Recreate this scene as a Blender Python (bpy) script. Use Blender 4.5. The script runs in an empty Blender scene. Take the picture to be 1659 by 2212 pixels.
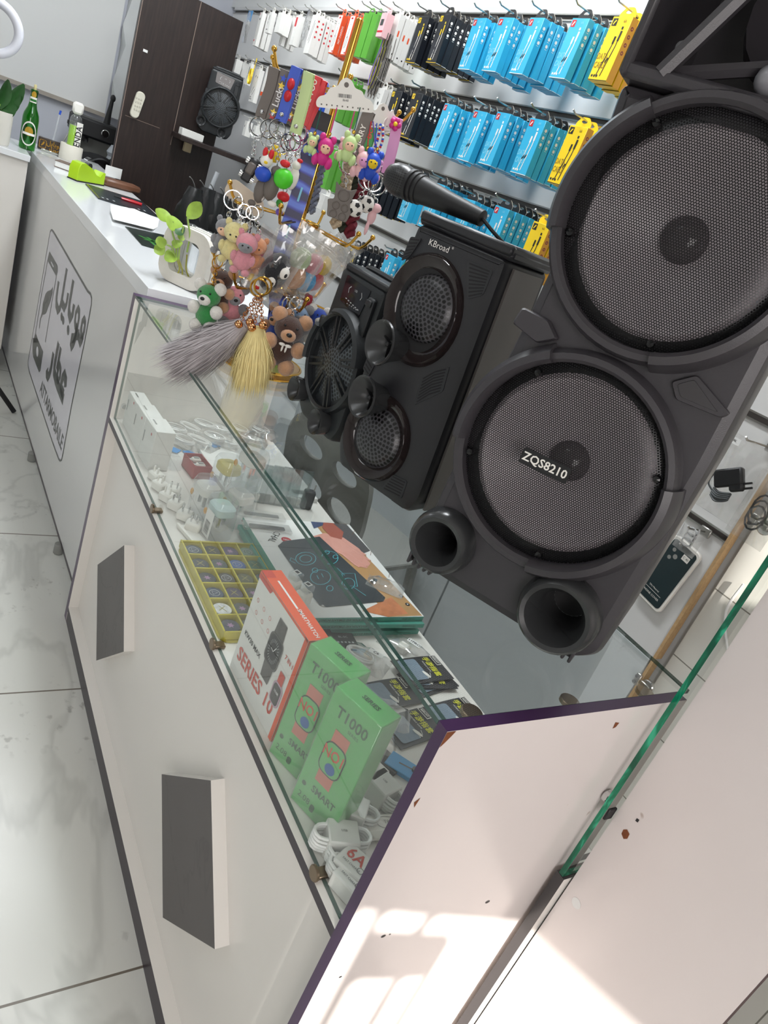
import bpy, bmesh, math, random
from mathutils import Vector, Matrix, geometry
random.seed(11)
SC = bpy.context.scene
COL = SC.collection
PI = math.pi
R = math.radians
# ---------------------------------------------------------------- camera model of the place (metres, z up)
CAM = Vector((0.3872, -0.484, 1.4505))
FPX = 1554.27
RX = Vector((0.45957, 0.51075, -0.72659))   # world directions of picture right / down / forward, as columns below
ROWS = [Vector((0.45957394, 0.81930705, 0.34282321)), Vector((0.51074964, 0.07197936, -0.85671103)), Vector((-0.72658558, 0.56881889, -0.38538094))]


def ray(px, py):
    a, b = (px - 829.5) / FPX, (py - 1106.0) / FPX
    return ROWS[0] * a + ROWS[1] * b + ROWS[2]


def onX(px, py, x):
    d = ray(px, py)
    return CAM + d * ((x - CAM.x) / d.x)


def onY(px, py, y):
    d = ray(px, py)
    return CAM + d * ((y - CAM.y) / d.y)


def onZ(px, py, z):
    d = ray(px, py)
    return CAM + d * ((z - CAM.z) / d.z)


def lin(h):
    h = h.lstrip('#')
    return tuple(((c / 12.92) if c <= 0.04045 else ((c + 0.055) / 1.055) ** 2.4) for c in (int(h[i:i + 2], 16) / 255 for i in (0, 2, 4))) + (1.0,)


# ---------------------------------------------------------------- materials
class NT:
    def __init__(s, name):
        s.m = bpy.data.materials.new(name)
        s.m.use_nodes = True
        s.t = s.m.node_tree
        s.t.nodes.clear()
        s.out = s.n('ShaderNodeOutputMaterial')

    def n(s, kind, **kw):
        nd = s.t.nodes.new(kind)
        for k, v in kw.items():
            if hasattr(nd, k):
                setattr(nd, k, v)
            else:
                s.set(nd, k, v)
        return nd

    def set(s, nd, k, v):
        i = nd.inputs[k]
        if isinstance(v, bpy.types.NodeSocket):
            s.t.links.new(v, i)
        else:
            i.default_value = v

    def math(s, op, a, b=0.0, c=None):
        nd = s.n('ShaderNodeMath', operation=op)
        s.set(nd, 0, a)
        s.set(nd, 1, b)
        if c is not None:
            s.set(nd, 2, c)
        return nd.outputs[0]

    def mix(s, fac, a, b):
        nd = s.n('ShaderNodeMix', data_type='RGBA')
        s.set(nd, 0, fac)
        s.set(nd, 6, a)
        s.set(nd, 7, b)
        return nd.outputs[2]

    def noise(s, scale, detail=3.0, vec=None, out='Fac', **kw):
        nd = s.n('ShaderNodeTexNoise')
        nd.inputs['Scale'].default_value = scale
        nd.inputs['Detail'].default_value = detail
        for k, v in kw.items():
            nd.inputs[k].default_value = v
        if vec is None:
            vec = s.obj()
        s.t.links.new(vec, nd.inputs['Vector'])
        return nd.outputs[out]

    def obj(s):
        if not hasattr(s, 'tc'):
            s.tc = s.n('ShaderNodeTexCoord')
        return s.tc.outputs['Object']

    def mapping(s, scale=(1, 1, 1), rot=(0, 0, 0), loc=(0, 0, 0)):
        nd = s.n('ShaderNodeMapping')
        s.t.links.new(s.obj(), nd.inputs['Vector'])
        nd.inputs['Scale'].default_value = scale
        nd.inputs['Rotation'].default_value = rot
        nd.inputs['Location'].default_value = loc
        return nd.outputs[0]

    def ramp(s, fac, stops):
        nd = s.n('ShaderNodeValToRGB')
        s.t.links.new(fac, nd.inputs[0])
        e = nd.color_ramp.elements
        while len(e) < len(stops):
            e.new(0.5)
        for el, (p, c) in zip(e, stops):
            el.position = p
            el.color = c
        return nd.outputs[0]

    def done(s, sh):
        s.t.links.new(sh, s.out.inputs['Surface'])
        return s.m

    def pbsdf(s, col, rough=0.5, metal=0.0, **kw):
        nd = s.n('ShaderNodeBsdfPrincipled')
        s.set(nd, 'Base Color', col)
        s.set(nd, 'Roughness', rough)
        s.set(nd, 'Metallic', metal)
        for k, v in kw.items():
            s.set(nd, k, v)
        return nd


def mat(name, col, rough=0.5, metal=0.0, var=0.06, vs=9.0, bump=0.0, bs=60.0, **kw):
    """principled surface with a slight procedural mottling"""
    t = NT(name)
    c = lin(col) if isinstance(col, str) else col
    f = t.noise(vs)
    lo = tuple(max(0, x * (1 - var)) for x in c[:3]) + (1,)
    hi = tuple(min(1, x * (1 + var)) for x in c[:3]) + (1,)
    p = t.pbsdf(t.mix(f, lo, hi), rough, metal, **kw)
    if bump:
        b = t.n('ShaderNodeBump', Strength=bump, Distance=0.002)
        t.set(b, 'Height', t.noise(bs, 4.0))
        t.t.links.new(b.outputs[0], p.inputs['Normal'])
    return t.done(p.outputs[0])


def glass_mat(name, tint, refl=1.0, haze=0.0, hazecol='#dfe4e2', rough=0.0):
    """thin architectural glass: tinted pass-through and a Fresnel mirror on the outer faces"""
    t = NT(name)
    tr = t.n('ShaderNodeBsdfTransparent', Color=tint)
    gl = t.n('ShaderNodeBsdfGlossy', Color=(1, 1, 1, 1), Roughness=rough)
    fr = t.n('ShaderNodeFresnel', IOR=1.5)
    geo = t.n('ShaderNodeNewGeometry')
    front = t.math('SUBTRACT', 1.0, geo.outputs['Backfacing'])
    fac = t.math('MULTIPLY', t.math('MULTIPLY', fr.outputs[0], refl), front)
    mx = t.n('ShaderNodeMixShader')
    base = tr.outputs[0]
    if haze:
        di = t.n('ShaderNodeBsdfDiffuse', Color=lin(hazecol))
        m2 = t.n('ShaderNodeMixShader')
        f2 = t.math('MULTIPLY', t.ramp(t.noise(14.0, 5.0), [(0.35, (0, 0, 0, 1)), (0.8, (1, 1, 1, 1))]), haze)
        t.set(m2, 0, f2)
        t.t.links.new(base, m2.inputs[1])
        t.t.links.new(di.outputs[0], m2.inputs[2])
        base = m2.outputs[0]
    t.set(mx, 0, fac)
    t.t.links.new(base, mx.inputs[1])
    t.t.links.new(gl.outputs[0], mx.inputs[2])
    return t.done(mx.outputs[0])


# ---------------------------------------------------------------- mesh builder
def Tm(loc=(0, 0, 0), rz=0.0, rx=0.0, ry=0.0, s=1.0):
    return Matrix.Translation(Vector(loc)) @ Matrix.Rotation(rz, 4, 'Z') @ Matrix.Rotation(ry, 4, 'Y') @ Matrix.Rotation(rx, 4, 'X') @ Matrix.Diagonal((s, s, s, 1))


def basis(o, x, y):
    """matrix whose local x,y lie along the given directions at o"""
    x = Vector(x).normalized()
    z = x.cross(Vector(y)).normalized()
    y = z.cross(x)
    return Matrix(((x.x, y.x, z.x, o[0]), (x.y, y.y, z.y, o[1]), (x.z, y.z, z.z, o[2]), (0, 0, 0, 1)))


_txt = {}


def text_geo(body, bold=False):
    k = (body, bold)
    if k not in _txt:
        c = bpy.data.curves.new('t', 'FONT')
        c.body = body
        c.align_x = 'CENTER'
        c.align_y = 'CENTER'
        c.resolution_u = 2
        if bold:
            c.offset = 0.018
        o = bpy.data.objects.new('t', c)
        COL.objects.link(o)
        dg = bpy.context.evaluated_depsgraph_get()
        me = bpy.data.meshes.new_from_object(o.evaluated_get(dg))
        _txt[k] = ([v.co.copy() for v in me.vertices], [tuple(p.vertices) for p in me.polygons])
        bpy.data.objects.remove(o)
        bpy.data.curves.remove(c)
        bpy.data.meshes.remove(me)
    return _txt[k]


class MB:
    def __init__(s):
        s.v, s.f, s.i = [], [], []
        s.T = Matrix()

    def add(s, vs, fs, m=0, T=None):
        M = s.T @ T if T is not None else s.T
        o = len(s.v)
        s.v += [M @ Vector(v) for v in vs]
        s.f += [tuple(a + o for a in f) for f in fs]
        s.i += [m] * len(fs)
        return s

    def box(s, c, d, m=0, T=None, b=0.0):
        x, y, z = (q / 2 for q in d)
        c = Vector(c)
        b = min(b, x * .9, y * .9, z * .9)
        if b <= 0:
            vs = [c + Vector((sx * x, sy * y, sz * z)) for sx in (-1, 1) for sy in (-1, 1) for sz in (-1, 1)]
            fs = [(0, 1, 3, 2), (4, 6, 7, 5), (0, 4, 5, 1), (2, 3, 7, 6), (0, 2, 6, 4), (1, 5, 7, 3)]
            return s.add(vs, fs, m, T)
        vs, ix = [], {}
        for sx in (-1, 1):
            for sy in (-1, 1):
                for sz in (-1, 1):
                    for a in range(3):
                        q = [sx * (x - b), sy * (y - b), sz * (z - b)]
                        q[a] = (sx * x, sy * y, sz * z)[a]
                        ix[(sx, sy, sz, a)] = len(vs)
                        vs.append(c + Vector(q))
        fs = []
        S = (-1, 1)
        for sx in S:
            fs.append([ix[(sx, -1, -1, 0)], ix[(sx, 1, -1, 0)], ix[(sx, 1, 1, 0)], ix[(sx, -1, 1, 0)]][::sx])
            fs.append([ix[(-1, sx, -1, 1)], ix[(-1, sx, 1, 1)], ix[(1, sx, 1, 1)], ix[(1, sx, -1, 1)]][::sx])
            fs.append([ix[(-1, -1, sx, 2)], ix[(1, -1, sx, 2)], ix[(1, 1, sx, 2)], ix[(-1, 1, sx, 2)]][::sx])
        for p in S:
            for q in S:
                fs.append([ix[(-1, p, q, 1)], ix[(1, p, q, 1)], ix[(1, p, q, 2)], ix[(-1, p, q, 2)]])
                fs.append([ix[(p, -1, q, 0)], ix[(p, 1, q, 0)], ix[(p, 1, q, 2)], ix[(p, -1, q, 2)]])
                fs.append([ix[(p, q, -1, 0)], ix[(p, q, 1, 0)], ix[(p, q, 1, 1)], ix[(p, q, -1, 1)]])
        for p in S:
            for q in S:
                for r in S:
                    fs.append([ix[(p, q, r, 0)], ix[(p, q, r, 1)], ix[(p, q, r, 2)]])
        return s.add(vs, fs, m, T)

    def loft(s, rings, m=0, T=None, caps=True, closed=True):
        n = len(rings[0])
        vs = [v for r in rings for v in r]
        fs = []
        for k in range(len(rings) - 1):
            for j in range(n if closed else n - 1):
                a, b = k * n + j, k * n + (j + 1) % n
                fs.append((a, b, b + n, a + n))
        if caps:
            fs.append(tuple(range(n))[::-1])
            fs.append(tuple((len(rings) - 1) * n + j for j in range(n)))
        return s.add(vs, fs, m, T)

    def prism(s, poly, z0, z1, m=0, T=None, b=0.0):
        P = [Vector((p[0], p[1], 0)) for p in poly]
        if b:
            c = sum(P, Vector()) / len(P)
            ext = max((p - c).length for p in P)
            k = 1 - b / ext
            Q = [c + (p - c) * k for p in P]
            rings = [[q + Vector((0, 0, z0)) for q in Q], [p + Vector((0, 0, z0 + b)) for p in P], [p + Vector((0, 0, z1 - b)) for p in P], [q + Vector((0, 0, z1)) for q in Q]]
        else:
            rings = [[p + Vector((0, 0, z0)) for p in P], [p + Vector((0, 0, z1)) for p in P]]
        return s.loft(rings, m, T)

    def poly(s, pts, m=0, T=None):
        return s.add([Vector(p) if len(p) == 3 else Vector((p[0], p[1], 0)) for p in pts], [tuple(range(len(pts)))], m, T)

    def rect(s, x0, y0, x1, y1, m=0, T=None, z=0.0):
        return s.poly([(x0, y0, z), (x1, y0, z), (x1, y1, z), (x0, y1, z)], m, T)

    def disc(s, c, r, m=0, T=None, n=16, ry=None):
        return s.poly([(c[0] + r * math.cos(2 * PI * k / n), c[1] + (ry or r) * math.sin(2 * PI * k / n), c[2] if len(c) > 2 else 0) for k in range(n)], m, T)

    def lathe(s, prof, n=24, m=0, T=None, a0=0.0, a1=2 * PI, caps=False):
        full = abs(a1 - a0 - 2 * PI) < 1e-6
        cnt = n if full else n + 1
        rings = []
        for k in range(cnt):
            a = a0 + (a1 - a0) * k / n
            rings.append([Vector((r * math.cos(a), r * math.sin(a), z)) for r, z in prof])
        L = len(prof)
        vs = [v for r in rings for v in r]
        fs = []
        for k in range(n):
            for j in range(L - 1):
                a, b = k * L + j, ((k + 1) % cnt) * L + j
                fs.append((a, b, b + 1, a + 1))
        if not full and caps:
            fs.append(tuple(range(L)))
            fs.append(tuple((cnt - 1) * L + j for j in range(L))[::-1])
        return s.add(vs, fs, m, T)

    def cyl(s, r, z0, z1, m=0, T=None, n=20, b=0.0):
        pr = [(0, z0), (r - b, z0), (r, z0 + b), (r, z1 - b), (r - b, z1), (0, z1)] if b else [(0, z0), (r, z0), (r, z1), (0, z1)]
        return s.lathe(pr, n, m, T)

    def ball(s, c, r, m=0, T=None, n=12, k=8):
        rr = r if isinstance(r, (tuple, list)) else (r, r, r)
        vs, fs = [], []
        for i in range(k + 1):
            th = PI * i / k
            for j in range(n):
                ph = 2 * PI * j / n
                vs.append((c[0] + rr[0] * math.sin(th) * math.cos(ph), c[1] + rr[1] * math.sin(th) * math.sin(ph), c[2] + rr[2] * math.cos(th)))
        for i in range(k):
            for j in range(n):
                a, b = i * n + j, i * n + (j + 1) % n
                fs.append((a, a + n, b + n, b))
        return s.add(vs, fs, m, T)

    def torus(s, r, q, m=0, T=None, n=16, k=6, sx=1.0):
        pts = [Vector((sx * r * math.cos(2 * PI * j / n), r * math.sin(2 * PI * j / n), 0)) for j in range(n)]
        return s.tube(pts, q, m, T, k, True)

    def tube(s, pts, r, m=0, T=None, n=6, closed=False, flat=None):
        P = [Vector(p) for p in pts]
        L = len(P)
        rs = r if isinstance(r, (list, tuple)) else [r] * L
        d0 = (P[1] - P[0]).normalized()
        up = Vector((0, 0, 1)) if abs(d0.z) < 0.9 else Vector((1, 0, 0))
        nx = d0.cross(up).normalized()
        rings = []
        for i in range(L):
            if closed:
                d = P[(i + 1) % L] - P[i - 1]
            else:
                d = P[min(i + 1, L - 1)] - P[max(i - 1, 0)]
            if d.length < 1e-9:
                d = d0
            d = d.normalized()
            nx = nx - d * nx.dot(d)
            nx = nx.normalized() if nx.length > 1e-6 else d.orthogonal().normalized()
            ny = d.cross(nx)
            fx, fy = (1, 1) if flat is None else flat
            rings.append([P[i] + (nx * math.cos(2 * PI * j / n) * fx + ny * math.sin(2 * PI * j / n) * fy) * rs[i] for j in range(n)])
        if closed:
            rings.append(rings[0])
            return s.loft(rings, m, T, caps=False)
        return s.loft(rings, m, T)

    def ribbon(s, pts, w, th, side, m=0, T=None):
        """flat strap through pts, width along side, thickness th"""
        P = [Vector(p) for p in pts]
        sd = Vector(side).normalized()
        rings = []
        for i in range(len(P)):
            d = (P[min(i + 1, len(P) - 1)] - P[max(i - 1, 0)]).normalized()
            n = d.cross(sd).normalized()
            a, b = sd * w / 2, n * th / 2
            rings.append([P[i] - a - b, P[i] + a - b, P[i] + a + b, P[i] - a + b])
        return s.loft(rings, m, T)

    def text(s, body, size, m=0, T=None, bold=False, sx=1.0):
        vs, fs = text_geo(body, bold)
        return s.add([Vector((v.x * size * sx, v.y * size, 0)) for v in vs], fs, m, T)

    def stroke(s, pts, w, m=0, T=None, closed=False):
        """flat line of width w in the local xy plane"""
        P = [Vector((p[0], p[1], 0)) for p in pts]
        L = len(P)
        vs, fs = [], []
        for i in range(L):
            d = (P[(i + 1) % L] - P[i - 1]) if closed else (P[min(i + 1, L - 1)] - P[max(i - 1, 0)])
            d = d.normalized() if d.length > 1e-9 else Vector((1, 0, 0))
            n = Vector((-d.y, d.x, 0)) * w / 2
            vs += [P[i] - n, P[i] + n]
        for i in range(L if closed else L - 1):
            a, b = 2 * i, 2 * ((i + 1) % L)
            fs.append((a, b, b + 1, a + 1))
        return s.add(vs, fs, m, T)

    def mesh(s, name, mats, fix=True):
        me = bpy.data.meshes.new(name)
        me.from_pydata([tuple(v) for v in s.v], [], s.f)
        for m in (mats if isinstance(mats, (list, tuple)) else [mats]):
            me.materials.append(m)
        me.polygons.foreach_set('material_index', s.i)
        if fix:
            bm = bmesh.new()
            bm.from_mesh(me)
            bmesh.ops.recalc_face_normals(bm, faces=bm.faces)
            bm.to_mesh(me)
            bm.free()
        me.polygons.foreach_set('use_smooth', [True] * len(me.polygons))
        me.set_sharp_from_angle(angle=R(38))
        me.update()
        return me

    def build(s, name, mats, parent=None, loc=None, rz=0.0, fix=True):
        o = bpy.data.objects.new(name, s.mesh(name, mats, fix))
        COL.objects.link(o)
        if parent is not None:
            o.parent = parent
        if loc is not None:
            o.location = loc
        o.rotation_euler = (0, 0, rz)
        return o


def tag(o, label, cat, group=None):
    o['label'] = label
    o['category'] = cat
    if group:
        o['group'] = group
    return o


def thing(name, label, cat, loc=(0, 0, 0), rz=0.0, group=None):
    o = bpy.data.objects.new(name, None)
    o.empty_display_size = 0.05
    COL.objects.link(o)
    o.location = loc
    o.rotation_euler = (0, 0, rz)
    return tag(o, label, cat, group)


def struct(mb, name, mats):
    o = mb.build(name, mats)
    o['kind'] = 'structure'
    return o


def dup(src, label, loc, rot=None, group=None):
    c = src.copy()
    COL.objects.link(c)
    c.location = loc
    if rot is not None:
        c.rotation_euler = rot
    c['label'] = label
    if group:
        c['group'] = group
    for ch in [q for q in ALLCH.get(src.name, [])]:
        d = ch.copy()
        COL.objects.link(d)
        d.parent = c
    return c


ALLCH = {}


def rrect(w, h, r, n=4, cx=0.0, cy=0.0):
    pts = []
    for (sx, sy, a0) in ((1, 1, 0), (-1, 1, PI / 2), (-1, -1, PI), (1, -1, 3 * PI / 2)):
        for k in range(n + 1):
            a = a0 + PI / 2 * k / n
            pts.append((cx + sx * (w / 2 - r) + r * math.cos(a), cy + sy * (h / 2 - r) + r * math.sin(a)))
    return pts


def bez(pts, n=24):
    """Catmull-Rom curve through points"""
    P = [Vector(p) for p in pts]
    P = [P[0] * 2 - P[1]] + P + [P[-1] * 2 - P[-2]]
    out = []
    seg = len(P) - 3
    for i in range(seg):
        a, b, c, d = P[i:i + 4]
        m = max(2, n // seg)
        for k in range(m + (1 if i == seg - 1 else 0)):
            t = k / m
            out.append(0.5 * ((2 * b) + (c - a) * t + (2 * a - 5 * b + 4 * c - d) * t * t + (3 * b - a - 3 * c + d) * t ** 3))
    return out


ORD = ['first', 'second', 'third', 'fourth', 'fifth', 'sixth', 'seventh', 'eighth', 'ninth', 'tenth']
# ================================================================= materials
WHITE = mat('white_melamine', '#e4e0da', 0.22, var=0.02, vs=3)
WHITE2 = mat('white_gloss_desk', '#e6e8ea', 0.1, var=0.015, vs=3)
GREYFACE = mat('grey_white_laminate', '#d3d3d2', 0.16, var=0.02, vs=3)
def panel_mat():
    t = NT('worn_white_panel')
    n = t.noise(3.0, 5.0)
    c = t.mix(n, lin('#d9d0cd'), lin('#e5dddb'))
    sp = t.noise(26.0, 2.0)
    k = t.ramp(sp, [(0.76, (0, 0, 0, 1)), (0.79, (1, 1, 1, 1))])
    c = t.mix(t.math('MULTIPLY', k, 0.5), c, lin('#8a6a50'))
    return t.done(t.pbsdf(c, 0.2).outputs[0])
PANEL = panel_mat()
PURPLE = mat('dark_purple_edge_band', '#42294d', 0.28, var=0.12, vs=14)
DARKEDGE = mat('dark_edge_band', '#372f37', 0.35, var=0.1)
BARECHIP = mat('bare_chipboard', '#bd9c72', 0.85, var=0.25, vs=120, bump=0.5, bs=300)
RUST = mat('exposed_board_stain', '#7a4322', 0.8, var=0.4, vs=200)
SLATE = None
def slate_mat():
    t = NT('dark_grey_laminate')
    n = t.noise(5.0, 6.0)
    v = t.n('ShaderNodeTexNoise', noise_dimensions='3D')
    v.inputs['Scale'].default_value = 2.2
    v.inputs['Detail'].default_value = 6
    v.inputs['Distortion'].default_value = 2.5
    t.t.links.new(t.obj(), v.inputs['Vector'])
    vein = t.ramp(v.outputs['Fac'], [(0.485, (0, 0, 0, 1)), (0.5, (1, 1, 1, 1)), (0.515, (0, 0, 0, 1))])
    c = t.mix(n, lin('#4c4746'), lin('#5b5655'))
    c = t.mix(t.math('MULTIPLY', vein, 0.4), c, lin('#3b3636'))
    return t.done(t.pbsdf(c, 0.45).outputs[0])
SLATE = slate_mat()
GLASS = glass_mat('clear_shelf_glass', (0.978, 0.992, 0.986, 1), 1.0, haze=0.045)
GLASS_EDGE = mat('glass_cut_edge', '#33524a', 0.12, var=0.5, vs=25, **{'Specular IOR Level': 0.8})
def greenedge():
    t = NT('polished_green_glass_edge')
    w = t.noise(30.0, 3.0, t.mapping((1, 1, 0.35)), Distortion=1.5)
    c = t.ramp(w, [(0.42, lin('#07573f')), (0.56, lin('#0d7d5a')), (0.66, lin('#43c79c'))])
    return t.done(t.pbsdf(c, 0.08).outputs[0])
GREENEDGE = greenedge()
CLEAR = glass_mat('clear_plastic', (0.96, 0.965, 0.965, 1), 0.9, haze=0.10, rough=0.08)
BAGM = glass_mat('crinkled_clear_film', (0.95, 0.95, 0.945, 1), 2.6, haze=0.33, hazecol='#e6e3e0', rough=0.09)
SHRINK = glass_mat('shrink_film', (0.985, 0.985, 0.985, 1), 1.2, haze=0.22, hazecol='#cfe6cf', rough=0.1)
TUB = glass_mat('clear_tub_plastic', (0.93, 0.94, 0.945, 1), 1.3, haze=0.22, hazecol='#e4e6e6', rough=0.05)
YTRAY = None
STEEL = mat('brushed_steel', '#b9b8b4', 0.28, 1.0, var=0.1)
CHROME = mat('chrome', '#d8d8d8', 0.1, 1.0, var=0.02)
ALU = mat('aluminium_profile', '#a8a7a3', 0.3, 0.9, var=0.08)
BRASSOLD = mat('tarnished_clip_metal', '#8a7a68', 0.35, 1.0, var=0.2)
GOLD = mat('gold_plated_metal', '#d9a64a', 0.16, 1.0, var=0.08)
ROSE = mat('rose_gold_bell', '#d69a6a', 0.15, 1.0, var=0.05)
BLK = mat('black_plastic', '#161618', 0.5, var=0.1)
BLKG = mat('black_gloss', '#0d0d0f', 0.08, var=0.05)
BLKM = mat('black_rubber', '#1b1b1d', 0.8, var=0.1)
def textured_black(name, a, b, rough):
    t = NT(name)
    c = t.mix(t.noise(6.0), lin(a), lin(b))
    p = t.pbsdf(c, rough)
    bm = t.n('ShaderNodeBump', Strength=0.25, Distance=0.0006)
    t.set(bm, 'Height', t.noise(900.0, 2.0))
    t.t.links.new(bm.outputs[0], p.inputs['Normal'])
    return t.done(p.outputs[0])
SPKBIG = textured_black('satin_charcoal_plastic', '#38363a', '#403d40', 0.33)
SPKMED = textured_black('satin_black_plastic', '#222226', '#29292c', 0.36)
SPKSML = textured_black('grained_black_plastic', '#1d2022', '#24272a', 0.45)
SIDESTRIP = mat('grey_brown_side_panel', '#6a6562', 0.38, var=0.04)
GLOSSRING = mat('smoked_gloss_plastic', '#241d1d', 0.05, var=0.2, vs=4)
HORNM = mat('satin_horn_plastic', '#323334', 0.24, var=0.05)
CONE = mat('grey_speaker_cone', '#b9afb4', 0.36, var=0.06, vs=4)
CAPM = mat('glossy_dust_cap', '#5e585b', 0.09, var=0.06)
def mesh_mat():
    """perforated sheet steel: hexagonal holes through the sheet"""
    t = NT('perforated_black_steel')
    sep = t.n('ShaderNodeSeparateXYZ')
    t.t.links.new(t.obj(), sep.inputs[0])
    k = 2 * PI / (0.0031 * 0.866)
    tot = None
    for a in (90, 210, 330):
        d = t.math('ADD', t.math('MULTIPLY', sep.outputs[0], k * math.cos(R(a))), t.math('MULTIPLY', sep.outputs[2], k * math.sin(R(a))))
        c = t.math('COSINE', d)
        tot = c if tot is None else t.math('ADD', tot, c)
    hole = t.math('GREATER_THAN', tot, -0.4)
    p = t.pbsdf(lin('#121214'), 0.3, 0.4)
    tr = t.n('ShaderNodeBsdfTransparent')
    mx = t.n('ShaderNodeMixShader')
    t.set(mx, 0, hole)
    t.t.links.new(p.outputs[0], mx.inputs[1])
    t.t.links.new(tr.outputs[0], mx.inputs[2])
    return t.done(mx.outputs[0])
MESHM = mesh_mat()
def ring_holes(name, pitch, base, rough, fill=0.33):
    """concentric rings of punched holes about the object's local y axis (holes are dark)"""
    t = NT(name)
    sep = t.n('ShaderNodeSeparateXYZ')
    t.t.links.new(t.obj(), sep.inputs[0])
    x, z = sep.outputs[0], sep.outputs[2]
    r = t.math('SQRT', t.math('ADD', t.math('MULTIPLY', x, x), t.math('MULTIPLY', z, z)))
    q = t.math('DIVIDE', r, pitch)
    ring = t.math('ROUND', q)
    fr = t.math('SUBTRACT', q, ring)
    ang = t.math('ARCTAN2', z, x)
    num = t.math('ROUND', t.math('MULTIPLY', ring, 5.4))
    a = t.math('MULTIPLY', t.math('DIVIDE', ang, 2 * PI), num)
    fa = t.math('MULTIPLY', t.math('SUBTRACT', a, t.math('ROUND', a)), 1.15)
    d = t.math('SQRT', t.math('ADD', t.math('MULTIPLY', fr, fr), t.math('MULTIPLY', fa, fa)))
    hole = t.math('LESS_THAN', d, fill)
    p = t.pbsdf(t.mix(hole, lin(base), lin('#020203')), rough)
    bp = t.n('ShaderNodeBump', Strength=0.6, Distance=0.001)
    t.set(bp, 'Height', t.math('SUBTRACT', 1.0, hole))
    t.t.links.new(bp.outputs[0], p.inputs['Normal'])
    return t.done(p.outputs[0])
GRILLE = ring_holes('punched_grille_plastic', 0.0066, '#434246', 0.33, 0.40)
GRILLE_S = ring_holes('slotted_grille_plastic', 0.0070, '#4a5055', 0.4, 0.40)
def wood_mat():
    t = NT('dark_wenge_laminate')
    m = t.mapping((14, 14, 1.1))
    n = t.noise(6.0, 6.0, m)
    n2 = t.noise(40.0, 3.0, t.mapping((6, 6, 0.5)))
    c = t.ramp(n, [(0.3, lin('#1e1614')), (0.55, lin('#2c201d')), (0.75, lin('#372925'))])
    c = t.mix(t.math('MULTIPLY', n2, 0.35), c, lin('#241a18'))
    return t.done(t.pbsdf(c, 0.4).outputs[0])
WENGE = wood_mat()
def tile_floor():
    t = NT('marbled_floor_tile')
    n = t.noise(1.3, 6.0, Distortion=0.6)
    base = t.mix(n, lin('#c9c9c2'), lin('#dcdcd6'))
    v = t.noise(1.05, 5.0, t.mapping((1.0, 1.6, 1.0), (0, 0, 0.6)), Distortion=1.2)
    vein = t.ramp(v, [(0.478, (0, 0, 0, 1)), (0.497, (1, 1, 1, 1)), (0.503, (1, 1, 1, 1)), (0.53, (0, 0, 0, 1))])
    base = t.mix(t.math('MULTIPLY', vein, 0.3), base, lin('#9a9b95'))
    sep = t.n('ShaderNodeSeparateXYZ')
    t.t.links.new(t.obj(), sep.inputs[0])
    g = None
    for ax, off in ((0, 0.409), (1, 0.62)):
        q = t.math('DIVIDE', t.math('ADD', sep.outputs[ax], off), 0.80)
        d = t.math('ABSOLUTE', t.math('SUBTRACT', q, t.math('ROUND', q)))
        l = t.math('LESS_THAN', d, 0.0032)
        g = l if g is None else t.math('MAXIMUM', g, l)
    base = t.mix(g, base, lin('#6f675c'))
    dirt = t.ramp(t.noise(38.0, 6.0), [(0.60, (0, 0, 0, 1)), (0.70, (1, 1, 1, 1))])
    where = t.ramp(t.noise(2.2, 2.0), [(0.47, (0, 0, 0, 1)), (0.58, (1, 1, 1, 1))])
    base = t.mix(t.math('MULTIPLY', t.math('MULTIPLY', dirt, where), 0.45), base, lin('#5d574f'))
    return t.done(t.pbsdf(base, 0.28).outputs[0])
FLOOR = tile_floor()
WALLW = mat('white_wall_paint', '#dfe0df', 0.5, var=0.03, vs=2)
WALLB = mat('bluish_white_wall', '#c9ccd6', 0.5, var=0.03, vs=3)
SLATW = mat('white_slatwall_laminate', '#d9d9d8', 0.25, var=0.02, vs=2)
LOWW = mat('pale_grey_cupboard_front', '#c3c9cb', 0.3, var=0.02, vs=2)
CEIL = mat('ceiling_paint', '#e9e9e6', 0.8, var=0.02)
def walltile():
    t = NT('white_wall_tile')
    sep = t.n('ShaderNodeSeparateXYZ')
    t.t.links.new(t.obj(), sep.inputs[0])
    g = None
    for ax, off in ((0, 0.18), (2, 0.02)):
        q = t.math('DIVIDE', t.math('ADD', sep.outputs[ax], off), 0.19)
        d = t.math('ABSOLUTE', t.math('SUBTRACT', q, t.math('ROUND', q)))
        l = t.math('LESS_THAN', d, 0.008)
        g = l if g is None else t.math('MAXIMUM', g, l)
    return t.done(t.pbsdf(t.mix(g, lin('#dcdad2'), lin('#86837a')), 0.2).outputs[0])
WALLTILE = walltile()
PAPER = mat('white_paper', '#e8e8e6', 0.6, var=0.02)
CARD = mat('white_card', '#e2e1dd', 0.4, var=0.02)
INK = mat('black_ink', '#1a1a1c', 0.5)
GREYINK = mat('grey_vinyl', '#3f4342', 0.35, var=0.03)
LILAC = mat('pale_lilac_vinyl', '#d0ced6', 0.25, var=0.02)
def col(name, h, rough=0.45, **k):
    return mat(name, h, rough, **k)
RED = col('red_print', '#c8202c'); REDD = col('dark_red', '#7d1f30'); ORANGE = col('orange_red', '#e2572b')
BLUE = col('sky_blue_card', '#35b1dc', 0.3); BLUED = col('pale_blue_print', '#79cbe6'); TEAL = col('teal_card', '#4f9f8e', 0.35)
YEL = col('yellow_card', '#f3cf1d', 0.35); AMBER = col('amber_card', '#d99a1c', 0.4); OCHRE = col('ochre_print', '#9a7a10', 0.5); NAVY = col('black_navy_card', '#171b22', 0.35)
LIME = col('lime_plastic', '#a9cf1a', 0.35); GREEN = col('green_card', '#5fa83f', 0.3); GREENB = col('mid_green_box', '#5fae62', 0.3)
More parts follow.
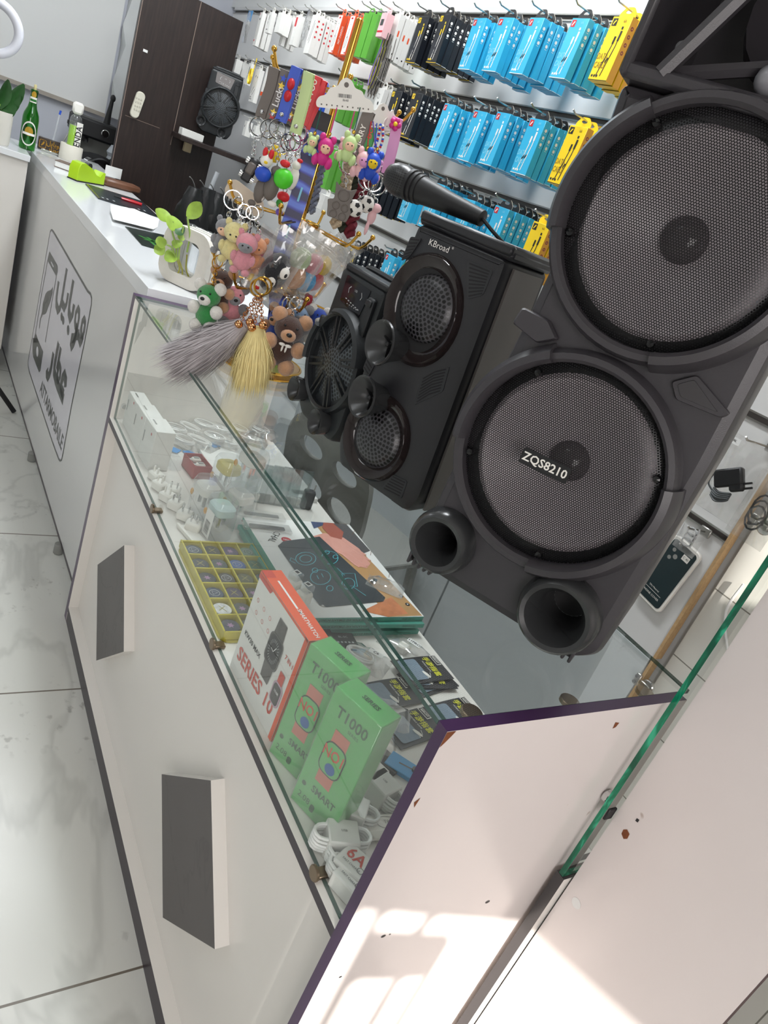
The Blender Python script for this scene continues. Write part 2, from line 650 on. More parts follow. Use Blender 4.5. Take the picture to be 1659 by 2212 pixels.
GREENL = col('light_green_rubber', '#c3da98', 0.5); BLUER = col('blue_rubber', '#2450c4', 0.45); REDR = col('red_rubber', '#cf2029', 0.45)
GREYR = col('grey_rubber', '#6d6660', 0.55); PINK = col('pink_rubber', '#e3a0d0', 0.5); MAG = col('magenta_rubber', '#cf2c86', 0.45)
PINKL = col('pale_pink', '#eebfc4', 0.5); SKIN = col('peach_rubber', '#eec3a3', 0.5); WHT = col('white_rubber', '#ece9e2', 0.45)
VIOLET = col('violet_cord', '#7a5cc0', 0.5); OLIVE = col('olive_cord', '#a3a03a', 0.5); MAROON = col('maroon_card', '#5e1c34', 0.4)
BROWNC = col('brown_leather', '#6b4632', 0.4); PINKW = col('pinkish_stone', '#b59a90', 0.4, vs=30, var=0.2)
GREYPL = col('grey_plastic', '#8b8c88', 0.5); GREYD = col('dark_grey_film', '#4c5052', 0.3)
SILVER = col('silver_card', '#b5b7b8', 0.3)
def plush(name, h, var=0.18):
    return mat(name, h, 0.95, var=var, vs=180, bump=1.0, bs=700, **{'Sheen Weight': 0.5})
PL_G = plush('green_plush', '#2f8f45'); PL_W = plush('white_plush', '#efebe4'); PL_BR = plush('dark_brown_plush', '#43261a'); PL_T = plush('tan_plush', '#c79670')
PL_BL = plush('blue_plush', '#2b52c0'); PL_GR = plush('grey_plush', '#8e8f94'); PL_Y = plush('cream_yellow_plush', '#ecdf9c'); PL_P = plush('pink_plush', '#e79aa6')
PL_O = plush('orange_plush', '#d9966a'); PL_BK = plush('black_plush', '#191a22'); PL_LB = plush('light_blue_plush', '#8aa9cf'); PL_SG = plush('sage_plush', '#b9cfa0')
FUR_G = mat('grey_violet_fur', '#b3acae', 0.8, var=0.4, vs=40); FUR_Y = mat('pale_yellow_fur', '#ecd998', 0.8, var=0.2, vs=40)
LEAF = mat('variegated_leaf', '#9fc04e', 0.4, var=0.35, vs=60); LEAFD = mat('dark_leaf', '#2f5a2c', 0.35, var=0.3, vs=40); STEMM = mat('green_stem', '#9ab85a', 0.5)
BOTTLE = glass_mat('green_bottle_glass', (0.12, 0.52, 0.10, 1), 1.2)
# ================================================================= the room
def slab(name, c, d, m):
    return struct(MB().box(c, d), name, m)
FZ = -0.036
slab('floor', (-1.6, -0.75, FZ - 0.02), (7.6, 4.1, 0.04), FLOOR)
slab('wall_far', (-4.93, -0.75, 1.38), (0.08, 4.1, 2.84), WALLB)
slab('ceiling', (-1.6, -0.75, 2.82), (7.6, 4.1, 0.04), CEIL)
slab('wall_aisle', (-1.6, -2.76, 1.38), (7.6, 0.08, 2.84), WALLW)
# slat wall : upper plain band, slatted panel, pale base cupboards, tiled end
WY = 1.05
slab('wall_back', (-1.6, WY + 0.075, 1.38), (7.6, 0.08, 2.84), WALLW)
slab('trim_1', (-2.66, WY + 0.02, 2.42), (4.5, 0.03, 0.66), WALLW)
o = struct(MB().box((0.6, WY + 0.029, 1.2), (1.93, 0.012, 2.4)), 'wall_tile', WALLTILE)
o.name = 'wall_right'
# shop front behind the viewer: unseen wall with openings cut to shape the sunlight (built in lights section)

sw = thing('slatwall_panel', 'white slatted display wall with metal rails behind the counter', 'display wall', (0, WY, 0))
mb = MB()
RAILS = [2.072, 1.82, 1.566, 1.312, 1.055]
for a, b in zip([2.09] + [r - 0.018 for r in RAILS], [r + 0.0 for r in RAILS] + [0.70]):
    mb.box((-2.60, 0.010, (a + b) / 2), (4.42, 0.019, abs(a - b) - 0.0))
mb.build('slat_board', SLATW, sw)
for r in RAILS[:5]:
    mb = MB()
    mb.box((-2.60, -0.001, r - 0.0015), (4.42, 0.006, 0.004), 0)
    mb.box((-2.60, -0.001, r - 0.0175), (4.42, 0.006, 0.004), 0)
    mb.box((-2.60, 0.012, r - 0.0095), (4.42, 0.004, 0.014), 1)
    mb.build('rail', [ALU, mat('rail_groove', '#6f6a66', 0.5, 0.3)], sw)
MB().box((-0.386, 0.008, 1.411), (0.008, 0.024, 1.40)).build('raw_edge', BARECHIP, sw)

lc = thing('base_cupboard', 'pale grey low cupboard front under the slatted display wall', 'cupboard', (0, WY, 0))
mb = MB()
for x0, x1 in ((-4.8, -3.4), (-3.39, -2.3), (-2.29, -1.115), (-1.11, -0.392)):
    mb.box(((x0 + x1) / 2, 0.004, 0.37), (x1 - x0 - 0.004, 0.018, 0.66))
    mb.box(((x0 + x1) / 2, 0.012, 0.0), (x1 - x0 - 0.004, 0.01, 0.07))
mb.build('door_front', LOWW, lc)
MB().box((-0.386, 0.008, 0.37), (0.008, 0.024, 0.66)).build('raw_edge', BARECHIP, lc)
for (px, py) in ((1392, 1476), (1645, 1133)):
    p = onY(px, py, WY - 0.012)
    h = thing('cup_hinge', 'steel cup hinge on the raw board edge, %s' % ('low beside the purple trim' if py > 1300 else 'high by the bagged charger'), 'hinge', p, 0, 'cup hinges on the raw edge')
    MB().cyl(0.0175, -0.004, 0.008, 0, Tm((0.012, 0, 0), rx=PI / 2), 20, 0.002).build('cup', CHROME, h)
    mb = MB()
    mb.box((0.004, -0.008, 0.0), (0.034, 0.006, 0.012), 0, None, 0.002)
    mb.box((-0.016, -0.008, 0.0), (0.016, 0.008, 0.032), 0, None, 0.002)
    mb.cyl(0.004, 0, 0.004, 1, Tm((-0.018, -0.012, 0.008), rx=PI / 2), 10)
    mb.cyl(0.004, 0, 0.004, 1, Tm((-0.018, -0.012, -0.008), rx=PI / 2), 10)
    mb.build('arm', [STEEL, BLK], h)
p = [onY(x, y, WY + 0.01) for x, y in ((1606, 1262), (1575, 1305), (1566, 1345), (1572, 1405))]
tag(MB().tube(bez(p, 20), 0.003).build('cable', PAPER), 'thin white cable running down the tiled wall', 'cable')

# far wall board, brown cupboard
struct(MB().box((-4.875, -0.45, 1.87), (0.02, 1.80, 1.25)), 'trim_2', WALLW)
struct(MB().box((-4.862, -0.45, 1.245), (0.02, 1.80, 0.022)), 'trim_3', mat('board_edge_strip', '#a59d93', 0.5))
wl = mat('ragged_white_sheet', '#cfd2d2', 0.6, var=0.2, vs=6, bump=0.6, bs=12)
mb = MB()
zs = [1.25 + k * 0.1 for k in range(12)]
mb.loft([[(-4.82, 0.47 + 0.02 * math.sin(k * 2.1), z), (-4.82, 0.60 + 0.01 * math.cos(k * 3), z), (-4.889, 0.60, z), (-4.889, 0.47, z)] for k, z in enumerate(zs)])
tag(mb.build('plastic_sheet', wl), 'crumpled white sheet hanging beside the dark brown wardrobe', 'sheet')
wd = thing('wardrobe_panel', 'tall dark brown wood grain wardrobe front beyond the desk', 'wardrobe', (-4.0, 0.372, 0))
MB().box((-0.02, 0.25, 0.954), (0.04, 0.503, 1.98), 0, None, 0.002).build('door_front', WENGE, wd)
mb = MB()
mb.box((0.0003, 0.272, 1.60), (0.001, 0.003, 0.69))
mb.box((0.0003, 0.11, 1.315), (0.001, 0.18, 0.002))
mb.box((0.0003, 0.001, 0.98), (0.001, 0.003, 1.9))
mb.build('edge_line', mat('worn_edge_line', '#8d7b70', 0.6), wd)
p = onX(296, 226, -3.9995)
rm = thing('remote_holder', 'off white remote control stuck on the dark brown wardrobe', 'remote control', p)
MB().prism(rrect(0.045, 0.13, 0.02), 0, 0.02, 0, Matrix.Rotation(PI / 2, 4, 'Z') @ Matrix.Rotation(PI / 2, 4, 'X') @ Matrix.Rotation(-0.15, 4, 'Z'), 0.004).build('shell', col('ivory_plastic', '#d8d4c4', 0.5), rm)
mb = MB()
for i in range(3):
    for j in range(4):
        mb.box((0.021, -0.012 + i * 0.012, 0.03 - j * 0.018), (0.003, 0.007, 0.009), 0, None, 0.001)
mb.build('button', col('ivory_key', '#c4c0b2', 0.5), rm)
p = onX(314, 110, -3.999)
tag(MB().box(p, (0.004, 0.022, 0.012)).build('sticker', PAPER), 'tiny white sticker on the dark brown wardrobe', 'sticker')

# wall shelf with a small speaker and a white box
a, b = onX(372, 282, -3.99), onX(530, 328, -3.99)
sh = thing('wall_shelf', 'narrow dark wood shelf fixed to the brown wardrobe', 'shelf', (-3.9, (a.y + WY) / 2, a.z))
MB().box((0, 0, -0.012), (0.2, WY - a.y, 0.024), 0, None, 0.002).build('board', WENGE, sh)
MB().box((-0.06, -0.12, -0.05), (0.03, 0.04, 0.05), 0, None, 0.003).build('bracket', col('beige_bracket', '#b9a988'), sh)
p = Vector((-3.86, a.y + 0.065, a.z))
tag(MB().box((0, 0, 0.018), (0.07, 0.115, 0.035), 0, None, 0.002).build('small_carton', CARD, loc=p), 'small white box lying on the dark wall shelf', 'box')

# ================================================================= glass counter
def panel(mb, lo, hi, axis, mf=0, me=1):
    """board whose two faces across axis take material mf and whose edges take me"""
    lo, hi = Vector(lo), Vector(hi)
    c = [(lo[0], lo[1], lo[2]), (lo[0], lo[1], hi[2]), (lo[0], hi[1], lo[2]), (lo[0], hi[1], hi[2]), (hi[0], lo[1], lo[2]), (hi[0], lo[1], hi[2]), (hi[0], hi[1], lo[2]), (hi[0], hi[1], hi[2])]
    F = [[(0, 1, 3, 2), (4, 6, 7, 5)], [(0, 4, 5, 1), (2, 3, 7, 6)], [(0, 2, 6, 4), (1, 5, 7, 3)]]
    for ax in range(3):
        mb.add(c, F[ax], mf if ax == axis else me)
    return mb
sc = thing('display_counter', 'white shop counter with a glass display case and purple edged end panel', 'display counter', (0, 0, 0))
mb = panel(MB(), (-0.016, 0, FZ), (0, 0.42, 1.0), 0)
# worn corner, drilled holes and chips on the near end panel
T = basis((0.0004, 0, 0), (0, 1, 0), (0, 0, 1))
mb.poly([(0.0, 0.9995), (0.012, 0.9995), (0.009, 0.993), (0.004, 0.984), (0.0, 0.978)], 2, T)
mb.poly([(0.004, 0.897), (0.010, 0.903), (0.008, 0.888)], 2, T)
mb.poly([(0.285, 0.977), (0.294, 0.975), (0.292, 0.968), (0.287, 0.966)], 2, T)
for px, py, r in ((1053, 1948, 0.0042), (828, 2022, 0.0036), (842, 2018, 0.0016), (735, 2110, 0.0024)):
    q = onX(px, py, 0)
    mb.disc((q.y, q.z, 0), r, 3, T, 12, r * 0.7)
mb.build('end_panel', [PANEL, PURPLE, RUST, INK], sc)
panel(MB(), (-1.542, 0, FZ), (-1.514, 0.447, 1.0), 0).build('end_panel', [WHITE, PURPLE], sc)
panel(MB(), (-1.514, 0, 0.0), (-0.016, 0.43, 0.016), 2).build('bottom_board', [WHITE, DARKEDGE], sc)
panel(MB(), (-1.514, 0, 0.644), (-0.016, 0.478, 0.660), 2).build('shelf_board', [WHITE, DARKEDGE], sc)
panel(MB(), (-1.514, 0.001, FZ), (-0.016, 0.42, -0.0005), 2).build('kick_board', [DARKEDGE, DARKEDGE], sc)
panel(MB(), (-1.514, 0.028, 0.016), (-0.016, 0.044, 0.644), 1).build('front_panel', [WHITE, WHITE], sc)
mb = MB()
panel(mb, (-1.5135, 0.0, 0.994), (-0.0165, 0.448, 1.0), 2)
mb.build('glass_top', [GLASS, GLASS_EDGE], sc)
mb = MB()
panel(mb, (-1.5135, 0.011, 0.6605), (-0.0165, 0.017, 0.9935), 1)
mb.build('glass_front', [GLASS, GLASS_EDGE], sc)
for cx, cz in ((-1.144, 0.302), (-0.403, 0.306)):
    mb = MB()
    h = 0.182
    d = [(cx - h, cz), (cx, cz - h), (cx + h, cz), (cx, cz + h)]
    for k in range(4):
        (x0, z0), (x1, z1) = d[k], d[(k + 1) % 4]
        mb.add([(x0, 0.003, z0), (x1, 0.003, z1), (x1, 0.028, z1), (x0, 0.028, z0)], [(0, 1, 2, 3)], 1)
    mb.add([(x, 0.003, z) for x, z in d], [(0, 1, 2, 3)], 0)
    mb.add([(x, 0.028, z) for x, z in d], [(3, 2, 1, 0)], 1)
    o = mb.build('diamond_block', [SLATE, WHITE], sc)
    o['label'] = 'dark grey faced diamond block with white sides'
def clip(x, y, z):
    mb = MB()
    mb.cyl(0.011, 0, 0.005, 0, Tm((x, y - 0.004, z + 0.006), rx=PI / 2), 14, 0.001)
    mb.box((x, y + 0.006, z + 0.003), (0.016, 0.02, 0.006), 0, None, 0.001)
    return mb
for x in (-1.01, -0.545, -0.088):
    clip(x, 0.008, 0.661).build('glass_clip', BRASSOLD, sc)
for x, y in ((-0.030, 0.06), (-0.030, 0.22), (-0.030, 0.37)):
    MB().cyl(0.013, 0.9865, 0.993, 0, Tm((x, y, 0)), 16, 0.001).build('glass_pad', BRASSOLD, sc)
for y, z in ((0.05, 0.955), (0.03, 0.70), (0.20, 0.975)):
    mb = MB()
    mb.cyl(0.007, 0, 0.012, 0, Tm((-1.514, y, z), ry=PI / 2), 12, 0.001)
    mb.build('shelf_pin', CHROME, sc)

# ================================================================= tall cabinet at the right end
tc = thing('tall_cabinet', 'tall white cabinet with a green edged glass side at the counter end', 'cabinet', (0, 0, 0))
mb = panel(MB(), (0.0265, 0.372, FZ), (0.262, 0.388, 1.75), 1)
T = basis((0, 0.3716, 0), (1, 0, 0), (0, 0, 1))
def spot(mb, px, py, pts, m):
    q = onY(px, py, 0.372)
    mb.poly([(q.x + a * 0.001, q.z + b * 0.001) for a, b in pts], m, T)
spot(mb, 1352, 1802, [(-5, -5), (1, -8), (5, -3), (4, 5), (-2, 7), (-6, 2)], 2)
spot(mb, 1377, 1772, [(-2, -3), (2, -2), (2, 3), (-2, 2)], 3)
q = onY(1245, 1951, 0.372)
mb.disc((q.x, q.z, 0), 0.008, 4, T, 16)
mb.build('door_front', [PANEL, DARKEDGE, RUST, INK, PAPER], tc)
panel(MB(), (0.008, 0.356, FZ), (0.024, 0.60, 0.686), 0).build('side_board', [WHITE, mat('charcoal_edge_band', '#3a3738', 0.25)], tc)
panel(MB(), (0.012, 0.356, 0.687), (0.020, 0.60, 1.75), 0).build('glass_side', [GLASS, GREENEDGE], tc)
mb = MB()
mb.cyl(0.010, 0, 0.010, 0, Tm((0.012, 0.366, 0.835), ry=-PI / 2), 16, 0.002)
mb.box((0.0225, 0.364, 0.82), (0.004, 0.016, 0.02), 1, None, 0.001)
mb.build('shelf_clip', [CHROME, BLK], tc)
slab('wall_recess', (0.44, 0.62, 1.2), (0.35, 0.02, 2.4), PINKW).name = 'wall_side'

# ================================================================= reception desk with shop name
DA = R(1.55)
dk = thing('reception_desk', 'glossy white reception desk with the shop name on its front', 'desk', (-1.546, 0.03, 0), DA)
DX, DN = Vector((math.cos(DA), math.sin(DA), 0)), Vector((math.sin(DA), -math.cos(DA), 0))
D0 = Vector((-1.546, 0.03, 0))
def ondesk(px, py, off=0.0):
    d = ray(px, py)
    o = D0 + DN * off
    p = CAM + d * (((o - CAM).dot(DN)) / d.dot(DN)) - o
    return (p.dot(DX), p.z)
MB().box((-1.35, 0.014, 0.50), (2.70, 0.018, 0.965)).build('front_panel', GREYFACE, dk)
MB().box((-1.35, 0.20, 1.0), (2.70, 0.39, 0.04), 0, None, 0.001).build('worktop', WHITE2, dk)
MB().box((-0.012, 0.20, 0.49), (0.018, 0.36, 0.97)).build('side_panel', WHITE, dk)
MB().box((-1.35, 0.012, 0.009), (2.70, 0.012, 0.018)).build('plinth_strip', DARKEDGE, dk)
for px in (82, 68, 90, 30):
    pass
for q in (-0.35, -1.05):
    MB().cyl(0.017, FZ, 0.004, 0, Tm((q, 0.004, 0)), 12, 0.003).build('foot', GREYPL, dk)
# shop sign, vinyl on the desk front
c1 = lambda a, b: ondesk(50 + a / 8.506, 480 + b / 8.506, 0.0)
c2 = lambda a, b: ondesk(50 + a / 8.194, 730 + b / 8.194, 0.0)
T = basis((0, 0.0045, 0), (1, 0, 0), (0, 0, 1))
def Tz(k):
    return basis((0, 0.0045 - 0.0005 * k, 0), (1, 0, 0), (0, 0, 1))
lg = MB()
border = [c1(*q) for q in ((462, 240), (475, 170), (503, 132), (532, 170), (1160, 1265), (1210, 1310), (1230, 1390), (1226, 1500), (1110, 2150))] + [c2(*q) for q in ((830, 1200), (672, 2080), (655, 2155), (632, 2172), (606, 2140), (500, 1850), (88, 590), (70, 500), (68, 410), (140, 0))]
lg.poly(border, 1, Tz(0))
lg.stroke(border, 0.008, 0, Tz(1), True)
def st1(pts, w, f=c1, cl=False):
    lg.stroke([f(*q) for q in pts], w, 0, Tz(1), cl)
def pl1(pts, f=c1, m=0, k=1):
    lg.poly([f(*q) for q in pts], m, Tz(k))
def el1(cx, cy, rx, ry, f=c1, m=0, k=1, tilt=0.0):
    lg.poly([f(cx + rx * math.cos(a) + tilt * ry * math.sin(a), cy + ry * math.sin(a)) for a in [2 * PI * j / 20 for j in range(20)]], m, Tz(k))
pl1([(465, 530), (605, 780), (612, 800), (612, 900), (590, 992), (436, 715), (428, 690), (440, 620)])
pl1([(490, 715), (505, 720), (545, 800), (545, 830), (530, 820), (492, 740)], c1, 1, 2)
st1([(436, 660), (330, 1250), (205, 2040)], 0.010)
st1([(590, 985), (500, 1500), (385, 2200)], 0.010)
pl1([(205, 2020), (165, 2212), (275, 2212)])
pl1([(150, 0), (145, 250), (158, 330), (255, 590), (268, 603), (285, 575), (335, 238), (228, 0)], c2)
el1(235, 240, 20, 92, c2, 1, 2)
pl1([(525, 1185), (520, 1290), (470, 1480), (405, 1655), (380, 1690), (335, 1697), (302, 1790), (282, 1950), (273, 1950), (285, 1800), (328, 1640), (338, 1500), (390, 1310), (430, 1262), (490, 1240)])
st1([(432, 1415), (380, 1490), (340, 1600)], 0.006)
st1([(630, 1085), (592, 1350), (588, 1500), (620, 1620), (655, 1570), (690, 1400), (735, 1120), (780, 845)], 0.0342)
st1([(690, 1480), (740, 1580), (775, 1490), (803, 1295)], 0.0317)
el1(685, 1730, 20, 80); el1(712, 1800, 20, 82); el1(803, 1980, 22, 95)
st1([(900, 1060), (828, 1480), (816, 1640), (845, 1780), (882, 1690), (912, 1505)], 0.0366)
ring = [(985, 1575), (1005, 1640), (1000, 1760), (980, 1880), (960, 1940), (935, 1900), (928, 1800), (945, 1660)]
st1(ring, 0.027, c1, True)
st1([(945, 1930), (965, 2010), (945, 2090), (905, 2130), (865, 2120), (858, 2200), (868, 2280), (905, 2210), (950, 2080), (1000, 2060)], 0.0366)
st1([(1095, 1765), (1112, 1850), (1095, 1990), (1070, 2100), (1045, 2080), (1038, 1960), (1062, 1820)], 0.0268, c1, True)
st1([(1075, 2090), (1045, 2180), (1030, 2230), (1010, 2150), (985, 2060)], 0.0293)
st1([(515, 260), (475, 520), (445, 640), (420, 690), (400, 640), (402, 545)], 0.0390, c2)
st1([(605, 80), (535, 480), (528, 600), (560, 740), (600, 860), (690, 1095)], 0.0415, c2)
st1([(645, 165), (600, 430), (575, 560)], 0.0366, c2)
st1([(625, 470), (640, 560), (630, 690), (605, 760), (580, 700), (590, 590)], 0.0293, c2, True)
st1([(720, 870), (730, 760), (705, 640), (675, 700), (655, 800), (650, 900), (690, 1010)], 0.0415, c2)
(xa, za), (xb, zb) = c2(292, 830), c2(668, 1905)
w = abs(xb - xa)
vs, _ = text_geo('ATTARMOBAILE')
tw = max(v.x for v in vs) - min(v.x for v in vs)
lg.text('ATTARMOBAILE', 0.078, 0, Tz(1) @ Tm(((xa + xb) / 2, (za + zb) / 2, 0)), True, w / tw / 0.078)
lg.build('shop_sign', [GREYINK, LILAC], dk)['label'] = 'grey vinyl shop sign with phone and leaf emblem'

# white side cabinet beyond the desk
cb = thing('side_cabinet', 'white cabinet across the aisle end, green bottle on top', 'cabinet', (-3.62, -0.055, 0))
MB().box((-0.25, -0.55, 0.53), (0.5, 1.1, 0.92), 0, None, 0.002).build('body', WHITE, cb)
MB().box((-0.245, -0.55, 1.005), (0.52, 1.11, 0.028), 0, None, 0.002).build('worktop', WHITE2, cb)
for y in (-0.05, -1.0):
    MB().cyl(0.028, FZ, 0.07, 0, Tm((-0.05, y, 0)), 16, 0.004).build('foot', STEEL, cb)
a, b = onZ(-14, 805, 0.16), onZ(30, 892, FZ)
tp = thing('floor_tripod', 'black tripod leg standing on the floor by the side cabinet', 'tripod', (b.x, b.y, FZ))
top = Vector((b.x - 0.02, b.y - 0.42, 0.55))
MB().tube([(0, 0, 0.006), (top - Vector((b.x, b.y, 0)))], 0.011, 0, None, 8).build('leg', BLKM, tp)
MB().tube([(-0.25, -0.35, 0.006), (top - Vector((b.x, b.y, 0)))], 0.011, 0, None, 8).build('leg', BLKM, tp)
MB().tube([top - Vector((b.x, b.y, 0.02)), top - Vector((b.x, b.y, -0.7))], 0.013, 0, None, 10).build('column', BLKM, tp)
# ================================================================= loudspeakers on the glass top
FY = lambda u, y, v: Matrix.Translation((u, y, v)) @ Matrix.Rotation(PI / 2, 4, 'X')     # local z -> outward, x -> right, y -> up
FT = lambda u, y, v: basis((u, y, v), (1, 0, 0), (0, 0, 1))                              # same, for flat shapes (x right, y up, z outward)

def sweep(pts, d, y0, y1, b):
    """rounded-edge body from an outline in (u, v), between depths y0 (front) and y1 (back)"""
    c = (sum(p[0] for p in pts) / len(pts), sum(p[1] for p in pts) / len(pts))
    def ins(k):
        out = []
        n = len(pts)
        for i in range(n):
            a, q, e = pts[i - 1], pts[i], pts[(i + 1) % n]
            d1 = Vector((q[0] - a[0], q[1] - a[1])).normalized()
            d2 = Vector((e[0] - q[0], e[1] - q[1])).normalized()
            nn = Vector((-(d1.y + d2.y), d1.x + d2.x))
            nn = nn.normalized() if nn.length > 1e-6 else Vector((0, 0))
            out.append((q[0] + nn.x * k, q[1] + nn.y * k))
        return out
    r = []
    for k, y in ((b, y0), (b * .3, y0 + b * .3), (0, y0 + b), (0, y1 - b), (b, y1)):
        r.append([Vector((p[0], y, p[1])) for p in ins(k)])
    return r

def roundpoly(pts, r, n=4):
    """round the corners of a counter-clockwise polygon"""
    out = []
    L = len(pts)
    for i in range(L):
        a, q, e = Vector(pts[i - 1]), Vector(pts[i]), Vector(pts[(i + 1) % L])
        k = min(r, (a - q).length * .45, (e - q).length * .45)
        p0, p1 = q + (a - q).normalized() * k, q + (e - q).normalized() * k
        for j in range(n + 1):
            t = j / n
            w = p0 * (1 - t) ** 2 + q * 2 * t * (1 - t) + p1 * t * t
            out.append((w.x, w.y))
    return out

def body_loft(mb, rings, holes, y, m=0):
    """closed body whose front cap is pierced by round holes (u, v, r)"""
    mb.loft(rings, m, None, caps=False)
    n = len(rings[0])
    mb.poly(rings[-1], m)
    loops = [[Vector((p.x, p.z, 0)) for p in rings[0]]]
    for u, v, r in holes:
        loops.append([Vector((u + r * math.cos(2 * PI * k / 48), v + r * math.sin(2 * PI * k / 48), 0)) for k in range(48)])
    tri = geometry.tessellate_polygon(loops)
    vs = [Vector((p.x, y, p.y)) for l in loops for p in l]
    mb.add(vs, [tuple(t) for t in tri], m)

def screw(mb, u, v, y, m):
    mb.lathe([(0.0001, 0.006), (0.004, 0.005), (0.0052, 0.002), (0.0052, 0)], 10, m, FY(u, y, v))

# ---------- the big double woofer speaker
BA = math.atan2(0.119, 0.216)
bs = thing('tower_speaker', 'largest black tower speaker, two mesh covered woofers and a ZQS8210 tag', 'speaker', (-0.291, 0.146, 1.0), BA, 'black speakers on the glass counter')
body = roundpoly([(-0.012, 0.0), (0.236, 0.0), (0.264, 0.024), (0.268, 0.30), (0.262, 0.46), (0.266, 0.645), (-0.020, 0.645), (-0.008, 0.50), (-0.012, 0.36), (-0.022, 0.20), (-0.028, 0.03)], 0.014)
mb = MB()
body_loft(mb, sweep(body, 0, 0.012, 0.235, 0.016), [(0.111, 0.2285, 0.1285), (0.1155, 0.5175, 0.1285), (0.012, 0.058, 0.026), (0.196, 0.055, 0.034)], 0.012)
mb.box((-0.014, 0.11, 0.762), (0.012, 0.235, 0.236), 0, None, 0.004)
mb.box((0.262, 0.11, 0.762), (0.012, 0.235, 0.236), 0, None, 0.004)
mb.box((0.124, 0.12, 0.875), (0.288, 0.23, 0.024), 0, None, 0.006)
mb.box((0.124, 0.225, 0.76), (0.27, 0.02, 0.24), 0)
mb.box((0.124, 0.012, 0.652), (0.286, 0.035, 0.018), 0, None, 0.005)
for s in (1, -1):
    x0 = 0.124 - s * 0.10
    mb.tube([(x0, 0.0, 0.655), (0.124 - s * 0.052, 0.0, 0.745), (0.124 - s * 0.015, 0.0, 0.83), (0.124, 0.0, 0.872)], 0.009, 0, None, 6)
    mb.tube([(x0, 0.01, 0.657), (0.124, 0.05, 0.70)], 0.008, 0, None, 6)
mb.lathe([(0.075, -0.09), (0.07, -0.06), (0.03, -0.14), (0.0, -0.16)], 20, 0, FY(0.124, 0.06, 0.77))
mb.build('cabinet', SPKBIG, bs)
LENS = col('frosted_lens', '#8d8d92', 0.3)
for u, v in ((0.124, 0.682), (0.024, 0.690), (0.224, 0.690)):
    MB().ball((u, 0.03, v), 0.015 if u == 0.124 else 0.007, 0).build('lamp_lens', LENS, bs)
for vi, (uc, vc) in enumerate(((0.111, 0.2285), (0.1155, 0.5175))):
    mb = MB()
    mb.lathe([(0.127, -0.002), (0.127, 0.016), (0.131, 0.021), (0.138, 0.020), (0.143, 0.010), (0.145, -0.02)], 64, 0, FY(uc, 0.010, vc))
    for a0, a1 in (((118, 190), (280, 376)) if vi == 0 else ((128, 196), (286, 372))):
        mb.lathe([(0.1265, 0.0), (0.1265, 0.024), (0.131, 0.031), (0.140, 0.028), (0.148, 0.012), (0.152, -0.015)], 26, 0, FY(uc, 0.010, vc), R(a0), R(a1), True)
    rg = mb.build('woofer_ring', SPKBIG, bs)
    mb = MB()
    mb.lathe([(0.129, -0.004), (0.122, -0.006), (0.114, -0.008)], 48, 1, FY(uc, 0.010, vc))
    mb.lathe([(0.114, -0.008), (0.108, -0.004), (0.102, -0.006), (0.096, -0.012), (0.030, -0.040), (0.026, -0.041)], 48, 0, FY(uc, 0.010, vc))
    wf = mb.build('woofer_cone', [CONE, BLKM], bs)
    mb = MB()
    mb.lathe([(0.027, -0.041), (0.024, -0.032), (0.016, -0.025), (0.008, -0.022), (0.0001, -0.021)], 32, 0, FY(uc, 0.010, vc))
    mb.build('dust_cap', CAPM, wf)
    mb = MB()
    mb.lathe([(0.1285, 0.0), (0.12, 0.006), (0.08, 0.010), (0.04, 0.011), (0.0001, 0.0115)], 48, 0, FY(0, 0, 0))
    gr = mb.build('woofer_grille', MESHM, bs, loc=(uc, 0.008, vc))
    for a in (128, 198, 284, 20):
        mb = MB()
        screw(mb, uc + 0.118 * math.cos(R(a)), vc + 0.118 * math.sin(R(a)), 0.0, 0)
        mb.build('screw', BLKG, rg)
mb = MB()
T = FT(0.097, -0.005, 0.223) @ Matrix.Rotation(R(2), 4, 'Z')
mb.prism(rrect(0.066, 0.021, 0.003), 0, 0.0022, 0, T)
mb.text('ZQS8210', 0.0155, 1, T @ Tm((0, 0, 0.0026)), True)
mb.build('model_tag', [BLK, WHT], bs)
for u, v, r in ((0.012, 0.058, 0.038), (0.196, 0.055, 0.046)):
    mb = MB()
    mb.lathe([(r + 0.010, -0.02), (r + 0.009, 0.012), (r + 0.005, 0.026), (r, 0.031), (r - 0.006, 0.029), (r - 0.015, 0.012), (r - 0.019, -0.02), (r - 0.020, -0.06)], 36, 0, FY(u, 0.012, v))
    mb.lathe([(r - 0.020, -0.06), (0.0001, -0.06)], 24, 1, FY(u, 0.012, v))
    mb.build('bass_port', [HORNM, BLK], bs)
for k in range(2):
    mb = MB()
    if k == 0:
        mb.prism(roundpoly([(-0.020, 0.362), (0.020, 0.352), (0.042, 0.366), (0.022, 0.382), (-0.016, 0.384)], 0.004), 0, 0.014, 0, FT(0, 0.014, 0), 0.003)
    else:
        mb.prism(roundpoly([(0.182, 0.374), (0.196, 0.358), (0.250, 0.360), (0.256, 0.368), (0.204, 0.392)], 0.004), 0, 0.008, 0, FT(0, 0.014, 0), 0.002)
        mb.prism(roundpoly([(0.190, 0.374), (0.200, 0.363), (0.244, 0.364), (0.204, 0.386)], 0.003), 0, 0.0092, 1, FT(0, 0.014, 0), 0.001)
    mb.build('handle_trim', [SPKBIG, col('ribbed_grey', '#3a383a', 0.7)], bs)
for u0, n, st in ((-0.024, 5, 0.009), (0.196, 5, 0.010)):
    mb = MB()
    for k in range(n):
        mb.box((u0 + k * st, 0.014, 0.011), (0.0045, 0.02, 0.022), 0, None, 0.0015)
    mb.box((u0 + 2 * st, 0.026, 0.004), (4 * st + .004, 0.012, 0.008), 0, None, 0.001)
    mb.build('ribbed_foot', SPKBIG, bs)

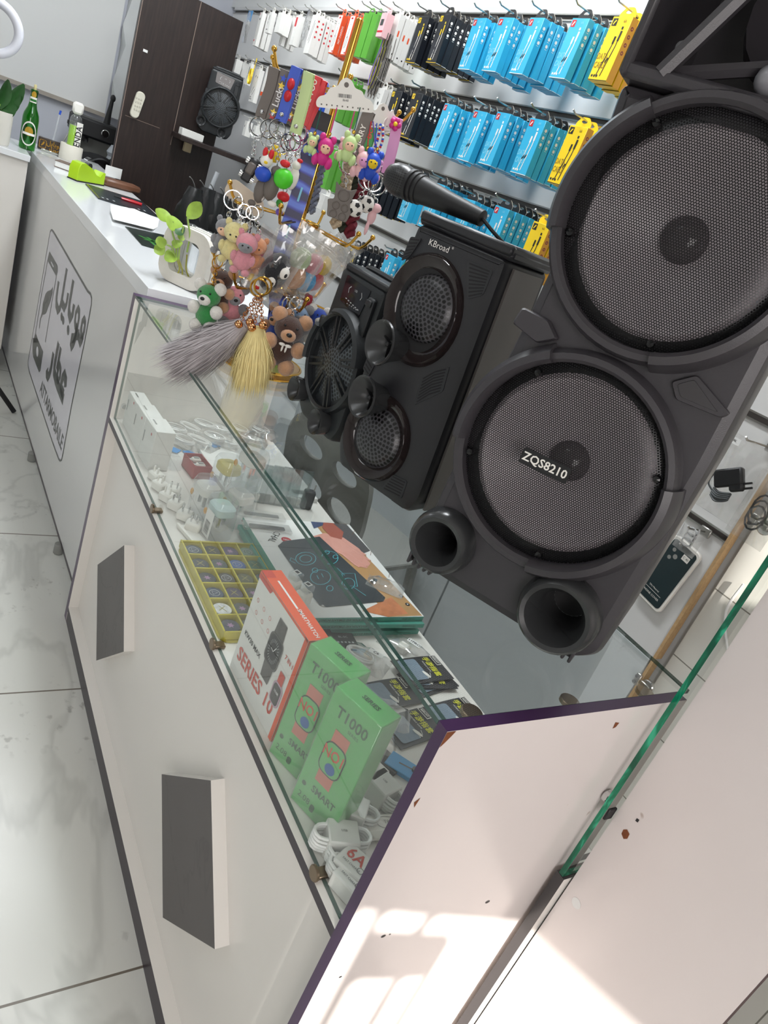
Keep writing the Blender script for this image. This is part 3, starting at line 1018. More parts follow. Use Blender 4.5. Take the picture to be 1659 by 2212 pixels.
# ---------- the medium speaker with two oval windows
MA = math.atan2(0.061, 0.177)
ms = thing('party_speaker', 'medium black speaker with glossy oval windows, microphone lying on top', 'speaker', (-0.621, 0.161, 1.0), MA, 'black speakers on the glass counter')
out = roundpoly([(0.0, 0.0), (0.170, 0.0), (0.182, 0.03), (0.164, 0.424), (-0.014, 0.424), (-0.022, 0.26), (-0.020, 0.04)], 0.012)
mb = MB()
mb.loft(sweep(out, 0, 0.010, 0.150, 0.012))
mb.box((0.077, 0.078, 0.4305), (0.186, 0.130, 0.016), 0, None, 0.005)
mb.box((0.077, 0.135, 0.437), (0.180, 0.012, 0.014), 0, None, 0.004)
mb.box((-0.008, 0.075, 0.437), (0.012, 0.12, 0.014), 0, None, 0.004)
mb.box((0.162, 0.075, 0.437), (0.012, 0.12, 0.014), 0, None, 0.004)
mb.box((0.077, 0.016, 0.436), (0.182, 0.014, 0.016), 0, None, 0.004)
mb.stroke([(-0.015, 0.418), (0.164, 0.418)], 0.0015, 1, FT(0, 0.0095, 0))
mb.build('cabinet', [SPKMED, BLKM], ms)
mb = MB()
mb.loft([[Vector((0.1835 - 0.0455 * z + 0.004 * k, y, z)) for y, z in ((0.034, 0.012), (0.125, 0.012), (0.125, 0.414), (0.034, 0.414))] for k in (0, 1)])
mb.build('side_panel', SIDESTRIP, ms)
mb = MB()
mb.box((0.083, 0.075, 0.4392), (0.10, 0.07, 0.003), 0, None, 0.001)
mb.build('control_recess', BLKM, ms)
def oval(cx, cy, rx, ry, tilt=0.0, n=40):
    o = []
    for j in range(n):
        a = 2 * PI * j / n
        x, y = rx * math.cos(a), ry * math.sin(a)
        o.append((cx + x * math.cos(tilt) - y * math.sin(tilt), cy + x * math.sin(tilt) + y * math.cos(tilt)))
    return o
def oring(mb, prof, cx, cy, rx, ry, tilt, m, y0):
    """ring swept round an oval; prof = (inset, outward)"""
    rings = []
    for ins, h in prof:
        rings.append([Vector((p[0], y0 - h, p[1])) for p in oval(cx, cy, rx - ins, ry - ins, tilt)])
    mb.loft(rings, m, None, caps=False)
for (cx, cy, rx, ry, tl, gx, gy, gr_) in ((0.056, 0.306, 0.074, 0.086, 0.25, 0.064, 0.312, 0.053), (0.059, 0.084, 0.069, 0.074, -0.1, 0.064, 0.086, 0.051)):
    mb = MB()
    oring(mb, [(-0.003, -0.006), (-0.001, 0.006), (0.004, 0.011), (0.009, 0.009), (0.020, 0.003), (0.028, -0.006)], cx, cy, rx, ry, tl, 0, 0.010)
    ow = mb.build('oval_window', GLOSSRING, ms)
    mb = MB()
    mb.poly([Vector((p[0], 0.0085, p[1])) for p in oval(cx, cy, rx - 0.012, ry - 0.012, tl)], 0)
    mb.build('window_floor', BLKM, ow)
    mb = MB()
    mb.lathe([(gr_, -0.001), (gr_ * .92, 0.006), (gr_ * .7, 0.012), (gr_ * .4, 0.0155), (0.0001, 0.017)], 40, 0, FY(0, 0, 0))
    mb.build('woofer_grille', GRILLE, ms, loc=(gx, 0.0075, gy))
for u, v, r in ((0.035, 0.238, 0.036), (0.038, 0.146, 0.035)):
    mb = MB()
    T = FY(u, 0.0, v) @ Matrix.Rotation(R(-14), 4, 'Y')
    mb.lathe([(r * .62, -0.012), (r * .8, 0.012), (r + 0.001, 0.030), (r, 0.033), (r - 0.004, 0.031), (r * .55, 0.010), (r * .2, 0.0), (0.0001, 0.0)], 32, 0, T)
    h = mb.build('tweeter_horn', HORNM, ms)
    mb = MB()
    mb.lathe([(0.004, 0.0), (0.0045, 0.016), (0.0001, 0.02)], 10, 0, T)
    for k in range(3):
        mb.box((0.010, 0, 0.009), (0.020, 0.0018, 0.008), 0, T @ Matrix.Rotation(2 * PI * k / 3 + 0.6, 4, 'Z'))
    mb.build('phase_plug', BLK, h)
T = FT(0.043, 0.0085, 0.4035)
mb = MB()
mb.text('KBroad', 0.0135, 0, T @ Tm((0, 0, 0.0006)))
mb.text('®', 0.005, 0, T @ Tm((0.026, 0.005, 0.0006)))
mb.build('lettering', WHT, ms)
def vent(pts, n, curve=0.0):
    mb = MB()
    mb.prism(roundpoly(pts, 0.004), 0, 0.0012, 0, FT(0, 0.0098, 0))
    a, b, c, d = [Vector(p) for p in pts]
    for k in range(n):
        t = (k + .7) / (n + .4)
        p, q = d.lerp(a, t), c.lerp(b, t)
        p, q = p.lerp(q, .1), q.lerp(p, .1)
        mdl = (p + q) / 2 + Vector((0, curve))
        mb.stroke([p, mdl, q], 0.0022, 1, FT(0, 0.0082, 0))
    return mb.build('vent_slats', [SPKMED, BLKM], ms)
vent([(0.104, 0.342), (0.146, 0.372), (0.148, 0.408), (0.086, 0.405)][::-1] if False else [(0.100, 0.402), (0.150, 0.402), (0.150, 0.366), (0.126, 0.350)], 9)
vent([(0.100, 0.212), (0.142, 0.250), (0.148, 0.210), (0.106, 0.166)], 8, 0.004)
vent([(0.118, 0.046), (0.150, 0.050), (0.152, 0.018), (0.106, 0.012)], 6)
vent([(-0.016, 0.400), (0.006, 0.404), (-0.004, 0.372), (-0.018, 0.36)], 6)
vent([(-0.016, 0.218), (0.006, 0.206), (-0.001, 0.168), (-0.018, 0.176)], 6)
for u in (0.03, 0.14):
    MB().box((u, 0.03, 0.003), (0.03, 0.02, 0.008), 0, None, 0.002).build('foot', BLKM, ms)

# microphone lying across the medium speaker's top
a = onY(862, 388, 0.175); b = onY(1042, 472, 0.245)
ax = (b - a).normalized()
mic = thing('microphone', 'black handheld microphone lying on the medium speaker', 'microphone', a)
Mq = ax.to_track_quat('Z', 'Y').to_matrix().to_4x4()
L = (b - a).length
mb = MB()
mb.lathe([(0.0001, -0.028), (0.010, -0.026), (0.019, -0.019), (0.0245, -0.008), (0.026, 0.004), (0.0255, 0.016), (0.0225, 0.024)], 24, 0, Mq)
mb.build('grille', ring_holes('mic_mesh', 0.0034, '#2b2b2d', 0.35, 0.34), mic)
mb = MB()
mb.lathe([(0.0225, 0.024), (0.0255, 0.026), (0.0255, 0.032), (0.023, 0.033), (0.0245, 0.036), (0.0245, 0.041), (0.0225, 0.042), (0.0235, 0.046), (0.0235, 0.050), (0.0215, 0.051), (0.0205, 0.06), (0.0165, L * .6), (0.0125, L), (0.0001, L + 0.002)], 24, 0, Mq)
mb.build('handle', BLK, mic)
mb = MB()
cpts = bez([b, b + ax * 0.03 + Vector((0, 0, -0.012)), b + ax * 0.055 + Vector((0, 0.01, -0.022)), b + ax * 0.07 + Vector((0.0, 0.03, -0.02))], 14)
mb.tube([p - a for p in cpts], 0.003, 0)
mb.build('cord', BLKM, mic)

# ---------- the small speaker with a spoked round grille
def small_speaker(loc, rz, label, scale=1.0, dark=False, name='portable_speaker', group='black speakers on the glass counter'):
    S = scale
    sp = thing(name, label, 'speaker', loc, rz, group)
    mat_ = SPKSML
    o = roundpoly([(0.018, 0.0), (0.148, 0.0), (0.166, 0.03), (0.164, 0.298), (0.0, 0.298), (-0.006, 0.20), (-0.020, 0.06), (-0.012, 0.02)], 0.012)
    mb = MB()
    mb.loft(sweep(o, 0, 0.012, 0.135, 0.010))
    mb.box((0.082, 0.07, 0.302), (0.158, 0.11, 0.014), 0, None, 0.004)
    mb.tube(bez([(0.018, 0.055, 0.306), (0.03, 0.055, 0.312), (0.132, 0.055, 0.312), (0.146, 0.055, 0.306)], 12), 0.006)
    mb.build('cabinet', mat_, sp).scale = (S, S, S)
    cu, cv = 0.083, 0.136
    mb = MB()
    mb.lathe([(0.086, 0.0), (0.086, 0.010), (0.090, 0.014), (0.096, 0.010), (0.100, -0.012)], 56, 0, FY(cu, 0.012, cv))
    for a0, a1 in ((14, 112), (150, 196)):
        mb.lathe([(0.0865, 0.004), (0.0865, 0.018), (0.091, 0.023), (0.098, 0.018), (0.103, -0.010)], 22, 0, FY(cu, 0.012, cv), R(a0), R(a1), True)
    mb.build('grille_ring', mat_, sp).scale = (S, S, S)
    mb = MB()
    mb.lathe([(0.087, -0.004), (0.07, 0.002), (0.04, 0.008), (0.0001, 0.011)], 48, 0, FY(0, 0, 0))
    g = mb.build('grille', GRILLE_S, sp, loc=(cu * S, 0.013 * S, cv * S))
    g.scale = (S, S, S)
    mb = MB()
    for k in range(8):
        a = 2 * PI * k / 8 + 0.32
        T = FT(cu, 0.005, cv) @ Matrix.Rotation(a, 4, 'Z')
        for off in (-0.0052, 0.0052):
            mb.loft([[Vector((0.030, off - 0.0022, -0.006)), Vector((0.030, off + 0.0022, -0.006)), Vector((0.030, off + 0.0022, 0.003)), Vector((0.030, off - 0.0022, 0.003))],
                     [Vector((0.086, off * 1.3 - 0.0022, -0.010)), Vector((0.086, off * 1.3 + 0.0022, -0.010)), Vector((0.086, off * 1.3 + 0.0022, 0.001)), Vector((0.086, off * 1.3 - 0.0022, 0.001))]], 0, T)
        mb.box((0.031, 0, -0.001), (0.005, 0.013, 0.006), 0, T, 0.001)
    mb.build('spoke', mat_, sp).scale = (S, S, S)
    for u, v in ((0.004, 0.046), (0.118, 0.026)):
        mb = MB()
        T = FY(u, 0.002, v)
        mb.lathe([(0.022, -0.012), (0.0255, 0.012), (0.0245, 0.015), (0.021, 0.013), (0.010, -0.004), (0.0001, -0.006)], 26, 0, T)
        mb.box((0, 0, 0.0), (0.004, 0.02, 0.006), 1, T)
        mb.build('tweeter_horn', [HORNM, BLK], sp).scale = (S, S, S)
    mb = MB()
    T = FT(0, 0.0113, 0)
    mb.prism(roundpoly([(0.030, 0.242), (0.110, 0.232), (0.122, 0.286), (0.028, 0.290)], 0.005), 0, 0.001, 0, T)
    mb.stroke([(0.052, 0.262), (0.050, 0.270), (0.056, 0.275)], 0.0022, 1, T @ Tm((0, 0, 0.0015)))
    mb.stroke([(0.098, 0.262), (0.101, 0.268), (0.096, 0.275)], 0.0016, 1, T @ Tm((0, 0, 0.0015)))
    mb.text('USB', 0.006, 1, T @ Tm((0.076, 0.272, 0.0015)))
    for k in range(6):
        mb.rect(0.048 + k * 0.010, 0.250 - k * .0012, 0.054 + k * 0.010, 0.252 - k * .0012, 1, T, 0.0015)
        if k < 5:
            mb.rect(0.058 + k * 0.009, 0.243, 0.062 + k * 0.009, 0.2445, 1, T, 0.0015)
    mb.build('control_panel', [BLKG, SILVER], sp).scale = (S, S, S)
    mb = MB()
    mb.box((0.140, 0.008, 0.235), (0.022, 0.010, 0.085), 0, None, 0.003)
    mb.box((0.141, 0.002, 0.268), (0.018, 0.006, 0.012), 0, None, 0.002)
    mb.build('side_rib', mat_, sp)
    MB().box((-0.002, 0.008, 0.175), (0.014, 0.012, 0.05), 0, None, 0.003).build('side_rib', mat_, sp)
    return sp
small_speaker((-0.872, 0.180, 1.0), R(2), 'smallest black speaker on the glass counter, spoked round grille, by the keychain stand')
pa = onX(425, 292, -3.86)
ss = small_speaker((-3.86, pa.y, pa.z + 0.03), R(72), 'small black speaker standing on the dark wall shelf', 1.0, True, 'shelf_speaker', 'x')
del ss['group']
# ================================================================= goods on the slatted wall
def carton_mesh(name, W, D, H, cols, front=None, side=None, bottom=None):
    """upright hanging box, top front left corner at the origin: x right, y back, z down from 0"""
    mb = MB()
    mb.box((W / 2, D / 2, -H / 2), (W, D, H), 0, None, 0.0006)
    T = basis((0, -0.0004, 0), (1, 0, 0), (0, 0, 1))
    if front:
        front(mb, T)
    S = basis((W + 0.0004, 0, 0), (0, 1, 0), (0, 0, 1))
    if side:
        side(mb, S)
    return mb.mesh(name, cols)

def hook_tab(W, m, D):
    """hang tab above the box back with a slot"""
    mb = MB()
    o = [(W * .08, 0), (W * .92, 0), (W * .92, .010), (W * .70, .024), (W * .30, .024), (W * .08, .010)]
    h = [Vector((W * .5 + .011 * math.cos(a), .014 + .004 * math.sin(a), 0)) for a in [2 * PI * k / 12 for k in range(12)]]
    loops = [[Vector((p[0], p[1], 0)) for p in roundpoly(o, .006)], h]
    tri = geometry.tessellate_polygon(loops)
    vs = [p for l in loops for p in l]
    for y, s in ((D * .5, 0), (D * .5 + .0014, 1)):
        mb.add([Vector((p.x, y, p.y)) for p in vs], [tuple(t) for t in tri], s)
    L0 = len(loops[0])
    for st, n in ((0, L0), (L0, 12)):
        for k in range(n):
            p, q = vs[st + k], vs[st + (k + 1) % n]
            mb.add([(p.x, D * .5, p.y), (q.x, D * .5, q.y), (q.x, D * .5 + .0014, q.y), (p.x, D * .5 + .0014, p.y)], [(0, 1, 2, 3)], 1)
    return mb.mesh('hang_tab', m, fix=False)

BW, BD, BH = 0.066, 0.021, 0.138
def cable_front(inkm, two, capm, dotm, logo, logom, txtm):
    def f(mb, T):
        mb.rect(.004, -.020, .020, -.004, logo, T)
        mb.stroke([(.009, -.017), (.012, -.012), (.016, -.008)], .0035, logom, T @ Tm((0, 0, .0003)))
        mb.text('6A', .0085, txtm, T @ Tm((.046, -.010, .0002)), True)
        mb.rect(.043, -.027, .049, -.021, capm, T)
        for k, (x0, x1) in enumerate(((.034, .022), (.047, .036))):
            mb.stroke([(x0, -.040 - .012 * (1 - k)), (x0, -.062), (x1, -.128)], .0028, inkm, T)
            mb.stroke([(x0 + .001, -.030 - .012 * (1 - k)), (x0, -.052 - .006 * (1 - k))], .0062, capm, T @ Tm((0, 0, .0002)))
        mb.text('DATA', .019, txtm, T @ Tm((.0185, -.086, 0)), True, .72)
        mb.text('CABLE', .019, txtm, T @ Tm((.021, -.105, 0)), True, .72)
        mb.stroke([(.026, -.100), (.032, -.090), (.034, -.098), (.040, -.088)], .004, 6, T @ Tm((0, 0, .0004)))
        for k in range(3):
            mb.disc((.009 + .0085 * k, -.128), .0031, dotm, T, 10)
        mb.rect(0, -.1375, BW, -.136, dotm, T)
    return f
def cable_side(dm):
    def f(mb, T):
        for k in range(3):
            mb.disc((.0105, -.022 - .017 * k), .0042, dm, T, 10)
            mb.rect(.007, -.0295 - .017 * k, .014, -.0286 - .017 * k, dm, T)
        mb.rect(.001, -.1375, BD - .001, -.1365, dm, T)
    return f
PAPERT = col('kraft_edge', '#c9bfae', 0.6)
GREYT = col('faded_print', '#3d4048', 0.5)
KINDS_ = {
    'blue': (carton_mesh('cable_box', BW, BD, BH, [BLUE, WHT, PAPER, RED, WHT, BLUED, INK], cable_front(1, 2, 2, 4, 3, 1, 5), cable_side(4)), hook_tab(BW, [BLK, PAPERT], BD), 'blue'),
    'yellow': (carton_mesh('cable_box', BW, BD, BH, [YEL, INK, INK, INK, REDD, AMBER, INK, AMBER], cable_front(1, 2, 2, 1, 3, 0, 5), None), hook_tab(BW, [YEL, AMBER], BD), 'yellow'),
    'black': (carton_mesh('cable_box', BW, BD, BH, [NAVY, WHT, PAPER, YEL, WHT, GREYT, GREYT], cable_front(1, 2, 3, 3, 3, 0, 5), cable_side(4)), hook_tab(BW, [BLK, PAPERT], BD), 'black'),
}
# the yellow boxes have amber sides with dark red dots
mb = MB()
mb.box((BW / 2, BD / 2, -BH / 2), (BW, BD, BH), 0, None, 0.0006)
cable_front(1, 2, 2, 1, 3, 0, 5)(mb, basis((0, -0.0004, 0), (1, 0, 0), (0, 0, 1)))
S = basis((BW + .0003, 0, 0), (0, 1, 0), (0, 0, 1))
mb.rect(0, -BH, BD, 0, 7, S)
for k in range(4):
    mb.disc((.0105, -.022 - .017 * k, .0002), .0045, 4, S, 10)
    mb.disc((.0105, -.022 - .017 * k, .0003), .002, 7, S, 8)
KINDS_['yellow'] = (mb.mesh('cable_box', [YEL, INK, INK, INK, REDD, OCHRE, INK, AMBER]), KINDS_['yellow'][1], 'yellow')

def peg(p, y1, name='wall_peg', label='', grp=None):
    """bare wire display peg from the wall to y1 at point p (x, z)"""
    o = thing(name, label, 'peg', (p[0], WY - 0.004, p[1]), 0, grp)
    mb = MB()
    L = WY - y1
    mb.tube([(0, 0, 0), (0, -L + .01, 0.004), (0, -L, 0.010)], 0.0022, 0, None, 6)
    mb.build('rod', STEEL, o)
    MB().box((0, -0.004, 0), (0.03, 0.006, 0.022), 0, None, .002).build('clip', ALU, o)
    return o

crop3 = lambda a, b: (840 + a / 2.9625, b / 2.9625)
crop2 = lambda a, b: (400 + a / 2.9625, b / 2.9625)
GROUPS = [  # kind, front top-left pixel, count, row, peg number in its row and colour
    ('yellow', crop3(1440, 105), 5, 'top', 1), ('blue', crop3(1183, 115), 5, 'top', 4), ('blue', crop3(910, 112), 6, 'top', 3), ('blue', crop3(708, 110), 6, 'top', 2),
    ('blue', crop3(550, 116), 4, 'top', 1), ('black', crop3(338, 92), 7, 'top', 2), ('black', crop3(195, 104), 5, 'top', 1),
    ('black', crop3(26, 576), 5, 'second', 1), ('black', crop3(158, 588), 7, 'second', 2), ('blue', crop3(363, 660), 5, 'second', 1), ('blue', crop3(550, 702), 4, 'second', 2),
    ('blue', crop3(694, 713), 6, 'second', 3), ('blue', crop3(905, 752), 6, 'second', 4), ('yellow', crop3(1165, 798), 5, 'second', 1),
    ('black', crop2(1215, 1075), 6, 'third', 1), ('blue', crop3(140, 1118), 2, 'third', 1), ('blue', crop3(286, 1162), 5, 'third', 2), ('blue', crop3(474, 1262), 6, 'third', 3), ('blue', crop3(684, 1310), 6, 'third', 4),
    ('yellow', crop3(930, 1412), 4, 'third', 1), ('black', (758, 528), 6, 'fourth', 1), ('blue', (836, 546), 4, 'fourth', 1),
]
RAILZ = {'top': 2.072, 'second': 1.82, 'third': 1.566, 'fourth': 1.312}
FR = {'top': .85, 'second': .85, 'third': .85, 'fourth': .85}
def hang_group(kind, px, n, row, pegno, npk):
    me, tab, cn = KINDS_[kind]
    y0 = FR[row]
    p = onY(px[0], px[1], y0)
    cnt = 'only' if npk == 1 else ORD[pegno - 1]
    zp = p.z + 0.0145
    peg((p.x + BW / 2, zp), y0 - 0.035, 'wall_peg', 'wire peg holding the %s group of %s cable boxes, %s row' % (cnt, cn, row), 'display pegs on the slatted wall')
    step = min(0.027, 0.155 / n)
    for k in range(n):
        rz = random.uniform(-.05, .05)
        o = bpy.data.objects.new('cable_box', me)
        COL.objects.link(o)
        o.location = (p.x + random.uniform(-.003, .003), y0 + k * step, p.z + random.uniform(-.003, .002) * (k > 0))
        o.rotation_euler = (random.uniform(-.03, .02), random.uniform(-.02, .02), rz)
        t = bpy.data.objects.new('hang_tab', tab)
        COL.objects.link(t)
        t.parent = o
        w = '%s cable box, %s on the %s %s peg, %s row' % (cn, 'frontmost' if k == 0 else ORD[k] + ' back', cnt, cn, row)
        tag(o, w, 'cable box', 'data cable boxes on wall pegs')
for g in GROUPS:
    hang_group(*g, sum(1 for h in GROUPS if h[0] == g[0] and h[3] == g[3]))

# ---- other packages further along the wall
def pack(name, px, W, H, D, cols, label, cat, group, y0=.88, n=1, step=.024, front=None, side=None, rz=0.0, wpx=None):
    p = onY(px[0], px[1], y0)
    me = carton_mesh(name, W, D, H, cols, front, side)
    tb = hook_tab(W, [cols[0], PAPERT], D)
    for k in range(n):
        o = bpy.data.objects.new(name, me)
        COL.objects.link(o)
        o.location = (p.x, y0 + k * step, p.z - 0.002 * k)
        o.rotation_euler = (0, random.uniform(-.02, .02), rz + random.uniform(-.05, .05))
        t = bpy.data.objects.new('hang_tab', tb)
        COL.objects.link(t)
        t.parent = o
        tag(o, label if n == 1 else '%s, %s' % (label, 'frontmost' if k == 0 else ORD[k] + ' from the front'), cat, group)
    peg((p.x + W / 2, p.z + .0145), y0 - .03, 'wall_peg', 'wire peg carrying the %s' % ' '.join(label.split(',')[0].split()[:9]) + (', ' + label.split(', ')[1] if label.count(', ') else ''), 'display pegs on the slatted wall')
def cord_art(inkm, redm):
    def f(mb, T):
        pass
    return f
def orange_front(mb, T):
    mb.rect(.003, -.138, .041, -.003, 1, T)
    mb.rect(.014, -.014, .030, -.008, 2, T, .0003)
    mb.text('5A', .008, 3, T @ Tm((.024, -.032, .0003)))
    mb.stroke([(.026, -.046), (.022, -.07), (.017, -.078), (.013, -.10), (.016, -.118), (.024, -.112), (.029, -.09), (.027, -.074), (.020, -.080)], .0026, 3, T @ Tm((0, 0, .0003)))
    mb.rect(.030, -.136, .040, -.130, 2, T, .0003)
def orange_side(mb, T):
    M = T @ Tm((.011, -.070, .0002), rz=PI / 2)
    mb.text('FAST CHARGING', .0105, 1, M, True, .8)
pack('charging_cable_box', crop2(985, 92), .044, .142, .022, [ORANGE, PAPER, RED, INK], 'orange and white cable box left of its twin peg, top row', 'cable box', 'orange cable boxes', n=3, front=orange_front, side=orange_side)
pack('charging_cable_box', crop2(1062, 98), .044, .142, .022, [ORANGE, PAPER, RED, INK], 'orange and white cable box right beside the green boxes, top row', 'cable box', 'orange cable boxes', n=3, front=orange_front, side=orange_side)
pack('green_carton', crop2(1150, 80), .042, .150, .034, [GREEN, GREENB], 'bright green shrink wrapped box, top row left one', 'box', 'green boxes on the wall', n=2, step=.04, rz=.3)
pack('green_carton', crop2(1205, 84), .030, .150, .034, [GREEN, GREENB], 'bright green shrink wrapped box, top row right one', 'box', 'green boxes on the wall', n=2, step=.04, rz=.3)
pack('green_carton', crop2(1000, 500), .045, .150, .03, [GREEN, GREENB], 'bright green box behind the white cloud card, second row', 'box', 'green boxes on the wall', n=3, step=.03, rz=.2)
pack('green_carton', crop2(920, 960), .040, .145, .03, [GREEN, GREENB], 'bright green box below the magenta charm, third row', 'box', 'green boxes on the wall', n=3, step=.034, rz=.25)
def pale_side(mb, T):
    mb.prism(rrect(.006, .020, .003, 3, .0115, -.060), 0, .0004, 1, T)
    mb.disc((.0115, -.125, .0002), .003, 2, T, 10)
pack('white_cable_carton', crop2(1345, 88), .046, .142, .023, [CARD, ORANGE, INK], 'white cable box with orange pill print, top row', 'cable box', 'white cable boxes', n=5, side=pale_side)
def dot_side(mb, T):
    for k in range(4):
        mb.disc((.0105, -.022 - .020 * k, .0002), .0042, 1, T, 10)
def dot_front(mb, T):
    mb.stroke([(.04, -.02), (.018, -.10)], .0025, 2, T)
    mb.stroke([(.05, -.03), (.03, -.11)], .0025, 2, T)
pack('earphone_carton', crop2(818, 95), .058, .150, .022, [CARD, RED, GREYINK], 'white box with a row of red dots, top row', 'box', 'red dotted white boxes', n=4, front=dot_front, side=dot_side)
def redtop_front(mb, T):
    mb.rect(.010, -.045, .032, -.008, 1, T)
pack('adapter_carton', crop2(712, 98), .040, .120, .030, [CARD, RED], 'white box with red square beside the maroon box, top row', 'box', 'assorted top row boxes', front=redtop_front)
pack('maroon_carton', crop2(690, 120), .028, .125, .022, [MAROON, CARD], 'narrow maroon box in the top row', 'box', 'assorted top row boxes', y0=.93)
def ear_front(mb, T):
    mb.ball((.015, -.030, 0), (.004, .006, .0006), 1, T, 8, 6)
    mb.ball((.025, -.030, 0), (.004, .006, .0006), 1, T, 8, 6)
    mb.stroke([(.015, -.034), (.012, -.12)], .0012, 1, T)
    mb.stroke([(.025, -.034), (.022, -.12)], .0012, 1, T)
    mb.rect(.004, -.012, .010, -.004, 2, T)
    mb.rect(.002, -.130, .016, -.122, 2, T)
pack('earphone_carton', crop2(482, 78), .046, .150, .02, [CARD, GREYINK, RED], 'tall white earphone box beside the blue header bag, top row', 'box', 'assorted top row boxes', n=3, front=ear_front)
def plug_front(mb, T):
    mb.stroke([(.022, -.014), (.020, -.034)], .005, 1, T)
    mb.stroke([(.016, -.040), (.013, -.050)], .004, 1, T)
    mb.rect(.008, -.075, .030, -.072, 1, T)
pack('charger_carton', crop2(540, 76), .046, .088, .022, [CARD, GREYINK], 'short white charger box in the top row', 'box', 'assorted top row boxes', y0=.84, front=plug_front)
pack('charger_carton', crop2(598, 78), .050, .082, .030, [CARD, SILVER], 'white grey striped charger box, top row', 'box', 'assorted top row boxes', y0=.84, n=2)
def slim_front(mb, T):
    mb.stroke([(.028, -.015), (.026, -.05)], .006, 1, T)
    mb.stroke([(.022, -.055), (.016, -.075), (.012, -.12)], .003, 1, T)
pack('slim_cable_carton', crop2(645, 90), .042, .130, .016, [CARD, NAVY], 'slim white cable box with dark plug print, top row', 'cable box', 'assorted top row boxes', n=3, front=slim_front)
def brown_front(mb, T):
    mb.rect(.010, -.040, .034, -.020, 1, T)
    mb.rect(.002, -.062, .046, -.056, 2, T)
pack('cord_carton', crop2(1262, 82), .048, .076, .03, [PINKL, GREYINK, RED], 'pinkish white cable box with hanging cords below it', 'cable box', 'assorted top row boxes', y0=.84, front=brown_front)
# cords under it
p = onY(*crop2(1285, 230), .86)
for k, (m, nm, lb) in enumerate(((VIOLET, 'phone_lanyard', 'violet phone lanyard in the bundle below the pinkish box'), (OLIVE, 'phone_lanyard', 'olive yellow phone lanyard in the bundle below the pinkish box'), (BLK, 'phone_lanyard', 'black phone lanyard in the bundle below the pinkish box'), (GREYR, 'phone_lanyard', 'grey phone lanyard in the bundle below the pinkish box'))):
    o = thing(nm, lb, 'lanyard', p, 0, 'phone lanyards on the wall')
    mb = MB()
    for q in range(2 if k < 2 else 4):
        x = -.012 + .008 * k + .004 * q
        y = .01 * q
        pts = bez([(x, y, .01), (x - .004, y, -.05), (x - .018 + .006 * q, y, -.12 - .01 * q), (x - .008, y, -.165 - .012 * k), (x + .008, y, -.12), (x + .006, y, -.04), (x, y, .008)], 30)
        mb.tube(pts, .0016, 0, None, 5)
    mb.build('strand', m, o)
# hanging bags at the far left end
def film_bag(name, px, W, H, y0, label, hdr=None, stuff=None, group='bagged goods on the wall', hh=.05):
    p = onY(px[0], px[1], y0)
    b = thing(name, label, 'bag', p, 0, group)
    mb = MB()
    rings = []
    for k in range(7):
        t = k / 6
        d = .012 * math.sin(PI * min(1, t * 1.05)) + .001
        z = -t * H
        rings.append([Vector((x * W, -d * (1 - abs(2 * x - 1) ** 2) + random.uniform(-.002, .002), z)) for x in (0, .2, .4, .6, .8, 1)] + [Vector((x * W, d * .6 * (1 - abs(2 * x - 1) ** 2), z)) for x in (1, .8, .6, .4, .2, 0)])
    mb.loft(rings, 0, None)
    mb.build('film', BAGM, b)
    if hdr:
        MB().box((W / 2, -.002, -hh / 2), (W * .9, .003, hh), 0, None, .0008).build('header_card', hdr, b)
    if stuff:
        stuff(b, W, H)
    peg((p.x + W / 2, p.z - .004), y0 - .03, 'wall_peg', 'wire peg carrying the ' + ' '.join(label.split(',')[0].split()[:11]), 'display pegs on the slatted wall')
    return b
def cable_stuff(m):
    def f(b, W, H):
        mb = MB()
        mb.tube([(W * .5 + W * .22 * math.cos(a), -.003, -H * .68 + H * .2 * math.sin(a) + .002 * a) for a in [k * .5 for k in range(40)]], .0022, 0, None, 5)
        mb.build('cable_coil', m, b)
    return f
film_bag('earphone_bag', crop2(410, 70), .07, .15, .90, 'clear bag with a sky blue header card at the wardrobe side', col('mid_blue_card', '#3d86bf', .4), cable_stuff(SILVER))
film_bag('cable_bag', crop2(790, 60), .06, .15, .88, 'grey clear bag between white boxes in the top row', None, cable_stuff(SILVER))
pack('plug_carton', crop2(310, 372), .055, .065, .035, [CARD, SILVER], 'small cream box nearest the wardrobe, second row', 'box', 'assorted second row boxes')
pack('plug_carton', crop2(355, 392), .045, .070, .035, [CARD, SILVER], 'small cream box behind the first one, second row', 'box', 'assorted second row boxes', y0=.93)
pack('cable_carton', crop2(408, 402), .045, .10, .018, [CARD, NAVY], 'white box behind the coiled yellow cable, second row', 'cable box', 'assorted second row boxes', front=slim_front)
p = onY(*crop2(420, 490), .86)
mb = MB()
for k in range(3):
    mb.tube([(.018 * math.cos(a) + .002 * k, -.004 * k, .034 * math.sin(a)) for a in [2 * PI * j / 18 for j in range(18)]], .0022, 0, None, 5, True)
mb.tube([(.016, 0, .02), (.022, 0, .06), (.024, .0, .085)], .0022, 0)
tag(mb.build('yellow_cable', YEL, loc=p), 'coiled yellow cable hanging in the second row', 'cable')
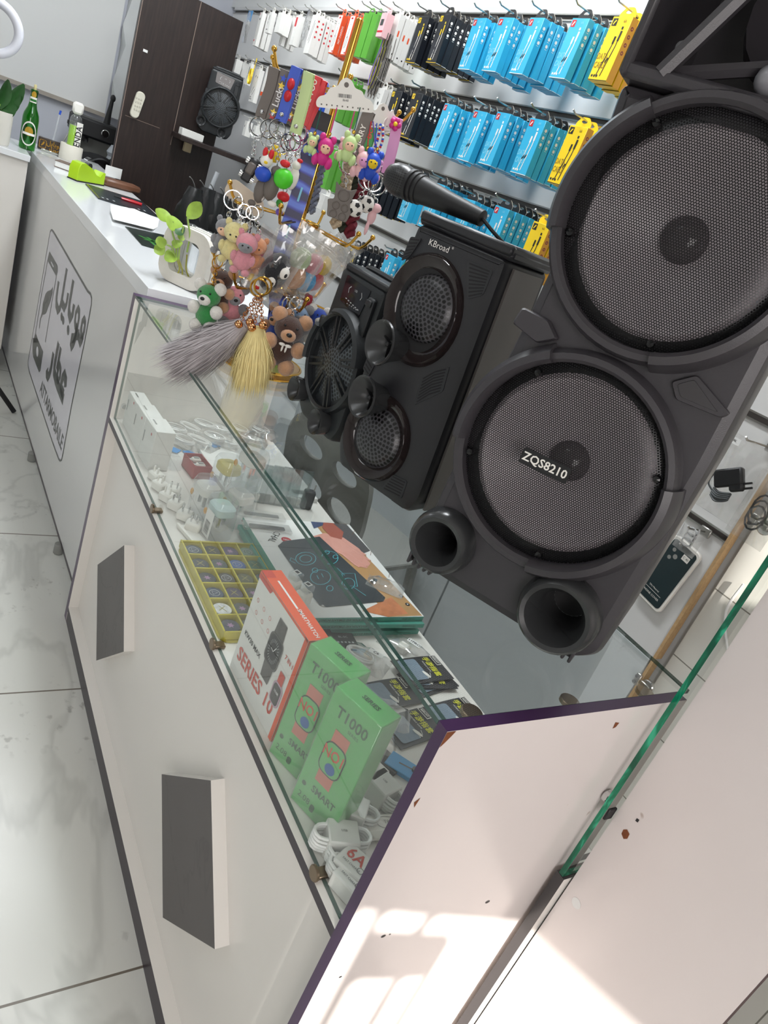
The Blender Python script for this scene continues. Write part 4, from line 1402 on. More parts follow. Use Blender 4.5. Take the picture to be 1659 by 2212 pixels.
def neck_front(mb, T):
    mb.ball((.024, -.032, 0), (.003, .005, .0006), 1, T, 8, 6)
    mb.ball((.050, -.036, 0), (.003, .005, .0006), 1, T, 8, 6)
    mb.stroke([(.024, -.036), (.016, -.09)], .001, 1, T)
    mb.stroke([(.050, -.040), (.034, -.09), (.042, -.075)], .001, 1, T)
    mb.stroke([(.030, -.080), (.018, -.10), (.012, -.112)], .003, 1, T)
    mb.stroke([(.052, -.090), (.034, -.112), (.026, -.118)], .003, 1, T)
    mb.text('STEREO', .008, 1, T @ Tm((.017, -.128, .0002)), True, .8)
    mb.text('EARPHONE', .008, 1, T @ Tm((.020, -.137, .0002)), True, .8)
pack('earphone_carton', crop2(455, 440), .066, .150, .022, [CARD, INK], 'tall white stereo earphone box in the second row', 'box', 'assorted second row boxes', front=neck_front)
pack('orange_edge_carton', crop2(525, 425), .030, .13, .022, [CARD, ORANGE], 'white box with orange foot beside the grey straps', 'box', 'assorted second row boxes', front=lambda mb, T: mb.rect(.001, -.129, .029, -.112, 1, T))
pack('adapter_carton', crop2(385, 770), .040, .070, .03, [CARD, INK], 'small white adapter box, third row, left of two', 'box', 'assorted third row boxes', front=lambda mb, T: mb.rect(.010, -.03, .016, -.02, 1, T))
pack('adapter_carton', crop2(440, 800), .040, .060, .03, [CARD, INK], 'small white adapter box, third row, right of two', 'box', 'assorted third row boxes', front=lambda mb, T: mb.rect(.010, -.03, .016, -.02, 1, T))
pack('white_cable_carton', crop2(1240, 560), .05, .10, .02, [CARD, ORANGE, GREYINK], 'white box with watch print beside the black boxes, second row', 'box', 'white cable boxes', n=3, front=lambda mb, T: (mb.stroke([(.012, -.02), (.026, -.02), (.026, -.034), (.012, -.034)], .0016, 2, T, True), mb.disc((.03, -.05), .006, 2, T)))
pack('white_charger_carton', crop2(870, 1235), .05, .06, .04, [CARD, SILVER], 'small white box below the green boxes', 'box', 'assorted fourth row boxes')
pack('blue_foil_pack', crop2(870, 560), .06, .12, .02, [BLUER, NAVY], 'deep blue pack behind the white cloud card', 'box', 'assorted second row boxes', y0=.92)
# low goods at the right end of the wall
def charger_stuff(b, W, H):
    mb = MB()
    T = Tm((W * .5, -.008, -H * .50), ry=-.6)
    mb.box((0, 0, 0), (.062, .018, .038), 0, T, .004)
    mb.box((.016, 0, -.020), (.030, .016, .022), 0, T, .004)
    mb.box((.034, 0, -.016), (.028, .004, .004), 0, T)
    mb.box((.034, 0, -.026), (.028, .004, .004), 0, T)
    mb.build('wall_charger', BLK, b)
    mb = MB()
    for k in range(4):
        z = -H * .72 - .004 * k
        mb.tube(bez([(W * .35, -.008, z), (W * .5, -.010, z - .006), (W * .66, -.008, z + .004), (W * .68, -.008, z + .01), (W * .5, -.012, z + .002), (W * .34, -.008, z + .004)], 24), .0024, 0, None, 5)
    mb.tube(bez([(W * .3, -.008, -H * .52), (W * .20, -.008, -H * .56), (W * .2, -.008, -H * .68), (W * .34, -.008, -H * .74)], 16), .002, 0, None, 5)
    mb.build('cord', GREYD, b)
    T = basis((W * .2, -.012, -H * .08), (1, 0, 0), (0, 0, 1))
    mb = MB()
    mb.rect(-.018, -.007, .018, .007, 0, T)
    mb.text('3R/2E/0C', .006, 1, T @ Tm((0, 0, .0003)), True, .8)
    mb.build('price_sticker', [PAPER, INK], b)
pp = onY(1585, 950, .93)
film_bag('charger_bag', (1578, 928), .115, .17, .96, 'clear zip bag with a black wall charger, right end of the wall', None, charger_stuff, hh=.03)
film_bag('cable_bag', (1648, 1010), .09, .15, 1.0, 'clear bag behind the bagged black charger', None, cable_stuff(BLK))
film_bag('screw_bag', (1480, 1128), .06, .06, 1.0, 'small clear bag above the phone cover', None, cable_stuff(SILVER))
p = onY(1440, 1240, 1.036)
cv = thing('phone_cover', 'dark green phone cover card in a clear white edged case', 'phone case', p, 0)
T = basis((0, 0, 0), (1, 0, 0), (0, 0, 1)) @ Matrix.Rotation(R(-6), 4, 'Z')
peg((p.x, p.z + .075), 1.02, 'wall_peg', 'wire peg behind the phone cover', 'display pegs on the slatted wall')
MB().prism(rrect(.086, .178, .013), -.010, 0, 0, T, .002).build('clear_shell', WHT, cv)
mb = MB()
mb.prism(rrect(.073, .163, .009), 0, .0012, 0, T, .0004)
for k in range(2):
    mb.disc((-.020, .058 - .022 * k, .0015), .005, 1, T, 12)
mb.disc((-.008, .046, .0015), .006, 1, T, 12)
mb.rect(.006, .052, .026, .066, 2, T, .0015)
mb.text('C 40', .008, 3, T @ Tm((.016, .059, .0018)))
mb.text('PHONE COVER', .0075, 2, T @ Tm((-.002, -.064, .0015)))
mb.stroke([(-.028, -.054), (.024, -.054)], .0008, 2, T @ Tm((0, 0, .0015)))
mb.text('TPU Material', .006, 2, T @ Tm((-.004, -.046, .0015)))
mb.build('insert_card', [col('dark_teal_card', '#1f2f33', .35), GREYPL, WHT, INK], cv)
# ================================================================= gold keychain stand on the glass top
PX0, PY0 = -1.1264, 0.1992
VD = Vector((CAM.x - PX0, CAM.y - PY0, 0)).normalized()          # from the stand towards the aisle corner where one views it
VS = Vector((-VD.y, VD.x, 0))                                    # sideways
def st(px, py, d=0.0):
    """point of the sight line in the upright plane through the stand, d metres nearer"""
    o = Vector((PX0, PY0, 0)) + VD * d
    r = ray(px, py)
    return CAM + r * (((o - CAM).dot(VD)) / r.dot(VD))
ks = thing('keychain_stand', 'gold spinner stand with three tiers of hooks on the glass counter', 'display stand', (PX0, PY0, 1.0))
mb = MB()
mb.lathe([(0.0001, 0), (0.094, 0), (0.096, 0.003), (0.096, 0.016), (0.092, 0.020), (0.0001, 0.021)], 48)
b_ = mb.build('base', col('amber_gold_base', '#b98a4a', 0.1, metal=0.9), ks)
mb = MB()
mb.torus(0.0955, 0.0032, 0, Tm((0, 0, 0.018)), 48, 6)
mb.torus(0.0955, 0.0025, 0, Tm((0, 0, 0.003)), 48, 6)
mb.build('rim', GOLD, ks)
mb = MB()
mb.cyl(0.0075, 0.02, 0.715, 0, None, 14, 0.002)
mb.build('pole', GOLD, ks)
TIERS = ((0.592, (-140, -80, -20, 40, 100, 160)), (0.345, (-100, -40, 22, 45, 140, 200)), (0.195, (-122, -62, -4, 60, 120, 180)))
for z, angs in TIERS:
    mb = MB()
    mb.cyl(0.013, z - 0.028, z - 0.008, 0, None, 14, 0.002)
    mb.torus(0.040, 0.0024, 0, Tm((0, 0, z - 0.012)), 24, 6)
    mb.build('hub', GOLD, ks)
    for a in angs:
        a = R(a)
        ca, sa = math.cos(a), math.sin(a)
        mb = MB()
        q = lambda r, h, o=0.0: (r * ca - o * sa, r * sa + o * ca, z + h)
        for o in (-0.004, 0.004):
            mb.tube([q(0.012, -0.014, o), q(0.05, -0.017, o), q(0.138, -0.024, 0)], 0.0018, 0, None, 6)
        mb.tube([q(0.125, -0.023), q(0.140, -0.022), q(0.150, -0.012), q(0.160, 0.006)], 0.0030, 0, None, 8)
        mb.ball(q(0.161, 0.009), 0.0055, 0, None, 10, 8)
        mb.build('hook_arm', GOLD, ks)

def chain(mb, a, b, m=0, r=0.0042, th=0.0011):
    """small links from a down to b"""
    a, b = Vector(a), Vector(b)
    L = (b - a).length
    n = max(2, int(L / (r * 1.55)))
    d = (b - a).normalized()
    rot = d.to_track_quat('X', 'Z').to_matrix().to_4x4()
    for k in range(n):
        c = a.lerp(b, (k + .5) / n)
        T = Matrix.Translation(c) @ rot @ Matrix.Rotation(PI / 2 * (k % 2), 4, 'X')
        mb.torus(r, th, m, T, 10, 5, 1.25)
def kring(mb, c, r, m=0, tilt=0.0, th=0.0014):
    T = Matrix.Translation(c) @ VD.to_track_quat('Z', 'Y').to_matrix().to_4x4() @ Matrix.Rotation(tilt, 4, 'Y')
    mb.torus(r, th, m, T, 24, 6)
FACE = basis((0, 0, 0), VS, (0, 0, 1))        # x sideways, y up, z towards the viewer side
def face_at(p, roll=0.0, yaw=0.0):
    return Matrix.Translation(p) @ Matrix.Rotation(yaw, 4, 'Z') @ FACE @ Matrix.Rotation(roll, 4, 'Z')

# ---- straps
def strap(name, px, w, label, m, txt=None, deco=None, d=0.1, th=0.0022, group='rubber straps on the top tier', stud=True, loopside=0.006):
    """looped rubber strap: pixel path from hook to stud"""
    P = [st(x, y, d) for x, y in px]
    o = thing(name, label, 'strap', P[0], 0, group)
    sd = VS.copy()
    pts = bez([p - P[0] for p in P], 12)
    mb = MB()
    mb.ribbon(pts, w, th, sd, 0)
    back = [p - VD * (loopside if i else 0) + VS * 0.003 for i, p in enumerate(pts)]
    mb.ribbon(back, w * .96, th, sd, 0)
    mb.build('band', m, o)
    up = (P[0] - P[-1]).normalized()
    Q = P[-1] - P[0]
    if txt:
        mid = (P[0] + P[-1]) / 2 - P[0]
        z = up.cross(VD)
        T = basis(mid + VD * 0.004, up, VD.cross(up))
        tb = MB()
        tb.text(txt[0], txt[1], 0, T, True)
        tb.build('lettering', txt[2], o)
    if deco:
        deco(o, P)
    if stud:
        mb = MB()
        mb.ball(Q + up * 0.012 + VD * 0.002, (0.0045, 0.0045, 0.0045), 0, None, 10, 6)
        mb.build('stud', CHROME, o)
        mb = MB()
        kring(mb, Q - up * 0.014, 0.016, 0, 0.4)
        mb.build('key_ring', CHROME, o)
    return o
def lips(o, P):
    c = P[0].lerp(P[-1], .42) - P[0] + VD * .003
    mb = MB()
    for s in (-1, 1):
        mb.ball(c + Vector((0, 0, .010 * s)), (.007, .007, .010), 0, None, 10, 6)
    mb.build('heart_print', RED, o)
def star_deco(o, P):
    for t, m in ((.16, BLUER), (.30, YEL), (.82, YEL), (.9, RED)):
        mb = MB()
        c = P[0].lerp(P[-1], t) - P[0]
        T = face_at(c + VD * .004)
        mb.poly([((.007 if k % 2 == 0 else .003) * math.sin(k * PI / 5), (.007 if k % 2 == 0 else .003) * math.cos(k * PI / 5)) for k in range(10)], 0, T)
        mb.build('star_print', m, o)
strap('rubber_strap', [(592, 146), (583, 190), (565, 240), (562, 256)], .019, 'plain grey rubber strap, leftmost on the gold stand', GREYR)
strap('rubber_strap', [(618, 152), (606, 200), (590, 245), (585, 262)], .019, 'grey rubber strap with stars and cursive Lucky print, left of the blue strap', GREYR, ('Lucky', .016, WHT), star_deco, .11)
strap('rubber_strap', [(660, 158), (650, 200), (634, 250), (622, 268)], .019, 'grey strap with Lucky print between blue and light green straps', GREYR, ('Lucky', .016, WHT), star_deco, .09)
strap('rubber_strap', [(641, 145), (628, 185), (612, 240), (604, 262)], .019, 'bright blue rubber strap with a red heart', BLUER, None, lips, .135)
strap('rubber_strap', [(667, 156), (659, 200), (643, 262), (636, 288)], .019, 'light green rubber strap on the gold stand', GREENL, None, None, .125)
strap('rubber_strap', [(684, 164), (672, 205), (656, 250), (650, 268)], .019, 'red rubber strap reading I LOVE YOU', REDR, ('I LOVE YOU', .0135, WHT), None, .115)
strap('rubber_strap', [(695, 172), (684, 210), (664, 255), (656, 276)], .019, 'red rubber strap behind the I LOVE YOU strap', REDR, None, None, .09)
strap('rubber_strap', [(797, 240), (786, 270), (768, 320), (762, 342)], .022, 'grey rubber strap right of the cloud cards', GREYR, ('JERRY', .014, WHT), None, .12)
strap('rubber_strap', [(812, 240), (803, 275), (792, 310), (788, 325)], .020, 'green rubber strap with orange and yellow block print', col('strap_green', '#36a54a'), ('BUS', .016, ORANGE), None, .10, stud=False)
def flower(o, P):
    mb = MB()
    c = P[0] - P[0] + VD * .006 - Vector((0, 0, .012))
    for k in range(5):
        a = 2 * PI * k / 5
        mb.ball(c + VS * .007 * math.cos(a) + Vector((0, 0, .007 * math.sin(a))), .0055, 0, None, 8, 6)
    mb.ball(c + VD * .003, .0045, 1, None, 8, 6)
    mb.build('flower', [MAG, YEL], o)
strap('rubber_strap', [(858, 254), (851, 300), (839, 350), (833, 376)], .019, 'pink rubber strap with a magenta flower, rightmost on the stand', PINK, None, flower, .10, stud=False)

# ---- white cloud shaped display cards
def cloud(px, py, s, label, yaw, d, barcode=False, strings=()):
    p = st(px, py, d)
    o = thing('cloud_card', label, 'display card', p, 0, 'white cloud cards on the top tier')
    T = face_at((0, 0, 0), R(15), yaw)
    prof = [(-.060, -.010), (.060, -.010), (.060, .004), (.052, .014), (.040, .016), (.034, .028), (.018, .032), (.012, .044), (0, .050), (-.012, .044), (-.018, .032), (-.034, .028), (-.042, .014), (-.056, .010), (-.062, .0)]
    mb = MB()
    mb.prism([(x * s, y * s) for x, y in roundpoly(prof, .005)], -.0006, .0006, 0, T)
    for k in range(10):
        mb.disc(((-.050 + .011 * k) * s, -.004 * s, .0008), .0017 * s, 1, T, 8)
    mb.disc((0, .036 * s, .0008), .005 * s, 1, T, 14)
    if barcode:
        x = -.016
        for k in range(16):
            w = random.choice((.0006, .001, .0014))
            mb.rect(x * s, .012 * s, (x + w) * s, .019 * s, 2, T, .0009)
            x += w + .0009
        mb.text('8648', .0062 * s, 2, T @ Tm((0, .0075 * s, .0009)))
    mb.build('card', [WHT, GREYR, INK], o)
    return o
cloud(746, 226, .86, 'white cloud card with a barcode on the front hook', 0, .165, True)
cloud(824, 268, .72, 'smaller white cloud card hanging behind the barcode card', .35, .10)
cloud(838, 280, .72, 'white cloud card turned sideways on the right hook', 1.1, .08)

# ---- small charms
def charm_body(o, p, c1_, c2_, s, skin=True, name='figure'):
    mb = MB()
    T = face_at(p)
    mb.ball((0, 0, 0), (.012 * s, .013 * s, .010 * s), 0, T, 12, 8)
    for sx in (-1, 1):
        mb.ball((sx * .008 * s, .012 * s, 0), (.005 * s, .006 * s, .004 * s), 0, T, 8, 6)
        mb.ball((sx * .010 * s, -.020 * s, 0), (.006 * s, .009 * s, .006 * s), 0, T, 8, 6)
    mb.ball((0, -.016 * s, 0), (.010 * s, .010 * s, .008 * s), 0, T, 10, 6)
    mb.build(name, c1_, o)
    mb = MB()
    mb.ball((0, -.002 * s, .006 * s), (.008 * s, .008 * s, .005 * s), 0, T, 10, 6)
    fc_ = mb.build('face', c2_, o)
    mb = MB()
    for sx in (-1, 1):
        mb.ball((sx * .0032 * s, -.001 * s, .0106 * s), .0012 * s, 0, T, 6, 4)
    mb.build('eye', INK, fc_)
def charm(px0, px1, cs, cb, cf, s, label, d, name='phone_charm', group='charms hanging from the cloud cards'):
    a, b = st(px0[0], px0[1], d), st(px1[0], px1[1], d + .004)
    o = thing(name, label, 'charm', a, 0, group)
    MB().tube([(0, 0, 0), (b - a) * .5 + VS * .001, (b - a) + Vector((0, 0, .018 * s))], .0011, 0, None, 5).build('string', cs, o)
    mb = MB()
    mb.lathe([(.0001, .004), (.0026, .003), (.0032, 0), (.0024, -.003), (.0001, -.004)], 10, 0, Tm((b - a) + Vector((0, 0, .018 * s))))
    mb.build('bead', GOLD, o)
    charm_body(o, b - a, cb, cf, s)
    return o
DKG = col('dark_green_string', '#1f5a4a', .6)
charm((694, 234), (675, 306), DKG, GREENL, SKIN, .8, 'light green charm on a dark green string, leftmost of the cloud card', .165)
charm((728, 232), (704, 318), MAG, MAG, SKIN, 1.25, 'magenta hooded charm with a pink face', .165)
charm((768, 232), (744, 318), MAG, PINKL, PINKL, .9, 'pale pink charm left beside the light green hooded charm', .15)
charm((778, 232), (756, 312), DKG, GREENL, SKIN, 1.2, 'light green hooded charm with a flesh face', .168)
charm((802, 262), (786, 346), RED, PINKL, PINK, 1.25, 'pink charm on a red string over the soccer balls', .13)
charm((814, 266), (806, 350), BLUER, BLUER, YEL, 1.3, 'blue hooded charm beside the pink one', .135)
charm((806, 262), (812, 362), VIOLET, PINK, PINKL, .9, 'mauve charm behind the blue hooded charm', .11)
o = thing('bead_strand', 'blue red and white bead loop on the sideways cloud card', 'bead strand', st(822, 270, .12), 0)
mb = MB()
a = st(822, 270, .12)
pts = bez([st(x, y, .12) - a for x, y in ((822, 270), (816, 300), (806, 330), (812, 334), (826, 305), (827, 272))], 44)
for k, p in enumerate(pts):
    mb.ball(p, .0027, k % 3, None, 6, 4)
mb.build('bead', [BLUER, WHT, RED], o)

# ---- braided cords
def braid(px, r, m, label, d):
    P = [st(x, y, d) for x, y in px]
    o = thing('braided_cord', label, 'cord', P[0], 0, 'braided cords on the stand')
    pts = bez([p - P[0] for p in P], 34)
    for k in range(2):
        mb = MB()
        q = []
        for i, p in enumerate(pts):
            a = i * .9 + PI * k
            q.append(p + VS * r * .7 * math.cos(a) + VD * r * .7 * math.sin(a))
        mb.tube(q, [r * (.8 + .25 * math.sin(i * 1.8 + k)) for i in range(len(q))], 0, None, 7)
        mb.build('strand', m, o)
braid([(704, 322), (690, 390), (672, 462)], .0052, mat('grey_blue_cord', '#6d7380', .8, var=.5, vs=300), 'grey blue braided cord beside the pole', .02)
braid([(694, 330), (680, 390), (662, 460)], .0042, mat('charcoal_cord', '#41454d', .8, var=.5, vs=300), 'charcoal braided cord next to the grey blue one', -.01)
braid([(757, 345), (747, 400), (722, 492)], .0085, mat('sand_snake_cord', '#b5a58c', .8, var=.8, vs=260), 'sand coloured snake pattern braided cord', .02)
braid([(783, 350), (764, 410), (737, 500)], .0085, mat('dark_olive_cord', '#2c3226', .8, var=.5, vs=200), 'dark olive braided cord', .0)
braid([(794, 385), (775, 430), (752, 512)], .0085, mat('wine_red_cord', '#6b1a2a', .8, var=.4, vs=200), 'wine red braided cord above the bags', .01)
braid([(668, 640), (662, 662), (655, 680)], .006, mat('red_cord', '#a03040', .8, var=.4, vs=200), 'short red braided cord above the brown bear', .05)
braid([(638, 628), (632, 650), (622, 672)], .006, mat('tan_black_cord', '#8a6a34', .8, var=.9, vs=90), 'tan and black cord above the brown bear', .04)

# ---- wide blue lanyard
def wide_strap(px, w, label, d, m):
    P = [st(x, y, d) for x, y in px]
    o = thing('printed_lanyard', label, 'lanyard', P[0], 0, 'wide printed lanyards')
    pts = bez([p - P[0] for p in P], 16)
    mb = MB()
    mb.ribbon(pts, w, .002, VS, 0)
    mb.build('band', m, o)
    return o, P
t = NT('blue_printed_ribbon')
w_ = t.n('ShaderNodeTexWave', bands_direction='Z')
w_.inputs['Scale'].default_value = 9.0
w_.inputs['Distortion'].default_value = 4.0
t.t.links.new(t.obj(), w_.inputs['Vector'])
cc = t.ramp(w_.outputs['Fac'], [(0.25, lin('#14164f')), (0.6, lin('#2a35a8')), (0.92, lin('#5a7be0'))])
LANY = t.done(t.pbsdf(cc, .4).outputs[0])
o, P = wide_strap([(688, 262), (672, 320), (648, 420), (622, 500), (606, 560), (600, 600)], .036, 'wide blue printed lanyard running down the middle of the stand', .05, LANY)
mb = MB()
mb.ribbon([(0, 0, .018), (0, 0, -.014)], .044, .012, VS, 0)
mb.build('end_cap', BLK, o)
mb = MB()
pts = bez([p - P[0] for p in P], 10)
for k in range(2, 9, 2):
    d_ = (pts[k + 1] - pts[k]).normalized()
    T = basis(pts[k] + VD * .003, d_, VD.cross(d_))
    mb.stroke([(-.014, 0), (.014, 0)], .004, 0, T)
mb.build('print_mark', BLUED, o)
wide_strap([(600, 634), (600, 670), (596, 702)], .040, 'blue printed lanyard end below the bagged plush', .035, LANY)

# ---- key rings with hanging toys, top tier left
def keychain(label, ring, toy, d, maker, group='keychains on the stand', rr=.014, ringm=None, name='keychain', extra=0.0):
    a, b = st(ring[0], ring[1], d), st(toy[0], toy[1], d)
    o = thing(name, label, 'keychain', a, 0, group)
    mb = MB()
    kring(mb, (0, 0, 0), rr, 0, random.uniform(-.5, .5))
    mb.build('key_ring', ringm or CHROME, o)
    top = maker(o, b - a)
    e = (b - a) + Vector((0, 0, top))
    mb = MB()
    chain(mb, Vector((0, 0, -rr)), e)
    mb.build('chain', ringm or CHROME, o)
    return o
def toy_figure(cb, cf, s):
    def f(o, p):
        charm_body(o, p, cb, cf, s)
        return .016 * s
    return f
def toy_ball(m, s):
    def f(o, p):
        mb = MB()
        mb.ball(p, .016 * s, 0, None, 20, 14)
        mb.build('ball', m, o)
        return .016 * s
    return f
def toy_stack(parts):
    """soft rubber figure from coloured rounded lumps: (dx, dz, rx, rz, material)"""
    def f(o, p):
        top = 0
        for i, (dx, dz, rx, rz, m) in enumerate(parts):
            mb = MB()
            mb.ball((0, 0, 0), (rx, rz, min(rx, rz) * .8), 0, face_at(p + VS * dx + Vector((0, 0, dz)) + VD * (.002 * i)), 12, 8)
            mb.build(('body', 'head', 'cap', 'arm', 'trim')[min(i, 4)], m, o)
            top = max(top, dz + rz)
        return top
    return f
def soccer(o, p):
    t_ = MB()
    mb = MB()
    r = .0165
    mb.ball(p, r, 0, None, 20, 14)
    ph = (1 + 5 ** .5) / 2
    for v in [(0, s1, s2 * ph) for s1 in (-1, 1) for s2 in (-1, 1)] + [(s1, s2 * ph, 0) for s1 in (-1, 1) for s2 in (-1, 1)] + [(s2 * ph, 0, s1) for s1 in (-1, 1) for s2 in (-1, 1)]:
        n = (Matrix.Rotation(.5, 3, 'X') @ Vector(v)).normalized()
        T = Matrix.Translation(Vector(p) + n * (r * .945)) @ n.to_track_quat('Z', 'Y').to_matrix().to_4x4()
        mb.lathe([(.0001, r * .075), (.0055, r * .03), (.0058, -.001)], 5, 1, T)
    mb.build('ball', [WHT, INK], o)
    return r
def car_toy(o, p):
    mb = MB()
    T = face_at(p, R(-14))
    mb.box((0, 0, 0), (.022, .046, .012), 0, T, .004)
    mb.box((0, .004, .007), (.016, .022, .008), 1, T, .003)
    for sx in (-1, 1):
        for sy in (-1, 1):
            mb.cyl(.006, -.003, .003, 2, T @ Tm((sx * .012, sy * .014, 0), ry=PI / 2), 12)
    mb.build('toy_car', [BLK, GREYR, CHROME], o)
    return .022
keychain('dark toy car keychain, leftmost under the grey strap', (556, 276), (540, 368), .10, car_toy, rr=.018)
keychain('red white and blue rubber figure keychain', (578, 300), (572, 362), .13, toy_stack([(0, -.012, .016, .014, BLUER), (0, .012, .012, .011, WHT), (-.006, .026, .005, .009, REDR), (.006, .026, .005, .009, REDR), (0, .010, .005, .004, YEL)]))
keychain('grey rubber animal keychain with white belly, below the blue toy', (590, 308), (563, 412), .11, toy_stack([(0, 0, .013, .024, GREYR), (.004, -.002, .008, .018, WHT), (-.006, .026, .010, .010, GREYR), (-.010, -.026, .008, .006, GREYR)]))
keychain('grey rubber cat shaped keychain with white belly, left of the green ball', (606, 312), (586, 404), .12, toy_stack([(0, 0, .015, .026, GREYR), (.002, -.004, .009, .018, WHT), (.002, .030, .011, .010, GREYR), (.010, -.028, .009, .006, WHT)]))
keychain('yellow rubber star keychain among the chains', (598, 300), (592, 335), .08, toy_stack([(0, 0, .014, .014, YEL), (0, .012, .008, .007, YEL)]))
keychain('bright green round toy keychain with red top', (622, 308), (612, 386), .135, toy_stack([(0, 0, .019, .019, col('bright_green', '#4fd02a', .4)), (-.004, .026, .010, .007, REDR), (0, .004, .012, .004, GREENL)]))
keychain('white rubber toy keychain beside the lanyard', (640, 310), (633, 385), .09, toy_stack([(0, 0, .011, .022, WHT), (0, .024, .009, .009, WHT), (.004, .034, .006, .004, REDR)]))
keychain('red and green flower keychain low beside the lanyard', (634, 318), (612, 425), .08, toy_stack([(0, 0, .013, .010, REDR), (-.004, -.014, .007, .008, col('grass_green', '#3f9a3a')), (0, -.030, .007, .007, VIOLET)]))
keychain('black and white toy keychain behind the grey cat', (612, 316), (553, 375), .06, toy_stack([(0, 0, .012, .018, PL_W), (0, .018, .009, .009, BLK)]))

# ---- right side keychains
def cat_plate(o, p):
    mb = MB()
    T = face_at(p)
    mb.prism(roundpoly([(-.020, -.030), (.020, -.030), (.024, -.008), (.016, .004), (.018, .018), (.022, .036), (.010, .028), (-.010, .028), (-.022, .036), (-.018, .018), (-.016, .004), (-.028, .0), (-.024, -.012)], .004), -.003, .003, 0, T, .001)
    mb.torus(.010, .002, 0, T @ Tm((0, .016, .003)), 16, 5)
    for x, y in ((-.009, -.006), (.009, -.006), (-.009, -.022), (.009, -.022)):
        mb.torus(.006, .0018, 0, T @ Tm((x, y, .003)), 14, 5)
    mb.build('rubber_plate', GREYR, o)
    return .03
keychain('dark grey rubber cat plate keychain by the sand cord', (754, 352), (737, 440), .12, cat_plate, rr=.020)
keychain('left soccer ball keychain', (796, 386), (767, 450), .11, soccer, rr=.020)
keychain('right soccer ball keychain', (806, 392), (792, 441), .10, soccer, rr=.018)
keychain('pale pink rubber foot keychain right of the soccer balls', (815, 398), (803, 468), .10, toy_stack([(0, .0, .009, .016, PINKL), (.004, .018, .010, .009, PINKL), (-.003, -.022, .004, .016, PINKL)]), rr=.020)

# ---- middle tier left : plush key chains and a comb shaped card of cords
fr = thing('cord_card', 'beige card with a fringe of black cords on the middle hook', 'display card', st(528, 428, .0), 0)
T = face_at((0, 0, 0), R(-18))
MB().prism(rrect(.085, .040, .016), -.0008, .0008, 0, T).build('card', col('beige_card', '#cfc2b0', .5), fr)
mb = MB()
for k in range(11):
    x = -.036 + .0072 * k
    q = T @ Vector((x, -.018, .001))
    mb.tube([q, q + Vector((0, 0, -.03)), q + Vector((random.uniform(-.003, .003), 0, -.085 - random.uniform(0, .02)))], .0012, 0, None, 5)
mb.build('hanging_cord', BLK, fr)
def plush_fig(body, face, s, cap=None):
    def f(o, p):
        T = face_at(p)
        mb = MB()
        mb.ball((0, -.022 * s, 0), (.018 * s, .018 * s, .015 * s), 0, T, 14, 10)
        for sx in (-1, 1):
            mb.ball((sx * .016 * s, -.018 * s, .006 * s), (.006 * s, .010 * s, .006 * s), 0, T, 8, 6)
            mb.ball((sx * .010 * s, -.040 * s, .006 * s), (.008 * s, .007 * s, .010 * s), 0, T, 8, 6)
        mb.build('body', body, o)
        mb = MB()
        mb.ball((0, .008 * s, .002 * s), (.019 * s, .017 * s, .016 * s), 0, T, 14, 10)
        for sx in (-1, 1):
            mb.ball((sx * .014 * s, .022 * s, 0), (.006 * s, .007 * s, .004 * s), 0, T, 8, 6)
        mb.build('head', cap or body, o)
        mb = MB()
        mb.ball((0, .002 * s, .012 * s), (.013 * s, .010 * s, .008 * s), 0, T, 12, 8)
        for sx in (-1, 1):
            mb.ball((sx * .005 * s, .004 * s, .0195 * s), .0018 * s, 1, T, 6, 4)
        mb.build('face', [face, INK], o)
        return .024 * s
    return f
keychain('grey plush keychain with a peach face, leftmost of the middle tier', (504, 432), (484, 500), .09, plush_fig(PL_GR, SKIN, 1.0), 'plush keychains on the stand', .018)
keychain('cream yellow plush keychain of the middle tier', (528, 455), (505, 512), .12, plush_fig(PL_Y, PL_Y, 1.15), 'plush keychains on the stand', .012)
keychain('pink capped plush keychain with a grey face, middle tier', (545, 460), (531, 535), .135, plush_fig(PL_P, PL_GR, 1.15, PL_P), 'plush keychains on the stand', .012)
keychain('peach orange plush keychain, middle tier', (556, 458), (555, 540), .10, plush_fig(PL_O, PL_O, 1.0), 'plush keychains on the stand', .012)
keychain('small white plush keychain behind the cream one', (515, 440), (520, 498), .05, plush_fig(PL_W, PL_W, .7), 'plush keychains on the stand', .012)

# ---- clear zip bags with plush inside (middle tier right)
def zip_bag(label, px, W, H, d, tone, inner, roll=0.0, lean=0.0):
    p = st(px[0], px[1], d)
    o = thing('zip_bag', label, 'bag', p, 0, 'bagged plush on the stand')
    T = face_at((0, 0, 0), roll)
    mb = MB()
    nx, ny = 9, 10
    for sgn in (1, -1):
        g = []
        for j in range(ny + 1):
            for i in range(nx + 1):
                x, y = i / nx, j / ny
                puff = math.sin(PI * x) ** .6 * math.sin(PI * min(1, max(0, (y - .02) * 1.02))) ** .7 * .022 * (1 if y > .2 else .5)
                cr = .0035 * math.sin(11 * x + 7 * y + sgn) + .003 * math.sin(23 * y - 9 * x) + random.uniform(-.0018, .0018)
                g.append(((x - .5) * W * (1 - .12 * math.sin(PI * y)), -y * H, sgn * (puff + .001) + (cr if 0 < i < nx and 0 < j else 0)))
        fs = [(j * (nx + 1) + i, j * (nx + 1) + i + 1, (j + 1) * (nx + 1) + i + 1, (j + 1) * (nx + 1) + i) for j in range(ny) for i in range(nx)]
        mb.add(g, fs, 0, T)
    mb.build('film', BAGM, o)
    mb = MB()
    for k in range(2):
        mb.box((0, -.016 - .005 * k, .002), (W * .97, .0012, .003), 0, T)
    mb.build('zip_strip', CLEAR, o)
    inner(o, T, W, H)
    return o
